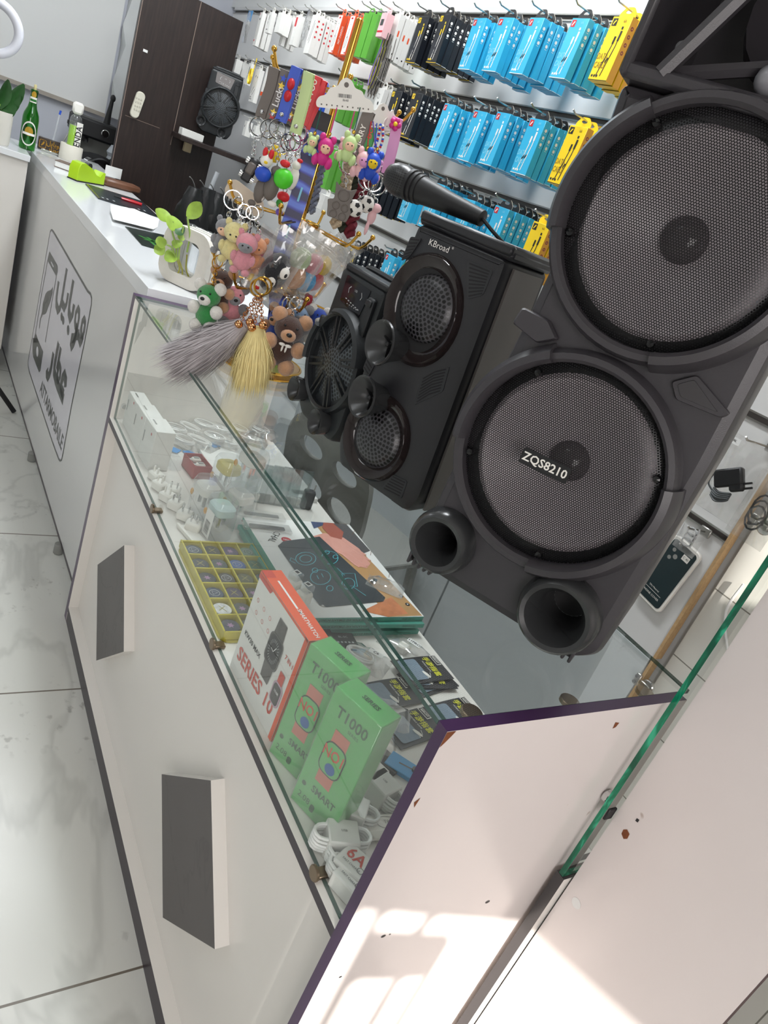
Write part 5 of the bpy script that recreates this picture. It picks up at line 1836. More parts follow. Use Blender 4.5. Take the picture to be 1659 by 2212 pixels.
def in_black(o, T, W, H):
    mb = MB()
    mb.ball((0, -H * .60, .004), (W * .34, H * .28, .020), 0, T, 16, 10)
    mb.build('plush_body', PL_BK, o)
    mb = MB()
    for x, y in ((.012, -H * .52), (-.002, -H * .72)):
        mb.ball((x + .006, y, .021), (.0095, .0125, .005), 0, T, 12, 6)
        mb.ball((x + .010, y - .002, .025), (.003, .005, .002), 1, T, 8, 6)
    mb.build('eye', [WHT, INK], o)
def in_two(a, b):
    def f(o, T, W, H):
        mb = MB()
        mb.ball((-W * .05, -H * .45, 0), (W * .26, H * .17, .016), 0, T, 14, 10)
        mb.build('plush_head', a, o)
        mb = MB()
        mb.ball((W * .05, -H * .70, 0), (W * .27, H * .18, .016), 0, T, 14, 10)
        mb.build('plush_body', b, o)
    return f
zip_bag('clear bag holding a black plush with two white eyes', (645, 505), .085, .150, .11, 0, in_black, R(-16))
zip_bag('clear bag with a sage green plush, behind the black plush bag', (690, 500), .085, .150, .07, 0, in_two(PL_SG, PL_T), R(-14))
zip_bag('clear bag with a light blue plush beside the small speaker', (722, 522), .085, .145, .05, 0, in_two(PL_P, col('bag_blue', '#3f9bd0', .6)), R(-22))
zip_bag('clear bag with a red and yellow toy half behind the small speaker', (742, 530), .08, .14, .02, 0, in_two(YEL, REDR), R(-26))
zip_bag('clear bag with a pink toy left of the lanyard', (592, 500), .055, .12, .03, 0, in_two(MAG, PINKL), R(-20))
zip_bag('empty looking clear bag at the right of the bag row', (765, 515), .07, .06, .0, 0, in_two(CLEAR, CLEAR), R(-30))

# ---- bottom tier : pompom bears and fur tails
def fuzz(mb, c, r, m, T):
    mb.ball(c, r, m, T, 18, 12)
def pom_bear(label, ring, px, d, body, accent, s, yaw=0.0, roll=0.0, ribbon=False, rings=True, ringm=None, muzzle=None):
    a, b = st(ring[0], ring[1], d), st(px[0], px[1], d)
    o = thing('pompom_bear', label, 'plush toy', a, 0, 'pompom bears on the bottom tier')
    T = face_at(b - a, roll, yaw) @ Matrix.Diagonal((s, s, s, 1))
    mb = MB()
    mb.ball((0, -.024, 0), (.022, .024, .018), 0, T, 20, 14)
    mb.build('body', body, o)
    mb = MB()
    mb.ball((0, .014, .002), (.024, .021, .019), 0, T, 20, 14)
    mb.build('head', body, o)
    for sx in (-1, 1):
        mb = MB()
        mb.ball((sx * .021, .031, 0), (.0125, .0125, .011), 0, T, 14, 10)
        mb.build('ear', accent, o)
        mb = MB()
        mb.ball((sx * .024, -.012, .010), (.0125, .0135, .012), 0, T, 14, 10)
        mb.build('paw', accent, o)
        mb = MB()
        mb.ball((sx * .015, -.045, .010), (.0135, .0135, .013), 0, T, 14, 10)
        mb.build('foot', accent, o)
    mb = MB()
    mb.ball((0, .007, .018), (.0125, .0105, .010), 0, T, 14, 10)
    mz = mb.build('muzzle', muzzle or accent, o)
    mb = MB()
    mb.ball((0, .010, .0275), (.0048, .0036, .003), 0, T, 10, 6)
    for sx in (-1, 1):
        mb.ball((sx * .010, .021, .0185), .0022, 0, T, 8, 6)
    mb.build('nose', INK, mz)
    if ribbon:
        mb = MB()
        for sx in (-1, 1):
            mb.ball((sx * .005, -.008, .022), (.0055, .0028, .002), 0, T, 8, 6)
            mb.ball((sx * .003, -.014, .0215), (.0018, .006, .0015), 0, T, 8, 6)
        mb.build('bow', WHT, o)
    mb = MB()
    kring(mb, (0, 0, 0), .013, 0, .8)
    chain(mb, Vector((0, 0, -.013)), (b - a) + Vector((0, 0, .030 * s)))
    mb.build('chain', ringm or CHROME, o)
    return o
pom_bear('dark brown pompom bear with tan ears behind the green one', (478, 562), (480, 618), .09, PL_BR, PL_T, .9, -.3, .1)
pom_bear('green and white pompom bear, leftmost of the bottom tier', (470, 566), (450, 655), .125, PL_G, PL_W, 1.05, -.35, .12, ringm=GOLD)
pom_bear('pink and grey pompom bear behind the fur tails', (525, 590), (503, 652), .08, PL_P, PL_GR, .95, .3, .1)
pom_bear('blue and white pompom bear behind the brown one, left', (620, 655), (600, 700), .09, PL_BL, PL_T, .95, -.6)
pom_bear('grey pompom bear behind the brown one, upper right', (640, 650), (642, 692), .07, PL_LB, PL_GR, .9, .2)
pom_bear('blue and white pompom bear half hidden by the small speaker', (668, 655), (684, 695), .05, PL_BL, PL_W, .85, .3)
pom_bear('cream pompom bear partly behind the brown bear', (612, 690), (590, 742), .07, PL_W, PL_T, .85, -.7)
pom_bear('dark brown bear with tan paws and a white bow', (636, 655), (618, 728), .15, PL_BR, PL_T, 1.3, .1, -.05, True, ringm=CHROME)

def fur_tail(label, ringpx, path, rad, d, m, droop, spread, n, seed):
    """fluffy tail hanging from a ring with two bells"""
    random.seed(seed)
    P = [st(x, y, d) for x, y in path]
    a = st(ringpx[0], ringpx[1], d)
    o = thing('fur_tail', label, 'fur keychain', a, 0, 'fur tails on the bottom tier')
    c = bez([p - a for p in P], 20)
    mb = MB()
    rr = [rad * .55 * (math.sin(PI * min(1, .12 + .8 * i / (len(c) - 1))) ** .6) for i in range(len(c))]
    mb.tube(c, rr, 0, None, 12)
    for k in range(n):
        t = (k + random.random()) / n * .93
        i = min(len(c) - 2, int(t * (len(c) - 1)))
        dr = (c[i + 1] - c[i]).normalized()
        base = c[i].lerp(c[i + 1], random.random())
        u = dr.orthogonal().normalized()
        v = dr.cross(u)
        an = random.uniform(0, 2 * PI)
        out = u * math.cos(an) + v * math.sin(an)
        rb = rr[i] * random.uniform(.7, 1.0)
        L = rad * random.uniform(1.0, 2.0)
        s0 = base + out * rb
        e0 = s0 + dr * L + out * L * spread * random.uniform(.3, 1.2)
        mid = (s0 + e0) / 2 + out * L * .10
        w = out.cross(dr).normalized() * random.uniform(.0007, .0014)
        mb.add([s0 - w, s0 + w, mid - w * .8, mid + w * .8, e0], [(0, 1, 3, 2), (2, 3, 4)], 0)
    mb.build('fur', m, o, fix=False)
    mb = MB()
    kring(mb, (0, 0, 0), .017, 0, .25, .0020)
    mb.build('key_ring', GOLD, o)
    mb = MB()
    for q in (-1, 1):
        chain(mb, Vector((0, 0, -.017)), c[0] + VS * .008 * q + Vector((0, 0, .006)), 0, .0036, .001)
    mb.build('chain', ROSE, o)
    for q, h in ((-1, .0), (1, .012)):
        mb = MB()
        mb.ball(c[0] + VS * .010 * q + VD * .012 + Vector((0, 0, -.002 + h)), .0088, 0, None, 14, 10)
        mb.torus(.0088, .0012, 0, Tm(c[0] + VS * .010 * q + VD * .012 + Vector((0, 0, -.002 + h))), 16, 5)
        mb.build('bell', ROSE, o)
    return o
fur_tail('grey violet fur tail sweeping to the left', (560, 622), [(528, 700), (502, 718), (470, 738), (438, 756), (412, 768)], .046, .16, FUR_G, .6, .36, 3600, 3)
fur_tail('pale yellow fur tail hanging straight down', (568, 618), [(556, 706), (553, 732), (549, 760), (545, 786)], .042, .175, FUR_Y, .3, .34, 3200, 5)
random.seed(21)
o = thing('toy_ball', 'yellow white and red toy behind the gold rings', 'toy', st(558, 612, .10), 0)
MB().ball((0, 0, 0), .018, 0, None, 16, 10).build('body', WHT, o)
MB().ball(VD * .008 + Vector((0, 0, -.004)), (.010, .010, .009), 0, None, 12, 8).build('nose', RED, o)
MB().ball(-VS * .016 + Vector((0, 0, .006)), .009, 0, None, 12, 8).build('ear', YEL, o)
# ================================================================= goods inside the glass counter
ZS = 0.6604
ZX, ZY = Vector((1, 0, 0)), Vector((0, 1, 0))
def boxm(name, o, W, D, H, mats, parent=None, b=.0008, z0=0.0):
    return MB().box((W / 2, D / 2, z0 + H / 2), (W, D, H), 0, None, b).build(name, mats, o)

# ---- LCD writing tablet boxes, stacked four high
TW, TL_, TH = .285, .372, .0105
for k in range(4):
    rz = (.0, .012, -.02, .0)[k]
    z = ZS + k * (TH + .0004)
    o = thing('writing_tablet_box', 'teal edged drawing tablet box, %s of the stack' % ('lowest', 'second from the bottom', 'third from the bottom', 'topmost, hand photo on its lid')[k], 'box', (-.566 + (.004, -.003, .005, 0)[k], .182, z), rz, 'drawing tablet boxes in the counter')
    mb = MB()
    mb.box((-TL_ / 2, TW / 2, TH / 2), (TL_, TW, TH), 0, None, .0006)
    T = basis((.0006, .0, TH / 2), (0, -1, 0), (0, 0, -1))
    mb.text('PROVIDE EDUCATION AND STIMULATE INTEREST', .0068, 1, basis((.0004, .10, TH / 2), (0, -1, 0), (0, 0, -1)), True, .9)
    mb.text('10 inch tablet', .0068, 1, basis((.0004, .245, TH / 2), (0, -1, 0), (0, 0, -1)), False, .9)
    mb.text('10', .012, 1, basis((-.10, -.0004, TH / 2), (-1, 0, 0), (0, 0, -1)), True)
    mb.build('carton', [TEAL, col('dark_teal_ink', '#1d4a40', .5)], o)
    if k < 3:
        continue
    zt = z + TH + .0004
    O = Vector((-.566, .182, z))
    def tp(px, py, h=0.0):
        q = onZ(px, py, zt)
        return Vector((min(-.0005, max(-TL_ + .0005, q.x - O.x)), min(TW - .0005, max(.0005, q.y - O.y)), TH + .0003 + h))
    mb = MB()
    mb.poly([(-.0005, .0005, TH + .0003), (-.0005, TW - .0005, TH + .0003), (-TL_, TW - .0005, TH + .0003), (-TL_, .0005, TH + .0003)], 0)
    mb.poly([tp(700, 1100, .0003), tp(912, 1330, .0003), tp(842, 1338, .0003), tp(660, 1105, .0003)], 1)
    mb.poly([tp(842, 1338, .0004), tp(882, 1326, .0004), tp(845, 1290, .0004), tp(782, 1320, .0004)], 2)  # refracted rainbow light, painted on the lid as a tinted patch
    mb.poly([tp(680, 1105, .0004), tp(722, 1100, .0004), tp(800, 1190, .0004), tp(760, 1205, .0004)], 3)
    for (xa, ya), (xb, yb) in (((728, 1118), (744, 1112)), ((760, 1155), (778, 1148)), ((800, 1200), (818, 1192)), ((840, 1248), (858, 1240)), ((700, 1108), (712, 1102))):
        a_, b_ = tp(xa, ya, .0006), tp(xb, yb, .0006)
        d_ = (b_ - a_).normalized() * .0006
        s_ = Vector((-d_.y, d_.x, 0))
        mb.add([a_ - s_, b_ - s_, b_ + s_, a_ + s_], [(0, 1, 2, 3)], 4)
    # sleeve, forearm and hand
    mb.poly([tp(655, 1105, .0008), tp(690, 1102, .0008), tp(712, 1128, .0008), tp(678, 1142, .0008)], 5)
    mb.poly([tp(690, 1118, .001), tp(706, 1114, .001), tp(742, 1150, .001), tp(738, 1166, .001), tp(714, 1160, .001), tp(696, 1140, .001)], 6)
    mb.poly([tp(672, 1160, .0009), tp(700, 1152, .0009), tp(742, 1162, .0009), tp(776, 1186, .0009), tp(800, 1218, .0009), tp(792, 1228, .0009), tp(766, 1222, .0009), tp(738, 1198, .0009), tp(700, 1184, .0009)], 7)
    for (a1, b1, a2, b2) in ((742, 1168, 790, 1200), (750, 1180, 800, 1212), (748, 1192, 792, 1224), (738, 1196, 776, 1226)):
        A_, B_ = tp(a1, b1, .0012), tp(a2, b2, .0012)
        mb.tube([A_, B_], [.004, .003], 7, None, 6, flat=(1, .25))
    # dark screen with line drawing
    scr = [(600, 1180), (612, 1170), (690, 1160), (800, 1262), (832, 1292), (828, 1300), (705, 1312), (690, 1308), (672, 1285)]
    mb.poly([tp(x, y, .0014) for x, y in scr], 8)
    T = Matrix.Identity(4)
    def ln(pts, cl=False, w=.0016):
        q = [tp(x, y, 0) for x, y in pts]
        mb.stroke([(p.x, p.y) for p in q], w, 9, Tm((0, 0, TH + .0019)), cl)
    import math as _m
    el = lambda cx, cy, rx, ry: [(cx + rx * _m.cos(2 * PI * j / 16), cy + ry * _m.sin(2 * PI * j / 16)) for j in range(16)]
    ln(el(660, 1208, 22, 14), True); ln(el(660, 1208, 13, 8), True); ln([(640, 1212), (628, 1206), (626, 1212), (638, 1218)])
    ln(el(712, 1206, 18, 14), True); ln(el(706, 1194, 5, 4), True); ln(el(724, 1204, 5, 4), True)
    ln(el(692, 1248, 22, 16), True); ln(el(680, 1233, 6, 5), True); ln(el(712, 1272, 7, 6), True); ln([(684, 1244), (688, 1252)]); ln([(694, 1240), (698, 1248)])
    ln([(738, 1240), (766, 1240), (772, 1268), (744, 1266)], True); ln(el(752, 1262, 14, 12), True); ln([(728, 1228), (744, 1244)]); ln([(764, 1270), (790, 1288)])
    q = tp(697, 1310, 0)
    mb.disc((q.x, q.y, TH + .002), .003, 10, None, 10)
    # red round seal, handwriting and small badges
    q = tp(619, 1167)
    mb.disc((q.x, q.y, TH + .0010), .0125, 11, None, 20)
    mb.text('NEW', .007, 10, basis((q.x, q.y, TH + .0014), (.35, .93, 0), (-.93, .35, 0)), True)
    q = tp(592, 1160)
    mb.text('CHAL', .022, 12, basis((q.x, q.y, TH + .0012), (.8, -.6, 0), (.6, .8, 0)))
    for x, y in ((866, 1288), (880, 1306)):
        q = tp(x, y)
        mb.disc((q.x, q.y, TH + .0012), .0055, 12, None, 14)
        mb.disc((q.x, q.y, TH + .0014), .002, 10, None, 10)
    mb.build('lid_print', [PAPER, col('print_wood', '#b98d5a', .4, vs=30, var=.25), col('painted_rainbow_light', '#c67a4e', .4, vs=40, var=.5), col('print_grey_board', '#4d4a4c', .4), col('print_seam', '#6b4a2c', .5), col('print_plaid', '#3d4a70', .5, vs=160, var=.8), col('print_skin', '#a5503c', .45), col('print_hand', '#d9998a', .45),
                           col('print_screen', '#33373b', .35), col('print_cyan', '#58b8c4', .4), PAPER, RED, INK], o)
ZT = ZS + 4 * (TH + .0004) + .001

# ---- yellow tray of round phone grips
tr = thing('grip_tray', 'yellow plastic compartment tray of round phone grips', 'tray', (-.865, .020, ZS))
YT = mat('translucent_yellow_plastic', '#d8ca34', 0.3, var=.12, vs=20, **{'Transmission Weight': 0.25})
mb = MB()
TX, TY = .312, .170
mb.prism(rrect(TX, TY, .02, 4, TX / 2, TY / 2), 0, .004, 0)
nx, ny = 6, 4
for i in range(nx + 1):
    mb.box((.006 + i * (TX - .012) / nx, TY / 2, .013), (.0035, TY - .006, .018), 0, None, .0008)
for j in range(ny + 1):
    mb.box((TX / 2, .005 + j * (TY - .01) / ny, .013), (TX - .006, .0035, .018), 0, None, .0008)
mb.build('tray_body', YT, tr)
gcols = ['#3f4b58', '#3c3c34', '#57496a', '#7d9480', '#343b42', '#4a5350', '#3a5a9a', '#3a6a4a', '#3f4144', '#4a4644', '#5a5a3a', '#3d4a44', '#38455a', '#4a3f52', '#55504a', '#46342e', '#cfd0d0', '#4a4a40', '#50504c', '#6a5236', '#40404a', '#5a5650', '#4a5a6a', '#3e3e3c']
for i in range(nx):
    for j in range(ny):
        k = i * ny + j
        x = tr.location.x + .006 + (i + .5) * (TX - .012) / nx
        y = tr.location.y + .005 + (j + .5) * (TY - .01) / ny
        g = thing('phone_grip', '%s coloured round phone grip, row %s from the far end, %s from the glass in the yellow tray' % ('pale' if k in (3, 16) else 'dark', ORD[i], ORD[j]), 'phone grip', (x, y, ZS + .0045), 0, 'phone grips in the yellow tray')
        g['label'] = 'round phone grip, %s row from the tray far end, %s from the front glass' % (ORD[i], ORD[j])
        m = col('grip_print', gcols[k], .25, vs=90, var=.5)
        mb = MB()
        mb.cyl(.0185, .006, .011, 0, None, 24, .001)
        mb.cyl(.010, 0, .006, 0, None, 16)
        mb.build('disc', m, g)
        mb = MB()
        if k % 3 == 0:
            mb.torus(.010, .0007, 0, Tm((0, 0, .0112)), 20, 4)
            mb.stroke([(-.006, -.004), (0, .006), (.006, -.004)], .0014, 0, Tm((0, 0, .0114)), True)
        elif k % 3 == 1:
            mb.stroke([(-.009, -.005), (.009, .006)], .0016, 0, Tm((0, 0, .0114)))
            mb.stroke([(-.007, .007), (.006, -.008)], .0016, 0, Tm((0, 0, .0114)))
        else:
            mb.poly([(.008 * math.cos(a) * (1 if q % 2 else .5), .008 * math.sin(a) * (1 if q % 2 else .5)) for q, a in enumerate([2 * PI * t_ / 12 for t_ in range(12)])], 0, Tm((0, 0, .0114)))
        mb.build('print', (SILVER, col('gold_print', '#9a9040', .4), col('pink_print', '#a07a9a', .4))[k % 3], g)

# ---- upright boxes by the glass
def upright(name, label, cat, loc, rz, W, D, H, front, side, top, cols, group, lean=0.0, wrap=None):
    o = thing(name, label, cat, loc, rz, group)
    o.rotation_euler = (lean, 0, rz)
    mb = MB()
    mb.box((W / 2, D / 2, H / 2), (W, D, H), 0, None, .001)
    front(mb, basis((0, -.0005, 0), (1, 0, 0), (0, 0, 1)))
    if side:
        side(mb, basis((W + .0005, 0, 0), (0, 1, 0), (0, 0, 1)))
    if top:
        top(mb, basis((0, 0, H + .0005), (1, 0, 0), (0, 1, 0)))
    mb.build('carton', cols, o)
    if wrap:
        MB().box((W / 2, D / 2, H / 2), (W + .003, D + .003, H + .003), 0, None, .002).build('shrink_wrap', wrap, o)
    return o
WBW, WBD, WBH = .178, .036, .196
def w_front(mb, T):
    mb.rect(.0, WBH - .004, WBW, WBH, 1, T)
    mb.rect(WBW - .010, 0, WBW, WBH, 1, T)
    mb.poly([(0, WBH - .012), (WBW * .26, WBH - .012), (WBW * .29, WBH - .004), (0, WBH - .004)], 2, T @ Tm((0, 0, .0003)))
    mb.text('KW30 MAX', .0125, 3, T @ Tm((.045, .082, .0003)), True)
    mb.text('SERIES 10', .036, 2, T @ Tm((WBW * .47, .040, .0003)), True, .98)
    # printed watch
    W = T @ Tm((WBW * .60, .118, .0004), rz=0)
    mb.poly([(-.016, .024), (.016, .024), (.013, .056), (-.013, .056)], 4, W)
    mb.poly([(-.016, -.026), (.016, -.026), (.013, -.056), (-.013, -.056)], 4, W)
    mb.prism(rrect(.046, .056, .012), 0, .0003, 4, W)
    mb.prism(rrect(.040, .050, .010), 0, .0005, 3, W)
    for k in range(24):
        a = 2 * PI * k / 24
        mb.stroke([(.012 * math.cos(a), .015 * math.sin(a)), (.017 * math.cos(a), .021 * math.sin(a))], .0008, 5, W @ Tm((0, 0, .0007)))
    mb.stroke([(0, 0), (.006, .011)], .0014, 6, W @ Tm((0, 0, .0008)))
    mb.stroke([(0, 0), (-.008, .002)], .0014, 6, W @ Tm((0, 0, .0008)))
    W2 = T @ Tm((WBW * .84, .070, .0005))
    mb.prism(rrect(.030, .040, .009), 0, .0004, 7, W2)
    mb.prism(rrect(.024, .034, .007), 0, .0006, 8, W2)
    mb.text('10:08', .0065, 6, W2 @ Tm((0, .004, .0008)), True)
    mb.rect(-.008, .020, .008, .040, 2, W2, .0002)
    mb.text('7 IN 1', .011, 2, T @ Tm((WBW * .86, .135, .0004)), True)
    for k in range(6):
        q = T @ Tm((.020 + .024 * (k % 3) + .006 * (k // 3), .152 - .020 * (k // 3), .0003))
        mb.stroke([(.0035 * math.cos(a), .0035 * math.sin(a)) for a in [2 * PI * j / 10 for j in range(10)]], .0008, 2, q, True)
def w_side(mb, T):
    mb.rect(0, 0, WBD, WBH, 1, T)
    mb.text('KW30 MAX', .012, 6, T @ Tm((WBD / 2, WBH * .6, .0003), rz=PI / 2), True)
def w_top(mb, T):
    mb.rect(0, 0, WBW, WBD, 1, T)
    mb.rect(.03, WBD * .42, WBW * .58, WBD * .52, 6, T, .0003)
    mb.text('SMARTWATCH', .010, 6, T @ Tm((WBW * .78, WBD * .5, .0003)), True)
    mb.rect(.0, .0, WBW * .12, WBD * .5, 2, T, .0003)
upright('smartwatch_box', 'white and orange smartwatch box reading SERIES 10 behind the front glass', 'box', (-.496, .0195, ZS), R(3), WBW, WBD, WBH, w_front, w_side, w_top, [CARD, ORANGE, col('box_red', '#c8402c', .4), INK, col('watch_grey', '#4a4644', .3), SILVER, PAPER, col('watch_pink', '#b99aac', .3), col('watch_screen', '#2c2528', .3)], 'watch boxes behind the front glass')
GW, GD, GH = .084, .042, .208
def g_front(mb, T):
    mb.text('T1000', .024, 1, T @ Tm((GW * .52, GH * .86, .0003)), True, .9)
    mb.text('SERIES', .007, 1, T @ Tm((GW * .62, GH * .79, .0003)))
    W = T @ Tm((GW * .46, GH * .52, .0003))
    mb.rect(-.014, -.046, .014, .046, 2, W)
    mb.prism(rrect(.040, .054, .014), 0, .0004, 3, W)
    mb.prism(rrect(.036, .050, .012), 0, .0006, 0, W)
    mb.text('NO1', .024, 2, W @ Tm((0, .008, .0009)), True, .8)
    mb.disc((.002, -.014, .0010), .009, 4, W, 14)
    mb.text('SMART', .016, 1, T @ Tm((GW * .58, GH * .22, .0003)), True, .9)
    mb.text('2.08', .014, 1, T @ Tm((GW * .24, GH * .10, .0003)))
    mb.disc((GW * .14, GH * .20, .0003), .004, 1, T, 12)
    mb.prism(rrect(.008, .012, .003, 4, GW * .46, GH * .08), 0, .0004, 1, T)
def g_top(mb, T):
    mb.text('SERIES', .011, 1, T @ Tm((GW * .55, GD * .5, .0003)), True)
GB = [GREENB, col('dark_green_ink', '#1c4a2a', .4), col('logo_coral', '#c9685c', .4), INK, col('logo_blue', '#4d6aa0', .4)]
upright('smartwatch_box', 'green T1000 watch box in shrink wrap, nearest the end panel', 'box', (-.212, .0195, ZS), R(20), GW, GD, GH, g_front, None, g_top, GB, 'watch boxes behind the front glass', -.0, SHRINK)
upright('smartwatch_box', 'green T1000 watch box between the SERIES 10 box and its twin', 'box', (-.300, .0195, ZS), R(20), GW, GD, GH, g_front, None, g_top, GB, 'watch boxes behind the front glass', -.0, SHRINK)

# ---- white charger boxes at the far end
def ch_front(mb, T):
    mb.rect(.010, .045, .016, .075, 1, T)
    mb.disc((.06, .085, .0002), .004, 2, T, 10)
def ch_top(mb, T):
    mb.rect(.012, .012, .040, .016, 1, T)
upright('charger_box', 'white charger box standing farthest along the front glass', 'box', (-1.485, .028, ZS), R(2), .085, .040, .095, ch_front, None, ch_top, [CARD, GREYPL, RED], 'white charger boxes by the front glass')
upright('charger_box', 'white charger box in the middle of the standing row', 'box', (-1.392, .028, ZS), R(3), .085, .045, .100, ch_front, None, ch_top, [CARD, GREYPL, RED], 'white charger boxes by the front glass')
upright('charger_box', 'white charger box with a slot print, nearest of the standing row', 'box', (-1.298, .030, ZS), R(4), .085, .050, .104, ch_front, None, ch_top, [CARD, GREYPL, RED], 'white charger boxes by the front glass')
upright('clear_pack_box', 'small clear box beside the red box', 'box', (-1.268, .088, ZS), R(8), .045, .030, .030, lambda mb, T: mb.rect(.006, .008, .030, .024, 1, T), None, None, [TUB, col('amber_print', '#b98a4a')], 'small boxes', 0)
# red box holding two car chargers
rb = thing('red_tray_box', 'open red box holding two silver car chargers', 'box', (-1.262, .135, ZS), R(6))
mb = MB()
for c, d in (((.036, .0, .018), (.072, .002, .036)), ((.036, .046, .018), (.072, .002, .036)), ((0, .023, .018), (.002, .048, .036)), ((.072, .023, .018), (.002, .048, .036)), ((.036, .023, .002), (.072, .048, .003))):
    mb.box(c, d, 0, None, .0004)
mb.box((.036, .023, .020), (.069, .044, .003), 1)
mb.build('carton', [col('matt_red_card', '#a83a3f', .5), col('matt_red_insert', '#8f2f35', .6)], rb)
for k in range(2):
    p = Matrix.Rotation(R(6), 4, 'Z') @ Vector((.022 + .030 * k, .023, .024))
    o = thing('car_charger', 'white and silver car charger, %s in the red box' % ('far one' if k == 0 else 'near one'), 'charger', rb.location + p, R(6), 'car chargers in the red box')
    MB().box((0, 0, .004), (.016, .026, .014), 0, None, .004).build('body', WHT, o)
    MB().box((0, 0, .0115), (.009, .014, .002), 0, None, .0005).build('port_plate', GREYPL, o)
    MB().cyl(.005, 0, .008, 0, Tm((0, -.012, .004), rx=PI / 2), 12).build('tip', CHROME, o)

# ---- cable coils
WC = mat('white_cable_jacket', '#e6e6e4', .4, var=.03)
def coil_bm(rx, ry, n, q, turns, wob):
    mb = MB()
    pts = []
    N = 16 * turns
    for k in range(N):
        a = 2 * PI * k / 16
        t = k / 16
        pts.append(((rx + wob * math.sin(t * 2.3)) * math.cos(a), (ry + wob * math.cos(t * 1.7)) * math.sin(a), q + (k % (16 * 2)) / 32 * q * 2.2 * 0.6 + t * q * .55))
    mb.tube(pts, q, 0, None, 6)
    return mb
coil_me = [coil_bm(.034, .016, 16, .0024, 5, .003).mesh('cable_coil', WC), coil_bm(.028, .020, 16, .0022, 6, .003).mesh('cable_coil', WC)]
film_mb = []
def pillow(L, W, H, seed, nx=8, ny=6):
    random.seed(seed)
    mb = MB()
    for sg in (1, 0):
        g = []
        for j in range(ny + 1):
            for i in range(nx + 1):
                x, y = i / nx - .5, j / ny - .5
                e = (1 - (2 * x) ** 4) * (1 - (2 * y) ** 4)
                g.append((x * L, y * W, .0006 + sg * (H * e ** .6 + random.uniform(-.003, .003) * (e > 0))))
        fs = [(j * (nx + 1) + i, j * (nx + 1) + i + 1, (j + 1) * (nx + 1) + i + 1, (j + 1) * (nx + 1) + i) for j in range(ny) for i in range(nx)]
        mb.add(g, fs, 0)
    return mb
pil_me = [pillow(.105, .06, .020, s).mesh('film', BAGM) for s in (1, 2, 3)]
CARDZ = ZS + .0125
fc = thing('flat_carton', 'flat white carton with a barcode lying under the cable bags', 'box', (-1.47, .205, ZS))
mb = MB()
mb.box((.175, .133, .006), (.35, .266, .012), 0, None, .001)
T = Tm((.32, .23, .0124), rz=PI / 2)
x = -.03
for k in range(22):
    w = random.choice((.0008, .0014, .002))
    mb.rect(x, -.012, x + w, .012, 1, T)
    x += w + .0012
mb.build('carton', [CARD, INK], fc)
spots = [(368, 893), (398, 900), (430, 900), (380, 925), (412, 928), (440, 925), (470, 928), (398, 950), (430, 955), (462, 952), (490, 958), (515, 935), (540, 950), (505, 905), (480, 890), (560, 935)]
names_ = ['nearest the charger boxes', 'second along the far edge', 'third along the far edge', 'second row by the boxes', 'second row second', 'second row third', 'second row fourth', 'third row by the blue card', 'third row second', 'third row third', 'third row fourth', 'upper right middle', 'right of the middle', 'upper right far', 'top far', 'rightmost at the shelf edge']
for k, (x, y) in enumerate(spots):
    p = onZ(x, y, CARDZ + .006)
    if p.y > .455:
        p.y = .455
    if p.y < .20:
        zz = ZS
    else:
        zz = CARDZ
    o = thing('bagged_cable', 'bagged white charging cable in the far pile, %s' % names_[k], 'bagged cable', (p.x, p.y, zz + .001 + .008 * (k % 2)), R(random.uniform(30, 75)), 'bagged white cables in the far pile')
    for me, nm in ((coil_me[k % 2], 'cable_coil'), (pil_me[k % 3], 'film')):
        c = bpy.data.objects.new(nm, me)
        COL.objects.link(c)
        c.parent = o
        c.location = (0, 0, .004 if nm == 'cable_coil' else 0)
for k, (x, y, lb) in enumerate(((412, 972, 'blue header card of small parts, left one'), (462, 962, 'blue header card of small parts, by the yellow topped tub'), (378, 965, 'blue header card half under the charger boxes'))):
    p = onZ(x, y, CARDZ)
    o = thing('header_bag', lb + ' in the counter', 'bag', (p.x, p.y, CARDZ + .001 if p.y > .205 else ZS + .002), R(20 + 15 * k), 'blue header bags')
    MB().box((0, 0, .001), (.028, .030, .0015), 0, None, .0004).build('header_card', col('azure_card', '#2f8fd6', .3), o)
    mb = MB()
    for q in range(4):
        mb.tube([(-.014 - .004 * q, -.012 + .007 * q, .003), (-.045 - .003 * q, -.014 + .008 * q, .004)], .0016, 0, None, 5)
    mb.build('pins', STEEL, o)
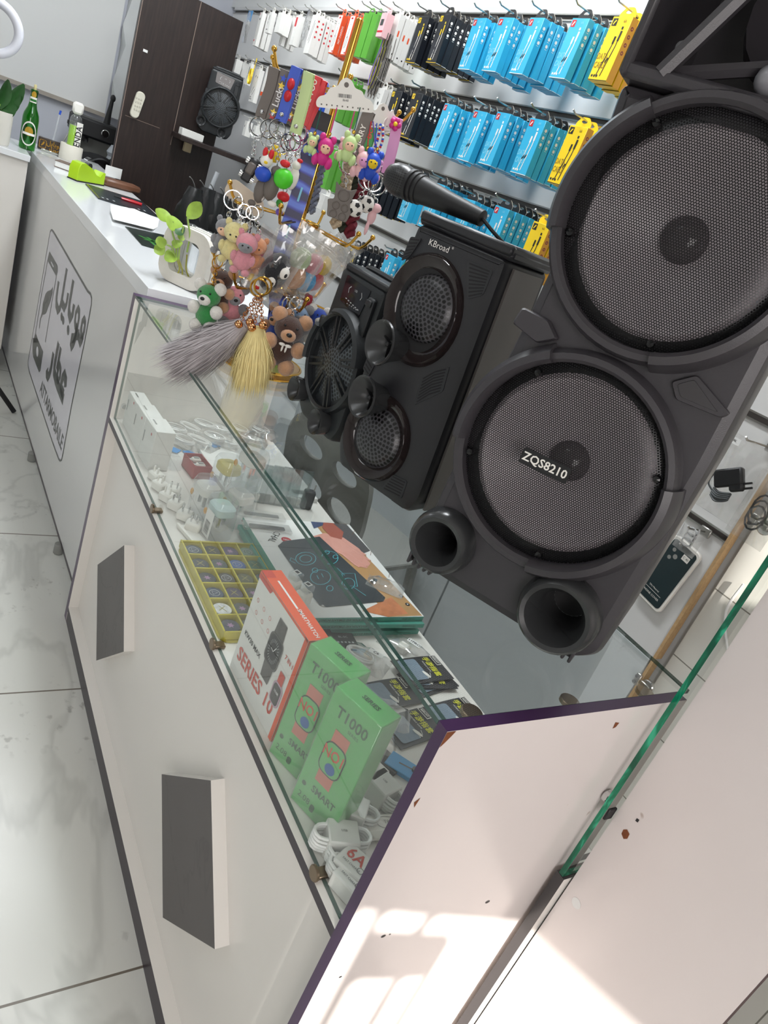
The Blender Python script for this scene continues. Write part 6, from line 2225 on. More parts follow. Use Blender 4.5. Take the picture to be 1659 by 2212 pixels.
# ---- rounded clear tubs with travel adapters
TS = 1.22
def tub(label, x, y, z, capm, rz=0.2, h=.078, bar=False):
    o = thing('adapter_tub', label, 'tub', (x, y, z), rz, 'clear adapter tubs')
    o.scale = (TS, TS, TS)
    mb = MB()
    out = [rrect(.056 - q, .050 - q, .016, 4) for q in (.004, 0, 0, .006)]
    zs = (0, .004, h - .010, h)
    mb.loft([[Vector((p[0], p[1], zz)) for p in r] for r, zz in zip(out, zs)], 0)
    mb.build('shell', TUB, o)
    mb = MB()
    mb.prism(rrect(.046, .040, .012), h - .030, h - .012, 0, None, .003)
    mb.build('adapter', capm, o)
    mb = MB()
    for sx, sy in ((-.010, -.006), (.010, -.006), (0, .010)):
        mb.box((sx, sy, h - .042), (.004, .005, .024), 0)
    mb.build('pins', CHROME, o)
    mb = MB()
    mb.ball((-.016, -.0225, h * .55), (.005, .0025, .007), 0, None, 10, 6)
    mb.build('dot_sticker', AMBER, o)
    if bar:
        T = basis((.010, -.0256, .030), (1, 0, 0), (0, 0, 1))
        mb = MB()
        mb.rect(-.016, -.026, .012, .026, 0, T)
        for k in range(12):
            mb.rect(-.010, -.020 + k * .0022, .006, -.020 + k * .0022 + random.choice((.0008, .0014)), 1, T, .0003)
        mb.build('barcode_sticker', [PAPER, INK], o)
    return o
tub('clear adapter tub with a barcode sticker, nearest of the tubs', -.925, .122, ZS, col('pale_aqua', '#cfe6e4', .3), .15, .076, True)
tub('clear adapter tub left behind the barcode one', -1.008, .114, ZS, WHT, .1)
tub('clear adapter tub, lower of the stacked pair', -.985, .186, ZS, WHT, .3)
tub('clear adapter tub with a white lid, upper of the stacked pair', -.985, .186, ZS + .079 * TS, WHT, .25)
tub('clear adapter tub with a yellow lid, farthest of the tubs', -1.075, .178, ZS, col('pale_yellow_adapter', '#dccb6a', .35), .2, .1)
# ---- white plug adapters lying in a row with pins up
for k, (x, y) in enumerate(((338, 1028), (346, 1048), (362, 1072), (380, 1090), (400, 1112), (418, 1135), (374, 1060))):
    p = onZ(x, y, ZS + .012)
    o = thing('plug_adapter', 'white plug adapter with pins up, %s from the far end by the glass' % ORD[k] if k < 6 else 'white plug adapter set behind the row by the glass', 'plug adapter', (p.x, max(p.y, .038), ZS), R(20 + 8 * k), 'white plug adapters by the glass')
    MB().box((0, 0, .011), (.034, .030, .022), 0, None, .004).build('body', WHT, o)
    mb = MB()
    for sx, sy in ((-.007, -.004), (.007, -.004)) + (((0, .008),) if k % 2 else ()):
        mb.box((sx, sy, .027), (.0035, .0045, .020), 0, None, .0008)
    mb.build('pins', CHROME if k > 2 else WHT, o)
tr2 = thing('adapter_tray', 'white plastic tray lying empty beside the plug adapters', 'tray', tuple(onZ(415, 1158, ZS)), R(12))
MB().prism(rrect(.085, .036, .008), 0, .004, 0, None, .001).build('tray_base', WHT, tr2)
MB().prism(rrect(.085, .006, .002, 4, 0, -.016), .004, .010, 0, None, .001).build('tray_rim', WHT, tr2)
# ---- grey film sleeves standing in a row, with chargers
SLEEVE = glass_mat('smoky_film', (.80, .82, .82, 1), 2.2, haze=.38, hazecol='#b4b9b9', rough=.12)
for k in range(6):
    x, y = -1.098 - .004 * k, .246 + .028 * k
    o = thing('grey_sleeve', 'standing smoky grey film sleeve, %s from the tubs' % ORD[k], 'sleeve', (x, y, CARDZ if x < -1.12 else ZS), R(80), 'standing grey sleeves')
    o.location.z = ZS + .0005
    o.location.x = -1.10 + .002 * k
    mb = MB()
    rr = []
    for t_ in range(5):
        z = .105 * t_ / 4
        w = .018 + .010 * math.sin(t_)
        rr.append([Vector((sx * (.030 - .004 * t_ / 4), sy * (.008 - .0015 * t_) + .003 * math.sin(t_ + k), z)) for sx, sy in ((-1, -1), (1, -1), (1, 1), (-1, 1))])
    mb.loft(rr, 0)
    mb.build('film', SLEEVE, o)
    MB().box((0, 0, .014), (.030, .010, .022), 0, None, .003).build('plug', WHT if k % 2 else GREYPL, o)
bc = thing('black_charger', 'black two pin charger standing by the grey sleeves', 'charger', (-1.088, .420, ZS), R(70))
MB().box((0, 0, .026), (.030, .024, .052), 0, None, .004).build('body', BLK, bc)
mb = MB()
for s in (-1, 1):
    mb.cyl(.002, .052, .070, 0, Tm((s * .009, 0, 0)), 10)
mb.build('pins', STEEL, bc)
# ---- things lying on the tablet boxes
for k, (x, y) in enumerate(((632, 1262), (655, 1288))):
    p = onZ(x - 4, y + 14, ZT)
    o = thing('plug_charger', 'small white plug charger on the tablet boxes, %s one' % ('far' if k == 0 else 'near'), 'charger', (p.x, p.y, ZT), R(25), 'small chargers on the tablet boxes')
    MB().box((0, 0, .014), (.028, .028, .028), 0, None, .005).build('body', WHT, o)
    MB().box((0, 0, .036), (.024, .024, .016), 0, None, .003).build('clear_cap', TUB, o)
    mb = MB()
    mb.rect(-.007, -.007, .007, .007, 0, Tm((0, 0, .0446)))
    mb.rect(-.004, -.004, .004, .004, 1, Tm((0, 0, .0449)))
    mb.rect(-.006, -.006, .006, .006, 1, basis((-.004, -.0143, .012), (1, 0, 0), (0, 0, 1)))
    mb.build('sticker', [PAPER, INK], o)
for k, (x, y) in enumerate(((560, 1110), (572, 1136))):
    p = onZ(x, y, ZT)
    o = thing('stylus_pack', 'clear pack with a grey stylus lying on the tablet boxes, %s one' % ('far' if k == 0 else 'near'), 'stylus pack', (p.x + .012, p.y, ZT), R(84), 'stylus packs')
    MB().box((0, 0, .004), (.115, .034, .007), 0, None, .002).build('film', BAGM, o)
    MB().box((0, 0, .0042), (.085, .012, .005), 0, None, .002).build('stylus', GREYD, o)
p = onZ(832, 1268, ZT)
o = thing('parts_bag', 'crumpled clear bag of small black parts on the tablet boxes', 'bag', (p.x, p.y, ZT), R(50))
pillow(.085, .05, .012, 8).build('film', BAGM, o)
mb = MB()
for k in range(7):
    mb.ball((-.03 + random.uniform(-.006, .01), random.uniform(-.01, .01), .004), .0032, 0, None, 6, 4)
mb.build('black_parts', BLK, o)
o['label'] = 'crumpled clear bag of small black parts on the tablet boxes'
# ---- goods at the near end
def flat_bag(label, px, rz, z, tilt=0.0, W=.070, L=.115):
    p = onZ(px[0], px[1], z)
    o = thing('finger_sleeve_pack', label, 'packet', (p.x, min(p.y, .405), z), R(rz), 'black finger sleeve packets')
    o.rotation_euler = (0, tilt, R(rz))
    mb = MB()
    rings = []
    for t_ in range(7):
        y = -L / 2 + L * t_ / 6
        h = .0035 * math.sin(PI * t_ / 6) + .0006
        rings.append([Vector((sx * W / 2, y, zz + .001)) for sx, zz in ((-1, 0), (1, 0), (1, h * .6), (.4, h), (-.4, h), (-1, h * .6))])
    mb.loft(rings, 0)
    mb.build('packet', [col('black_foil', '#232427', .35)], o)
    mb = MB()
    mb.prism(rrect(W * .82, L * .40, .006, 3, 0, -L * .22), 0, .0006, 0, Tm((0, 0, .0046)))
    mb.build('window', col('bluish_mesh_fabric', '#7b8c9c', .45, vs=200, var=.2), o)
    mb = MB()
    mb.text('手游指套', .0165, 0, Tm((-.002, L * .20, .0052)), True, .86)
    mb.text('MOBILE GAME', .005, 1, Tm((-.004, L * .10, .0052)))
    mb.rect(-W * .46, L * .34, -W * .05, L * .44, 1, None, .0052)
    mb.rect(-W * .44, L * .35, -W * .07, L * .43, 2, None, .0055)
    mb.text('BEROIT', .0065, 1, Tm((-W * .255, L * .39, .0058)), True)
    mb.ball((W * .22, -L * .08, .0058), (.011, .004, .001), 1, Tm((0, 0, 0), rz=.3), 12, 6)
    mb.stroke([(W * .20, L * .06), (W * .34, L * .02), (W * .30, -L * .04), (W * .40, -L * .06)], .001, 1, Tm((0, 0, .0055)))
    mb.build('lettering', [col('acid_yellow', '#d8d82c', .4), WHT, BLK], o)
    return o
flat_bag('black packet at the bottom of the back stack', (925, 1470), 12, ZS, .0)
flat_bag('black packet in the middle of the back stack', (920, 1462), -6, ZS + .006, .0)
flat_bag('black packet on top of the back stack, beside the grey floor gap', (912, 1448), 4, ZS + .012, .0)
flat_bag('black packet left of the back stack, under the glass edge', (842, 1500), 6, ZS + .002, .0)
flat_bag('black packet nearest the end panel at the back', (985, 1545), 8, ZS + .002, .0)
flat_bag('black packet in front of the end panel, middle', (890, 1572), 10, ZS + .002, .0)
for k, (x, y, lb) in enumerate(((690, 1384, 'left of two'), (738, 1392, 'right of two'))):
    p = onZ(x, y, ZS)
    o = thing('battery_box', 'small flat black box with grey print beside the tablet boxes, %s' % lb, 'box', (p.x, p.y, ZS), R(85), 'small black boxes')
    MB().box((0, 0, .007), (.052, .040, .013), 0, None, .001).build('carton', BLK, o)
    mb = MB()
    for q in range(5):
        mb.disc((-.016 + .008 * q, -.010, .0138), .0026, 0, None, 8)
    mb.text('BL-5C', .008, 0, Tm((0, .006, .0138)))
    mb.build('print', SILVER, o)
def clear_bag(label, px, rz, L, W, H, inner, sticker=None, seed=1, z=ZS):
    p = onZ(px[0], px[1], z)
    o = thing('clear_bag', label, 'bag', (p.x, min(p.y, .43), z), R(rz), 'clear bags at the near end')
    pillow(L, W, H, seed).build('film', BAGM, o)
    if inner == 'plug':
        MB().box((0, -.01, H * .5), (.024, .026, .016), 0, None, .004).build('plug', WHT, o)
    elif inner == 'coil':
        c = bpy.data.objects.new('cable_coil', coil_me[1])
        COL.objects.link(c)
        c.parent = o
        c.location = (-.01, -.01, .004)
    else:
        MB().box((0, 0, H * .35), (L * .5, W * .4, H * .4), 0, None, .004).build('contents', inner, o)
    if sticker:
        mb = MB()
        T = Tm((.012, .010, H + .0035))
        mb.prism(rrect(.030, .014, .003), 0, .0006, 0, T)
        mb.text(sticker, .010, 1, T @ Tm((0, 0, .0008)), True)
        mb.build('sticker', [PAPER, INK], o)
clear_bag('clear bag with a white plug beside the black packets', (872, 1402), 30, .10, .07, .016, 'plug', '11PRO', 4)
clear_bag('clear bag with a coiled white cable and a C6 sticker', (790, 1425), 40, .095, .075, .014, 'coil', 'C6', 5)
clear_bag('clear bag with a sticker between the orange box and the black boxes', (652, 1388), 60, .07, .05, .012, SILVER, 'HS03', 6)
clear_bag('crumpled silvery bag behind the green boxes', (815, 1545), 55, .13, .075, .022, SILVER, None, 7)
clear_bag('crumpled clear bag below the silvery one', (800, 1600), 50, .09, .06, .02, 'coil', None, 9)
clear_bag('small clear bag with red print behind the first green box', (735, 1430), 45, .06, .05, .010, RED, None, 10)
def sleeved_cable(label, px, rz, z=ZS, six=False, H=.034, clampy=None):
    p = onZ(px[0], px[1], z)
    y = p.y if clampy is None else clampy
    o = thing('sleeved_cable', label, 'cable', (min(p.x, -.06), y, z), R(rz), 'white paper sleeved cables')
    W, D = .044, .040
    mb = MB()
    mb.box((0, 0, H / 2), (W, D, H), 0, None, .002)
    T = basis((0, 0, H + .0004), (1, 0, 0), (0, 1, 0))
    if six:
        mb.text('6A', .024, 1, T @ Tm((-.002, .004, .0003)), True)
        mb.text('FAST CHARGE', .0045, 2, T @ Tm((0, -.010, .0003)))
        mb.stroke([(.014 + .0045 * math.cos(a), -.008 + .0045 * math.sin(a)) for a in [2 * PI * j / 12 for j in range(12)]], .0007, 2, T @ Tm((0, 0, .0003)), True)
    else:
        mb.text('USB', .005, 2, T @ Tm((0, 0, .0003)))
    mb.build('paper_sleeve', [CARD, col('sleeve_red', '#c2331f', .5), GREYINK], o)
    mb = MB()
    for k in range(5):
        z_ = .004 + k * (H - .006) / 5
        r_ = .015 - .0012 * abs(k - 2)
        for s in (-1, 1):
            mb.tube(bez([(s * W * .48, -r_, z_ + .002), (s * (W * .5 + .012), -r_ * .8, z_ + .002), (s * (W * .5 + .018), 0, z_ + .002), (s * (W * .5 + .012), r_ * .8, z_ + .002), (s * W * .48, r_, z_ + .002)], 10), .0026, 0, None, 6)
    mb.build('cable_loops', WC, o)
    return o
sleeved_cable('paper sleeved white cable farthest from the end panel corner', (788, 1690), 20)
sleeved_cable('paper sleeved white cable in front of the blue card', (815, 1722), 15)
sleeved_cable('paper sleeved white cable leaning behind the nearest green box', (748, 1772), 50)
sleeved_cable('paper sleeved white cable nearest the front glass', (712, 1835), 70, clampy=.052)
sleeved_cable('white cable with a red 6A print, upper of the two', (752, 1892), 25, six=True, H=.030)
sleeved_cable('white cable with a red 6A print, tucked in the corner', (770, 1958), 20, six=True, H=.026)
p = onZ(872, 1664, ZS)
o = thing('blue_card_pack', 'sky blue card pack beside the end panel', 'packet', (p.x, p.y, ZS), R(35))
MB().box((0, 0, .004), (.062, .036, .008), 0, None, .001).build('card', col('pack_blue', '#3f98d0', .3), o)
mb = MB()
mb.stroke([(-.012, 0), (.016, .004)], .003, 0, Tm((0, 0, .0084)))
mb.cyl(.006, .008, .012, 0, Tm((.016, .004, 0)), 14)
mb.build('earbud', GREYD, o)
p = onZ(832, 1648, ZS)
o = thing('black_card_pack', 'black card pack under the blue one', 'packet', (p.x - .01, p.y, ZS), R(25))
MB().box((0, 0, .003), (.07, .034, .006), 0, None, .001).build('card', BLK, o)
p = onZ(826, 1795, ZS)
o = thing('pill_gadget', 'rounded white gadget with an oval print by the end panel', 'gadget', (p.x, p.y, ZS), R(82))
MB().box((0, 0, .009), (.085, .040, .018), 0, None, .007).build('body', WHT, o)
mb = MB()
mb.stroke([(.016 * math.cos(a), .010 * math.sin(a)) for a in [2 * PI * j / 20 for j in range(20)]], .0008, 0, Tm((0, 0, .0184)), True)
mb.text('T8', .008, 0, Tm((0, .001, .0184)))
mb.build('oval_print', [GREYPL], o)
# ================================================================= things on and beyond the desk
ZD = 1.0205
def dz(px, py, z=ZD):
    return onZ(px, py, z)
# green bottle on the side cabinet
p = onZ(57, 322, 1.02)
o = thing('glass_bottle', 'green glass beer bottle with a green and white label, on the side cabinet', 'bottle', (p.x, p.y, 1.0195))
S = 1.30
SZ = .86
prof = [(.0001, .002), (.026, .0), (.0305, .004), (.0305, .125), (.028, .142), (.018, .168), (.0145, .185), (.013, .222), (.0145, .226), (.0145, .236), (.0125, .238), (.0105, .238)]
prof = [(a_, b_ * SZ) for a_, b_ in prof]
MB().lathe([(r * S * .9, z * S) for r, z in prof], 32).build('glass_body', BOTTLE, o)
VB = Vector((CAM.x - p.x, CAM.y - p.y, 0)).normalized()
ab = math.atan2(VB.y, VB.x)
mb = MB()
def wrap(a0, a1, z0, z1, r, m, n=14):
    mb.add([(r * math.cos(ab + a0 + (a1 - a0) * k / n), r * math.sin(ab + a0 + (a1 - a0) * k / n), z) for z in (z0, z1) for k in range(n + 1)], [(k, k + 1, k + n + 2, k + n + 1) for k in range(n)], m)
def wroval(rz_, rw, rh, rad, m, lw=None, hollow=False):
    n = 28
    out = []
    for f in ((1, .88) if hollow else (1, 0)):
        out.append([(rad * math.cos(ab + f * rw * math.cos(2 * PI * k / n)), rad * math.sin(ab + f * rw * math.cos(2 * PI * k / n)), rz_ + f * rh * math.sin(2 * PI * k / n)) for k in range(n)])
    if not hollow:
        out[1] = [(rad * math.cos(ab), rad * math.sin(ab), rz_)] * n
    mb.loft(out, m, None, caps=False)
Rb = .0305 * S * .9
wroval(SZ * .086, .95, .054, Rb + .0006, 0)
wroval(SZ * .086, .95, .054, Rb + .0010, 1, hollow=True)
wroval(SZ * .098, .50, .020, Rb + .0011, 2)
wrap(-.75, .75, .078 * SZ, .090 * SZ, Rb + .0013, 1)
wrap(-.9, .9, .244 * SZ, .272 * SZ, .0135 * S * .9 + .0022, 1)
wrap(-.8, .8, .250 * SZ, .262 * SZ, .0135 * S * .9 + .0026, 0)
wroval(SZ * .285, .6, .014, .0135 * S * .9 + .002, 2)
mb.build('paper_label', [col('label_green', '#1f6a2a', .3), WHT, col('label_gold', '#b5902a', .35)], o)
MB().box((.004, .0, .318 * SZ), (.014, .012, .03), 0, None, .003).build('stopper_paper', mat('gold_white_foil', '#cbbf8a', .4, vs=80, var=.5), o)
# potted plant, left edge
p = onZ(-12, 306, 1.02)
o = thing('potted_plant', 'white cylindrical pot with broad dark green leaves at the picture edge', 'plant', (p.x, p.y, 1.0195))
MB().lathe([(.0001, 0), (.055, 0), (.06, .01), (.062, .14), (.058, .14), (.055, .11), (.0001, .11)], 32).build('pot', col('cream_ceramic', '#dcd8cf', .4), o)
def leaf(mb, base, tip, w, side, m=0, n=7, fold=.25, curl=.1):
    base, tip = Vector(base), Vector(tip)
    d = tip - base
    sd = Vector(side).normalized()
    nn = d.cross(sd).normalized()
    vs = []
    for k in range(n + 1):
        t_ = k / n
        c = base + d * t_ + nn * curl * d.length * math.sin(PI * t_)
        ww = w * math.sin(PI * min(1, t_ * .93 + .05)) ** .7
        vs += [c - sd * ww + nn * ww * fold, c, c + sd * ww + nn * ww * fold]
    fs = []
    for k in range(n):
        a = 3 * k
        fs += [(a, a + 1, a + 4, a + 3), (a + 1, a + 2, a + 5, a + 4)]
    mb.add(vs, fs, m)
W_ = lambda px, py, dx=0.0: onX(px, py, p.x + dx) - Vector((p.x, p.y, 1.0195))
for (bx, by), (tx, ty), w in (((-6, 240), (52, 182), .035), ((-6, 238), (36, 230), .035), ((-8, 236), (18, 172), .03), ((-4, 244), (44, 208), .03), ((-30, 236), (-20, 170), .04)):
    a, b = W_(bx, by, .01), W_(tx, ty, .03)
    mb = MB()
    leaf(mb, a, b, w, (b - a).cross(Vector((.8, -.5, .3))), 0)
    mb.build('leaf', LEAFD, o, fix=False)
mb = MB()
for (tx, ty) in ((0, 225), (-10, 215), (6, 230)):
    mb.tube([(0, 0, .11), W_(tx, ty, .01)], .003, 0, None, 5)
mb.build('stem', STEMM, o)
# shop name plate
a, b = dz(88, 322), dz(127, 340)
c = (a + b) / 2
o = thing('name_plate', 'small brown plate with gold Arabic shop name, by the pen', 'name plate', (c.x, c.y, ZD), math.atan2(b.y - a.y, b.x - a.x) )
o.rotation_euler = (0, 0, math.atan2(CAM.y - c.y, CAM.x - c.x) + R(96))
MB().box((0, 0, .034), (.12, .014, .060), 0, None, .004).build('plate', col('dark_brown_wood', '#33271f', .4), o)
MB().box((0, .004, .006), (.085, .030, .012), 0, None, .002).build('stand', CHROME, o)
T = basis((0, -.0076, .034), (1, 0, 0), (0, 0, 1))
mb = MB()
mb.stroke(rrect(.030, .036, .005, 3, -.038, 0), .0022, 0, T, True)
mb.poly([(-.046, -.010), (-.036, .012), (-.030, .012), (-.032, .0), (-.040, -.008)], 0, T)
mb.text('\ufedf\ufbfe\ufe8e\ufe91\ufeee\ufee3' if False else '\ufedd\ufef3\ufe8e\ufe91\ufeee\ufee3', .030, 0, T @ Tm((.016, .011, .0003)), True)
mb.text('\ufead\ufe8e\ufec4\ufecb', .028, 0, T @ Tm((.016, -.014, .0003)), True)
mb.build('lettering', GOLD, o)
# pen on its socket
c = dz(112, 330)
o = thing('desk_pen', 'clear ball pen with blue cap standing behind the name plate', 'pen', (c.x - .03, c.y + .0, ZD))
MB().cyl(.012, 0, .045, 0, None, 14, .002).build('socket', CHROME, o)
MB().tube([(0, 0, .045), (.0, .012, .185)], .0042, 0, None, 8).build('barrel', col('clear_pen', '#c3c6cc', .2), o)
MB().tube([(0, .012, .185), (0, .0145, .205)], .0050, 0, None, 8).build('cap', BLUER, o)
o = thing('phone_prop', 'thin metal rod with black clamp leaning behind the spray bottle', 'holder', (c.x - .05, c.y + .03, ZD))
MB().tube([(0, 0, 0), (-.02, .055, .155)], .004, 0, None, 8).build('rod', STEEL, o)
MB().box((-.018, .045, .165), (.03, .035, .022), 0, None, .004).build('clamp', BLK, o)
# spray bottle on a white tape roll
c = dz(150, 347)
tpz = .075
o = thing('tape_roll', 'large roll of white tape lying on the desk under the spray bottle', 'tape roll', (c.x, c.y, ZD), 0)
MB().lathe([(.030, 0), (.052, 0), (.053, .002), (.053, tpz - .002), (.052, tpz), (.030, tpz), (.030, 0)], 32).build('roll', col('cream_white_tape', '#e2ddd0', .5), o)
o = thing('spray_bottle', 'clear spray bottle of lime green liquid with ENDA label', 'spray bottle', (c.x, c.y, ZD + .004), 0)
MB().lathe([(.0001, .0), (.026, 0), (.028, .004), (.028, .19), (.024, .205), (.012, .215), (.012, .222)], 28).build('bottle', TUB, o)
MB().lathe([(.0001, .003), (.0255, .003), (.0255, .165), (.0001, .165)], 24).build('liquid', mat('lime_liquid', '#9fd40f', .1), o)
MB().box((0, .0, .245), (.032, .05, .055), 0, None, .01).build('spray_head', WHT, o)
T = basis((.0287 * .85, -.0287 * .45, .115), (-VB.y if False else .5, .86, 0), (0, 0, 1))
V2 = Vector((CAM.x - c.x, CAM.y - c.y, 0)).normalized()
S2 = Vector((-V2.y, V2.x, 0))
T = basis(V2 * .0292 + S2 * .019 + Vector((0, 0, .11)), S2, (0, 0, 1))
mb = MB()
mb.rect(-.012, -.075, .016, .075, 0, T)
mb.text('ENDA', .040, 1, T @ Tm((.002, .010, .0004), rz=PI / 2), True, .9)
mb.rect(-.010, -.072, .014, -.050, 2, T, .0003)
mb.build('label', [WHT, INK, col('label_red', '#b5483c', .4)], o)
# lime tape dispenser, brown wallet, notebook
a, b = dz(166, 392), dz(224, 402)
an = math.atan2(b.y - a.y, b.x - a.x)
L = (b - a).length
o = thing('tape_dispenser', 'lime green tape dispenser with a clear tape roll', 'tape dispenser', a, an)
prof = [(0, 0), (L, 0), (L, .050), (L * .93, .052), (L * .82, .030), (L * .66, .036), (L * .50, .058), (L * .22, .075), (L * .06, .070), (0, .05)]
mb = MB()
mb.prism(prof, -.048, .0, 0, basis((0, 0, .004), (1, 0, 0), (0, 0, 1)), .002)
mb.build('body', LIME, o)
MB().box((L / 2, .024, .0025), (L * 1.02, .052, .005), 0, None, .001).build('base_pad', BLKM, o)
MB().lathe([(.014, -.010), (.034, -.010), (.034, .010), (.014, .010), (.014, -.010)], 24, 0, FY(L * .48, .024, .068)).build('tape', TUB, o)
MB().lathe([(.0001, -.012), (.013, -.012), (.013, .012), (.0001, .012)], 18, 0, FY(L * .48, .024, .068)).build('hub', BLK, o)
a, b = dz(228, 402), dz(284, 412)
o = thing('wallet', 'long brown leather wallet at the back edge of the desk', 'wallet', (a + b) / 2, R(112))
MB().box((0, 0, .017), (.19, .075, .032), 0, None, .009).build('body', BROWNC, o)
o = thing('small_card', 'white card resting behind the tape dispenser', 'card', dz(238, 384) + Vector((0, .01, 0)), R(110))
MB().box((0, .0, .03), (.09, .003, .05), 0, None, .0005).build('card', PAPER, o)
c = dz(160, 372)
o = thing('notebook', 'closed brown notebook behind the tape dispenser', 'notebook', c, R(70))
mb = MB()
mb.box((0, 0, .014), (.15, .09, .024), 1, None, .001)
mb.box((0, 0, .027), (.155, .094, .003), 0, None, .001)
mb.box((0, 0, .0015), (.155, .094, .003), 0, None, .001)
mb.build('body', [col('notebook_brown', '#6d5a50', .5), PAPER], o)
# black desk pad with pen, papers, dark card
quad = [dz(184, 398), dz(212, 430), dz(340, 470), dz(305, 438)]
def mat_on_desk(name, label, cat, px, h, m, z=ZD, border=None):
    P = [onZ(x, y, z) for x, y in px]
    c = sum(P, Vector()) / len(P)
    o = thing(name, label, cat, c)
    q = [(v.x - c.x, v.y - c.y) for v in P]
    ar = sum(q[i - 1][0] * q[i][1] - q[i][0] * q[i - 1][1] for i in range(len(q)))
    if ar < 0:
        q = q[::-1]
    MB().prism(roundpoly(q, .003), 0, h, 0, None, 0).build('sheet', m, o)
    if border:
        MB().stroke([(x * .96, y * .96) for x, y in roundpoly(q, .008)], .005, 0, Tm((0, 0, h + .0004)), True).build('border_line', border, o)
    return o
o = mat_on_desk('desk_pad', 'black desk pad with a gold border line', 'desk pad', ((184, 398), (212, 430), (342, 470), (306, 436)), .004, col('pad_black', '#17222a', .35), border=GOLD)
mb = MB()
for x, y in ((222, 427), (232, 430), (246, 434), (300, 452), (312, 455)):
    q = onZ(x, y, ZD + .0044) - o.location
    mb.rect(q.x - .012, q.y - .004, q.x + .012, q.y + .004, 0, None, .0046)
mb.build('print', SILVER, o)
a, b = onZ(262, 428, ZD + .010), onZ(306, 442, ZD + .010)
o = thing('red_pen', 'red pen lying on the black desk pad', 'pen', a)
mb = MB()
mb.tube([(0, 0, 0), (b - a) * .5, (b - a)], [.005, .008, .006], 0, None, 8)
mb.build('barrel', col('glossy_red', '#c01524', .2), o)
MB().tube([(0, 0, 0), (a - b) * .35], [.004, .002], 0, None, 8).build('tip', BLK, o)
for k in range(5):
    o = mat_on_desk('paper_sheet', 'white paper sheet on the desk, %s of the loose stack' % ('lowest', 'second lowest', 'middle', 'second from top', 'topmost')[k], 'paper', ((238, 442 + 3 * k), (244, 462 + 3 * k - 2 * (k % 2)), (340 - 2 * k, 492 + k), (344 - 3 * k, 474 + 3 * (k % 2)), (290, 452)), .002, PAPER, ZD + .0022 * k)
    o['group'] = 'loose white papers on the desk'
o = mat_on_desk('dark_card', 'dark card with a green bird print beside the planter', 'card', ((270, 490), (306, 530), (345, 541), (408, 536), (402, 522), (352, 508)), .002, col('card_black_green', '#10201a', .3))
mb = MB()
for (x0, y0), (x1, y1) in (((300, 508), (340, 524)), ((310, 516), (336, 520)), ((318, 512), (350, 532)), ((326, 522), (344, 536))):
    a_, b_ = onZ(x0, y0, ZD + .003) - o.location, onZ(x1, y1, ZD + .003) - o.location
    mb.stroke([(a_.x, a_.y), ((a_.x + b_.x) / 2 + .01, (a_.y + b_.y) / 2), (b_.x, b_.y)], .012, 0, Tm((0, 0, .0026)))
mb.build('print', col('print_green', '#3f8a3a', .3), o)
# white wooden planter with glass tubes and pothos
a, b = dz(340, 598), dz(424, 638)
pdir = (b - a).normalized()
an = math.atan2(pdir.y, pdir.x)
L = (b - a).length
o = thing('propagation_planter', 'whitewashed wooden frame planter with glass tubes and green vine', 'planter', a, an)
ww = mat('whitewashed_wood', '#ddd8cf', .6, vs=30, var=.14, bump=.3, bs=80)
Hh, Dd = .155, .085
outer = rrect(L + .02, Hh, .045, 6, L / 2, Hh / 2 + .002)
inner = rrect(L - .045, Hh - .062, .022, 6, L / 2, Hh / 2 + .002)
mb = MB()
T = basis((0, 0, 0), (1, 0, 0), (0, 0, 1))
for y0, y1 in ((0, .026), (.030, .056), (.060, .085)):
    ro = [[Vector((p[0], y, p[1])) for p in q] for q, y in ((inner, y0), (outer, y0 + .002), (outer, y1 - .002), (inner, y1))]
    mb.loft(ro + [ro[0]], 0, None, caps=False)
mb.build('wood_frame', ww, o)
for k in range(3):
    mb = MB()
    x = L * (.30 + .2 * k)
    mb.cyl(.013, .035, .165, 0, Tm((x, .042, 0)), 16, .003)
    mb.build('glass_tube', TUB, o)
D1 = Vector((CAM.x - a.x, CAM.y - a.y, 0)).normalized()
def pv(px, py, d=0.0):
    oo = a + pdir * L * .5 + Vector((0, 0, 0)) + D1 * d
    r = ray(px, py)
    return CAM + r * (((oo - CAM).dot(D1)) / r.dot(D1))
Mi = o.matrix_basis.inverted()
Mi = (Matrix.Translation(a) @ Matrix.Rotation(an, 4, 'Z')).inverted()
lv = [((372, 475), (336, 452), .016, LEAF), ((395, 488), (358, 474), .020, LEAF), ((405, 470), (434, 438), .020, LEAF), ((398, 490), (380, 505), .012, LEAFD), ((360, 522), (336, 522), .016, LEAF), ((372, 520), (392, 530), .014, LEAF), ((355, 532), (334, 545), .016, LEAF), ((362, 540), (376, 566), .018, LEAF), ((388, 500), (396, 520), .010, LEAF)]
for k, (b0, t0, w, m) in enumerate(lv):
    A_, B_ = Mi @ pv(*b0, -.01), Mi @ pv(*t0, .02 * (k % 2))
    mb = MB()
    leaf(mb, A_, B_, w, (B_ - A_).cross(Mi.to_3x3() @ (D1 + Vector((0, 0, .5)))), 0, 8, .2, .08)
    mb.build('leaf', m, o, fix=False)
mb = MB()
for path in (((382, 560), (380, 530), (372, 500), (374, 478)), ((404, 545), (410, 510), (407, 485), (405, 470)), ((386, 560), (388, 530), (394, 500), (396, 488)), ((380, 556), (372, 536), (360, 528)), ((384, 562), (374, 545), (362, 540))):
    mb.tube(bez([Mi @ pv(*q) for q in path], 14), .0024, 0, None, 6)
mb.build('stem', STEMM, o)
mb = MB()
for path in (((382, 560), (388, 580), (380, 598)), ((386, 560), (394, 585), (392, 605)), ((404, 550), (402, 580), (408, 600))):
    mb.tube(bez([Mi @ pv(*q, -.01) for q in path], 10), .002, 0, None, 6)
mb.build('root', OLIVE, o)
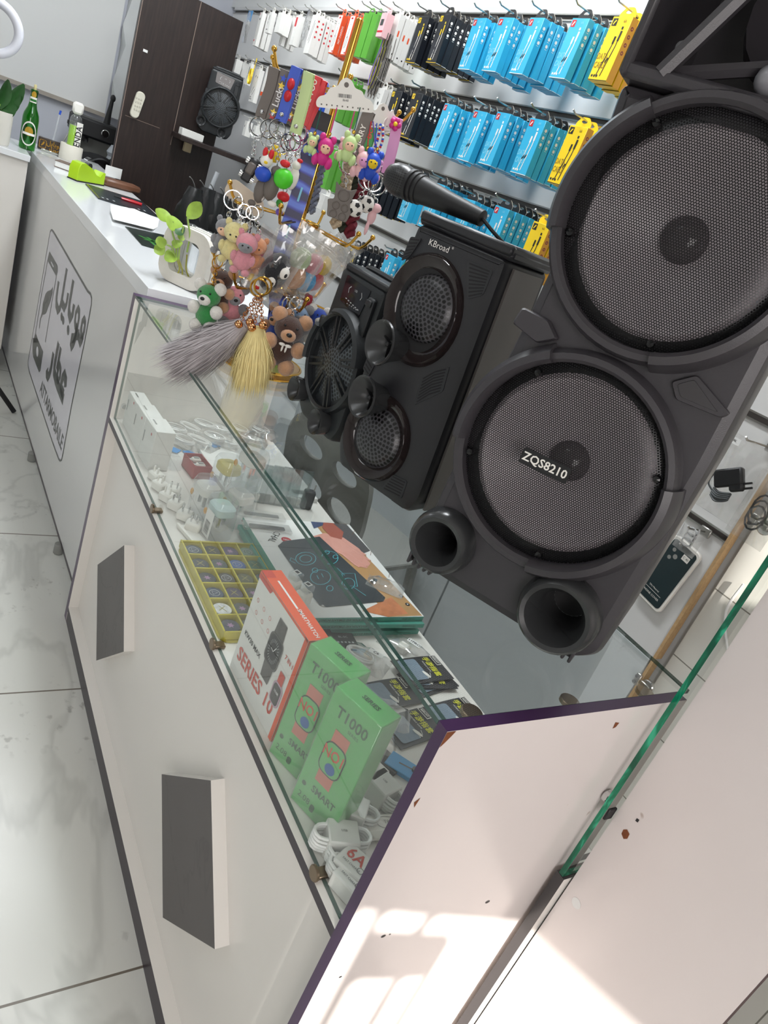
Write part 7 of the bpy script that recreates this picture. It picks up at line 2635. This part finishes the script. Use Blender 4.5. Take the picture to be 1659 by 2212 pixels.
# ring light at the upper left
c = onX(-14, 58, -3.2)
o = thing('ring_light', 'white ring light tube at the upper left corner', 'ring light', c)
VR = Vector((CAM.x - c.x, CAM.y - c.y, CAM.z - c.z)).normalized()
e = onX(46, 58, -3.2)
T = VR.to_track_quat('Z', 'Y').to_matrix().to_4x4()
MB().torus((e - c).length * .88, .017, 0, T, 48, 12).build('ring', col('ring_white', '#dcdde6', .35), o)
MB().tube([(0, 0, -(e - c).length * .9), (0, 0, -1.2), (0, 0, FZ - c.z)], .010, 0, None, 8).build('stand_pole', BLK, o)
MB().box(VR * .01, (.05, .02, .16), 0, None, .006).build('phone_clamp', BLK, o)
# espresso machine and clutter behind the desk
c = Vector((-4.42, .27, .95))
tb = thing('side_table', 'dark side table behind the desk end carrying the coffee machine', 'table', (-4.50, .30, FZ))
MB().box((0, 0, .936), (.5, .62, .03), 0, None, .003).build('top', BLK, tb)
for x, y in ((-.2, -.28), (.2, -.28), (-.2, .28), (.2, .28)):
    MB().box((x, y, .460), (.04, .04, .92), 0).build('leg', BLK, tb)
g = onX(205, 285, -4.5)
o = thing('coffee_machine', 'black espresso machine with a lever behind the desk', 'coffee machine', (-4.58, g.y, .917))
H0 = g.z - .917
MB().box((0, 0, .02), (.22, .24, .04), 0, None, .006).build('drip_tray', BLK, o)
MB().box((-.06, 0, .14), (.10, .22, .24), 0, None, .008).build('back_housing', GREYPL, o)
MB().box((0, 0, H0 + .01), (.22, .24, .10), 0, None, .012).build('head', BLK, o)
mb = MB()
mb.cyl(.022, -.012, .006, 0, Tm((.112, .05, H0 + .01), ry=PI / 2), 20, .003)
mb.build('gauge', CHROME, o)
MB().tube([(.04, .06, H0 + .05), (.03, .065, H0 + .12), (.03, .07, H0 + .19)], [.020, .014, .010], 0, None, 12).build('lever', BLK, o)
MB().ball((.03, .072, H0 + .20), (.015, .015, .02), 0).build('knob', BLK, o)
mb = MB()
mb.cyl(.02, H0 - .07, H0 - .04, 0, Tm((.04, -.04, 0)), 16)
mb.tube([(.06, -.04, H0 - .055), (.16, -.05, H0 - .06)], .008)
mb.build('portafilter', BLK, o)
mb = MB()
mb.tube([(.09, .09, H0 - .02), (.11, .10, .12), (.10, .10, .08)], .005)
mb.build('steam_wand', CHROME, o)
g = onX(246, 285, -4.42)
o = thing('jug', 'white lidded jug with a blue patch beside the coffee machine', 'jug', (-4.42, g.y + .03, .917))
MB().lathe([(.0001, 0), (.05, 0), (.055, .05), (.05, .12), (.04, .15), (.05, .17), (.03, .21), (.0001, .215)], 20).build('body', col('translucent_white', '#c9d0d8', .3), o)
MB().ball((.045, .0, .07), (.012, .03, .035), 0).build('blue_patch', BLUER, o)
g = onX(218, 345, -4.34)
o = thing('black_bag', 'black bag lying between the desk and the wardrobe', 'bag', (-4.34, g.y, .917))
mb = MB()
mb.ball((0, -.02, .07), (.06, .15, .075), 0, None, 16, 10)
mb.ball((.01, .10, .08), (.05, .08, .085), 0, None, 14, 8)
mb.build('body', mat('black_cloth', '#101012', .9, bump=.8, bs=30), o)
MB().tube(bez([(.05, -.10, .07), (.06, 0, .13), (.05, .10, .07)], 10), .008).build('strap', BLK, o)
# dark rod and black bags under the wall shelf
p0, p1 = onX(470, 372, -3.6), onX(400, 540, -3.6)
o = thing('umbrella', 'dark blue umbrella with a white handle leaning by the wardrobe', 'umbrella', (p1.x, p1.y, p1.z))
dv = p0 - p1
MB().tube([dv * -.9, dv * .2, dv * .72], [.022, .026, .014], 0, None, 10).build('canopy', col('navy_cloth', '#141b2c', .7), o)
MB().tube([dv * .72, dv], .012, 0, None, 10).build('handle', col('grey_white_grip', '#aeb2b6', .4), o)
c = onX(445, 500, -3.3)
sb = thing('storage_crate', 'dark crate under the crumpled black bags behind the desk', 'crate', (c.x, c.y, FZ))
MB().box((0, 0, (c.z - .19 - FZ) / 2), (.22, .36, c.z - .19 - FZ), 0, None, .006).build('crate_body', BLKM, sb)
o = thing('black_bag_bundle', 'bundle of crumpled black plastic bags behind the desk', 'bags', (c.x, c.y, c.z))
mb = MB()
for k in range(4):
    q = Vector((random.uniform(-.03, .03), -.10 + .06 * k, random.uniform(-.0, .04)))
    rings = []
    for t_ in range(8):
        rr_ = .02 + .055 * math.sin(PI * (t_ + .5) / 8)
        rings.append([q + Vector((rr_ * math.cos(a) * random.uniform(.75, 1.15) * .7, rr_ * math.sin(a) * random.uniform(.8, 1.2), .16 - .05 * t_)) for a in [2 * PI * j / 10 for j in range(10)]])
    mb.loft(rings, 0)
mb.build('film', mat('black_film', '#141517', .3, bump=.8, bs=40), o)
mb = MB()
for k in range(4):
    mb.tube(bez([(0, -.08 + .05 * k, .14), (0.02, -.12 + .05 * k, .20), (.05, -.15 + .05 * k, .22)], 8), .003)
mb.build('handles', STEEL, o)
# grey plastic chair behind the counter
ch = thing('chair', 'grey plastic chair with oval cut outs behind the counter', 'chair', (-1.36, .80, 0), R(192))
T = Tm((0, 0, 0))
mb = MB()
n = 8
seat = rrect(.42, .40, .10, 5)
mb.prism(seat, .425, .445, 0, None, .004)
mb.build('seat', GREYPL, ch)
outl = [Vector((p[0], p[1], 0)) for p in rrect(.42, .34, .12, 6, 0, .17)]
holes = []
for cx, cy, rx, ry in ((-.10, .12, .06, .035), (.06, .12, .07, .035), (-.09, .24, .06, .03), (.08, .24, .06, .03)):
    holes.append([Vector((cx + rx * math.cos(a), cy + ry * math.sin(a), 0)) for a in [2 * PI * k / 20 for k in range(20)]])
tri = geometry.tessellate_polygon([outl] + holes)
mb = MB()
allv = [p for l in [outl] + holes for p in l]
BT = basis((0, .19, .47), (1, 0, 0), (0, .18, .98))
for z in (0, .016):
    mb.add([(p.x, p.y, z) for p in allv], [tuple(t_) for t_ in tri], 0, BT)
st_ = 0
for l in [outl] + holes:
    m_ = len(l)
    mb.loft([[Vector((p.x, p.y, z)) for p in l] for z in (0, .016)], 0, BT, caps=False)
mb.build('backrest', GREYPL, ch)
for sx in (-1, 1):
    for sy in (-1, 1):
        MB().tube([(sx * .16, sy * .15, .43), (sx * .20, sy * .20, FZ + .004)], [.018, .014], 0, None, 8).build('leg', GREYPL, ch)
    MB().tube([(sx * .17, .17, .43), (sx * .17, .205, .52)], .016, 0, None, 8).build('back_post', GREYPL, ch)
# ================================================================= light and camera
def area(name, loc, target, sx, sy, power, colr):
    l = bpy.data.lights.new(name, 'AREA')
    l.shape = 'RECTANGLE'
    l.size, l.size_y, l.energy, l.color = sx, sy, power, colr
    o = bpy.data.objects.new(name, l)
    COL.objects.link(o)
    o.location = loc
    d = Vector(target) - Vector(loc)
    o.rotation_euler = d.to_track_quat('-Z', 'Y').to_euler()
    return o
COOL = (0.93, 0.97, 1.0)
WARM = (1.0, 0.945, 0.93)
area('ceiling_lamp', (-2.9, 0.35, 2.78), (-2.9, 0.45, 0), 0.9, 0.25, 26, COOL)
area('ceiling_lamp', (-1.2, 0.30, 2.78), (-1.2, 0.42, 0), 0.9, 0.25, 29, COOL)
area('ceiling_lamp', (-0.9, -1.3, 2.78), (-0.9, -1.3, 0), 1.2, 0.3, 6, COOL)
area('ceiling_lamp', (-3.9, -0.9, 2.78), (-3.9, -0.9, 0), 0.9, 0.3, 10, COOL)
area('window_daylight', (2.05, -0.75, 1.4), (0.0, 0.1, 0.8), 1.5, 1.5, 44, WARM)
w = bpy.data.worlds.new('sky')
SC.world = w
w.use_nodes = True
bg = w.node_tree.nodes['Background']
bg.inputs[0].default_value = (1.0, 0.96, 0.92, 1)
bg.inputs[1].default_value = 1.2
# unseen shop front wall behind the viewer, openings shaped to cast the sun patches
SUNY, SUNZ = -0.35, 0.55
FXW = 2.12
q_ = lambda y, z: Vector((y + SUNY * FXW, z + SUNZ * FXW, 0))
holes = [[q_(*p) for p in h] for h in (
    [(-.001, .06), (.034, .06), (.034, .69), (.030, .706), (-.001, .722)],
    [(.048, .664), (.128, .628), (.130, .655), (.122, .664), (.052, .698), (.046, .690)],
    [(.215, .06), (.455, .06), (.455, .515), (.15, .652), (.144, .645), (.146, .618), (.205, .592), (.215, .575)],
    [(.056, .06), (.136, .06), (.136, .520), (.062, .556), (.056, .548)],
    [(.152, .06), (.200, .06), (.200, .495), (.152, .515)])]
holes.append([Vector((.205, 2.27, 0)), Vector((.285, 2.27, 0)), Vector((.285, 2.47, 0)), Vector((.205, 2.50, 0))])  # added opening, placed to throw a sun spot on the wall tiles
outer = [Vector(p) for p in ((-2.8, -.04, 0), (1.2, -.04, 0), (1.2, 2.8, 0), (-2.8, 2.8, 0))]
loops = [outer] + holes
tri = geometry.tessellate_polygon(loops)
vs = [p for l in loops for p in l]
mb = MB()
mb.add([(FXW, p.x, p.y) for p in vs], [tuple(t_) for t_ in tri])
mb.add([(FXW + .012, p.x, p.y) for p in vs], [tuple(t_) for t_ in tri])
for l in loops:
    mb.loft([[Vector((x, p.x, p.y)) for p in l] for x in (FXW, FXW + .012)], 0, None, caps=False)
o = mb.build('wall_sun_cutout', WALLW, fix=False)
o['kind'] = 'structure'
sl = bpy.data.lights.new('sun', 'SUN')
sl.energy = 11.0
sl.angle = R(0.55)
sl.color = (1.0, 0.95, 0.88)
so = bpy.data.objects.new('sun', sl)
COL.objects.link(so)
so.rotation_euler = Vector((-1, -SUNY, -SUNZ)).to_track_quat('-Z', 'Y').to_euler()
cam = bpy.data.cameras.new('camera')
co = bpy.data.objects.new('camera', cam)
COL.objects.link(co)
r, u, b = ROWS[0], -ROWS[1], -ROWS[2]
co.matrix_world = Matrix(((r.x, u.x, b.x, CAM.x), (r.y, u.y, b.y, CAM.y), (r.z, u.z, b.z, CAM.z), (0, 0, 0, 1)))
cam.sensor_fit = 'HORIZONTAL'
cam.sensor_width = 36.0
cam.lens = FPX / 1659 * 36
cam.clip_start = 0.02
SC.camera = co
SC.view_settings.view_transform = 'Standard'
SC.view_settings.look = 'None'
SC.view_settings.gamma = 1
SC.view_settings.use_curve_mapping = False
SC.view_settings.exposure = 0.0
SC.cycles.transparent_max_bounces = 24
SC.cycles.max_bounces = 7
SC.cycles.diffuse_bounces = 4
SC.cycles.glossy_bounces = 3
SC.cycles.use_denoising = True
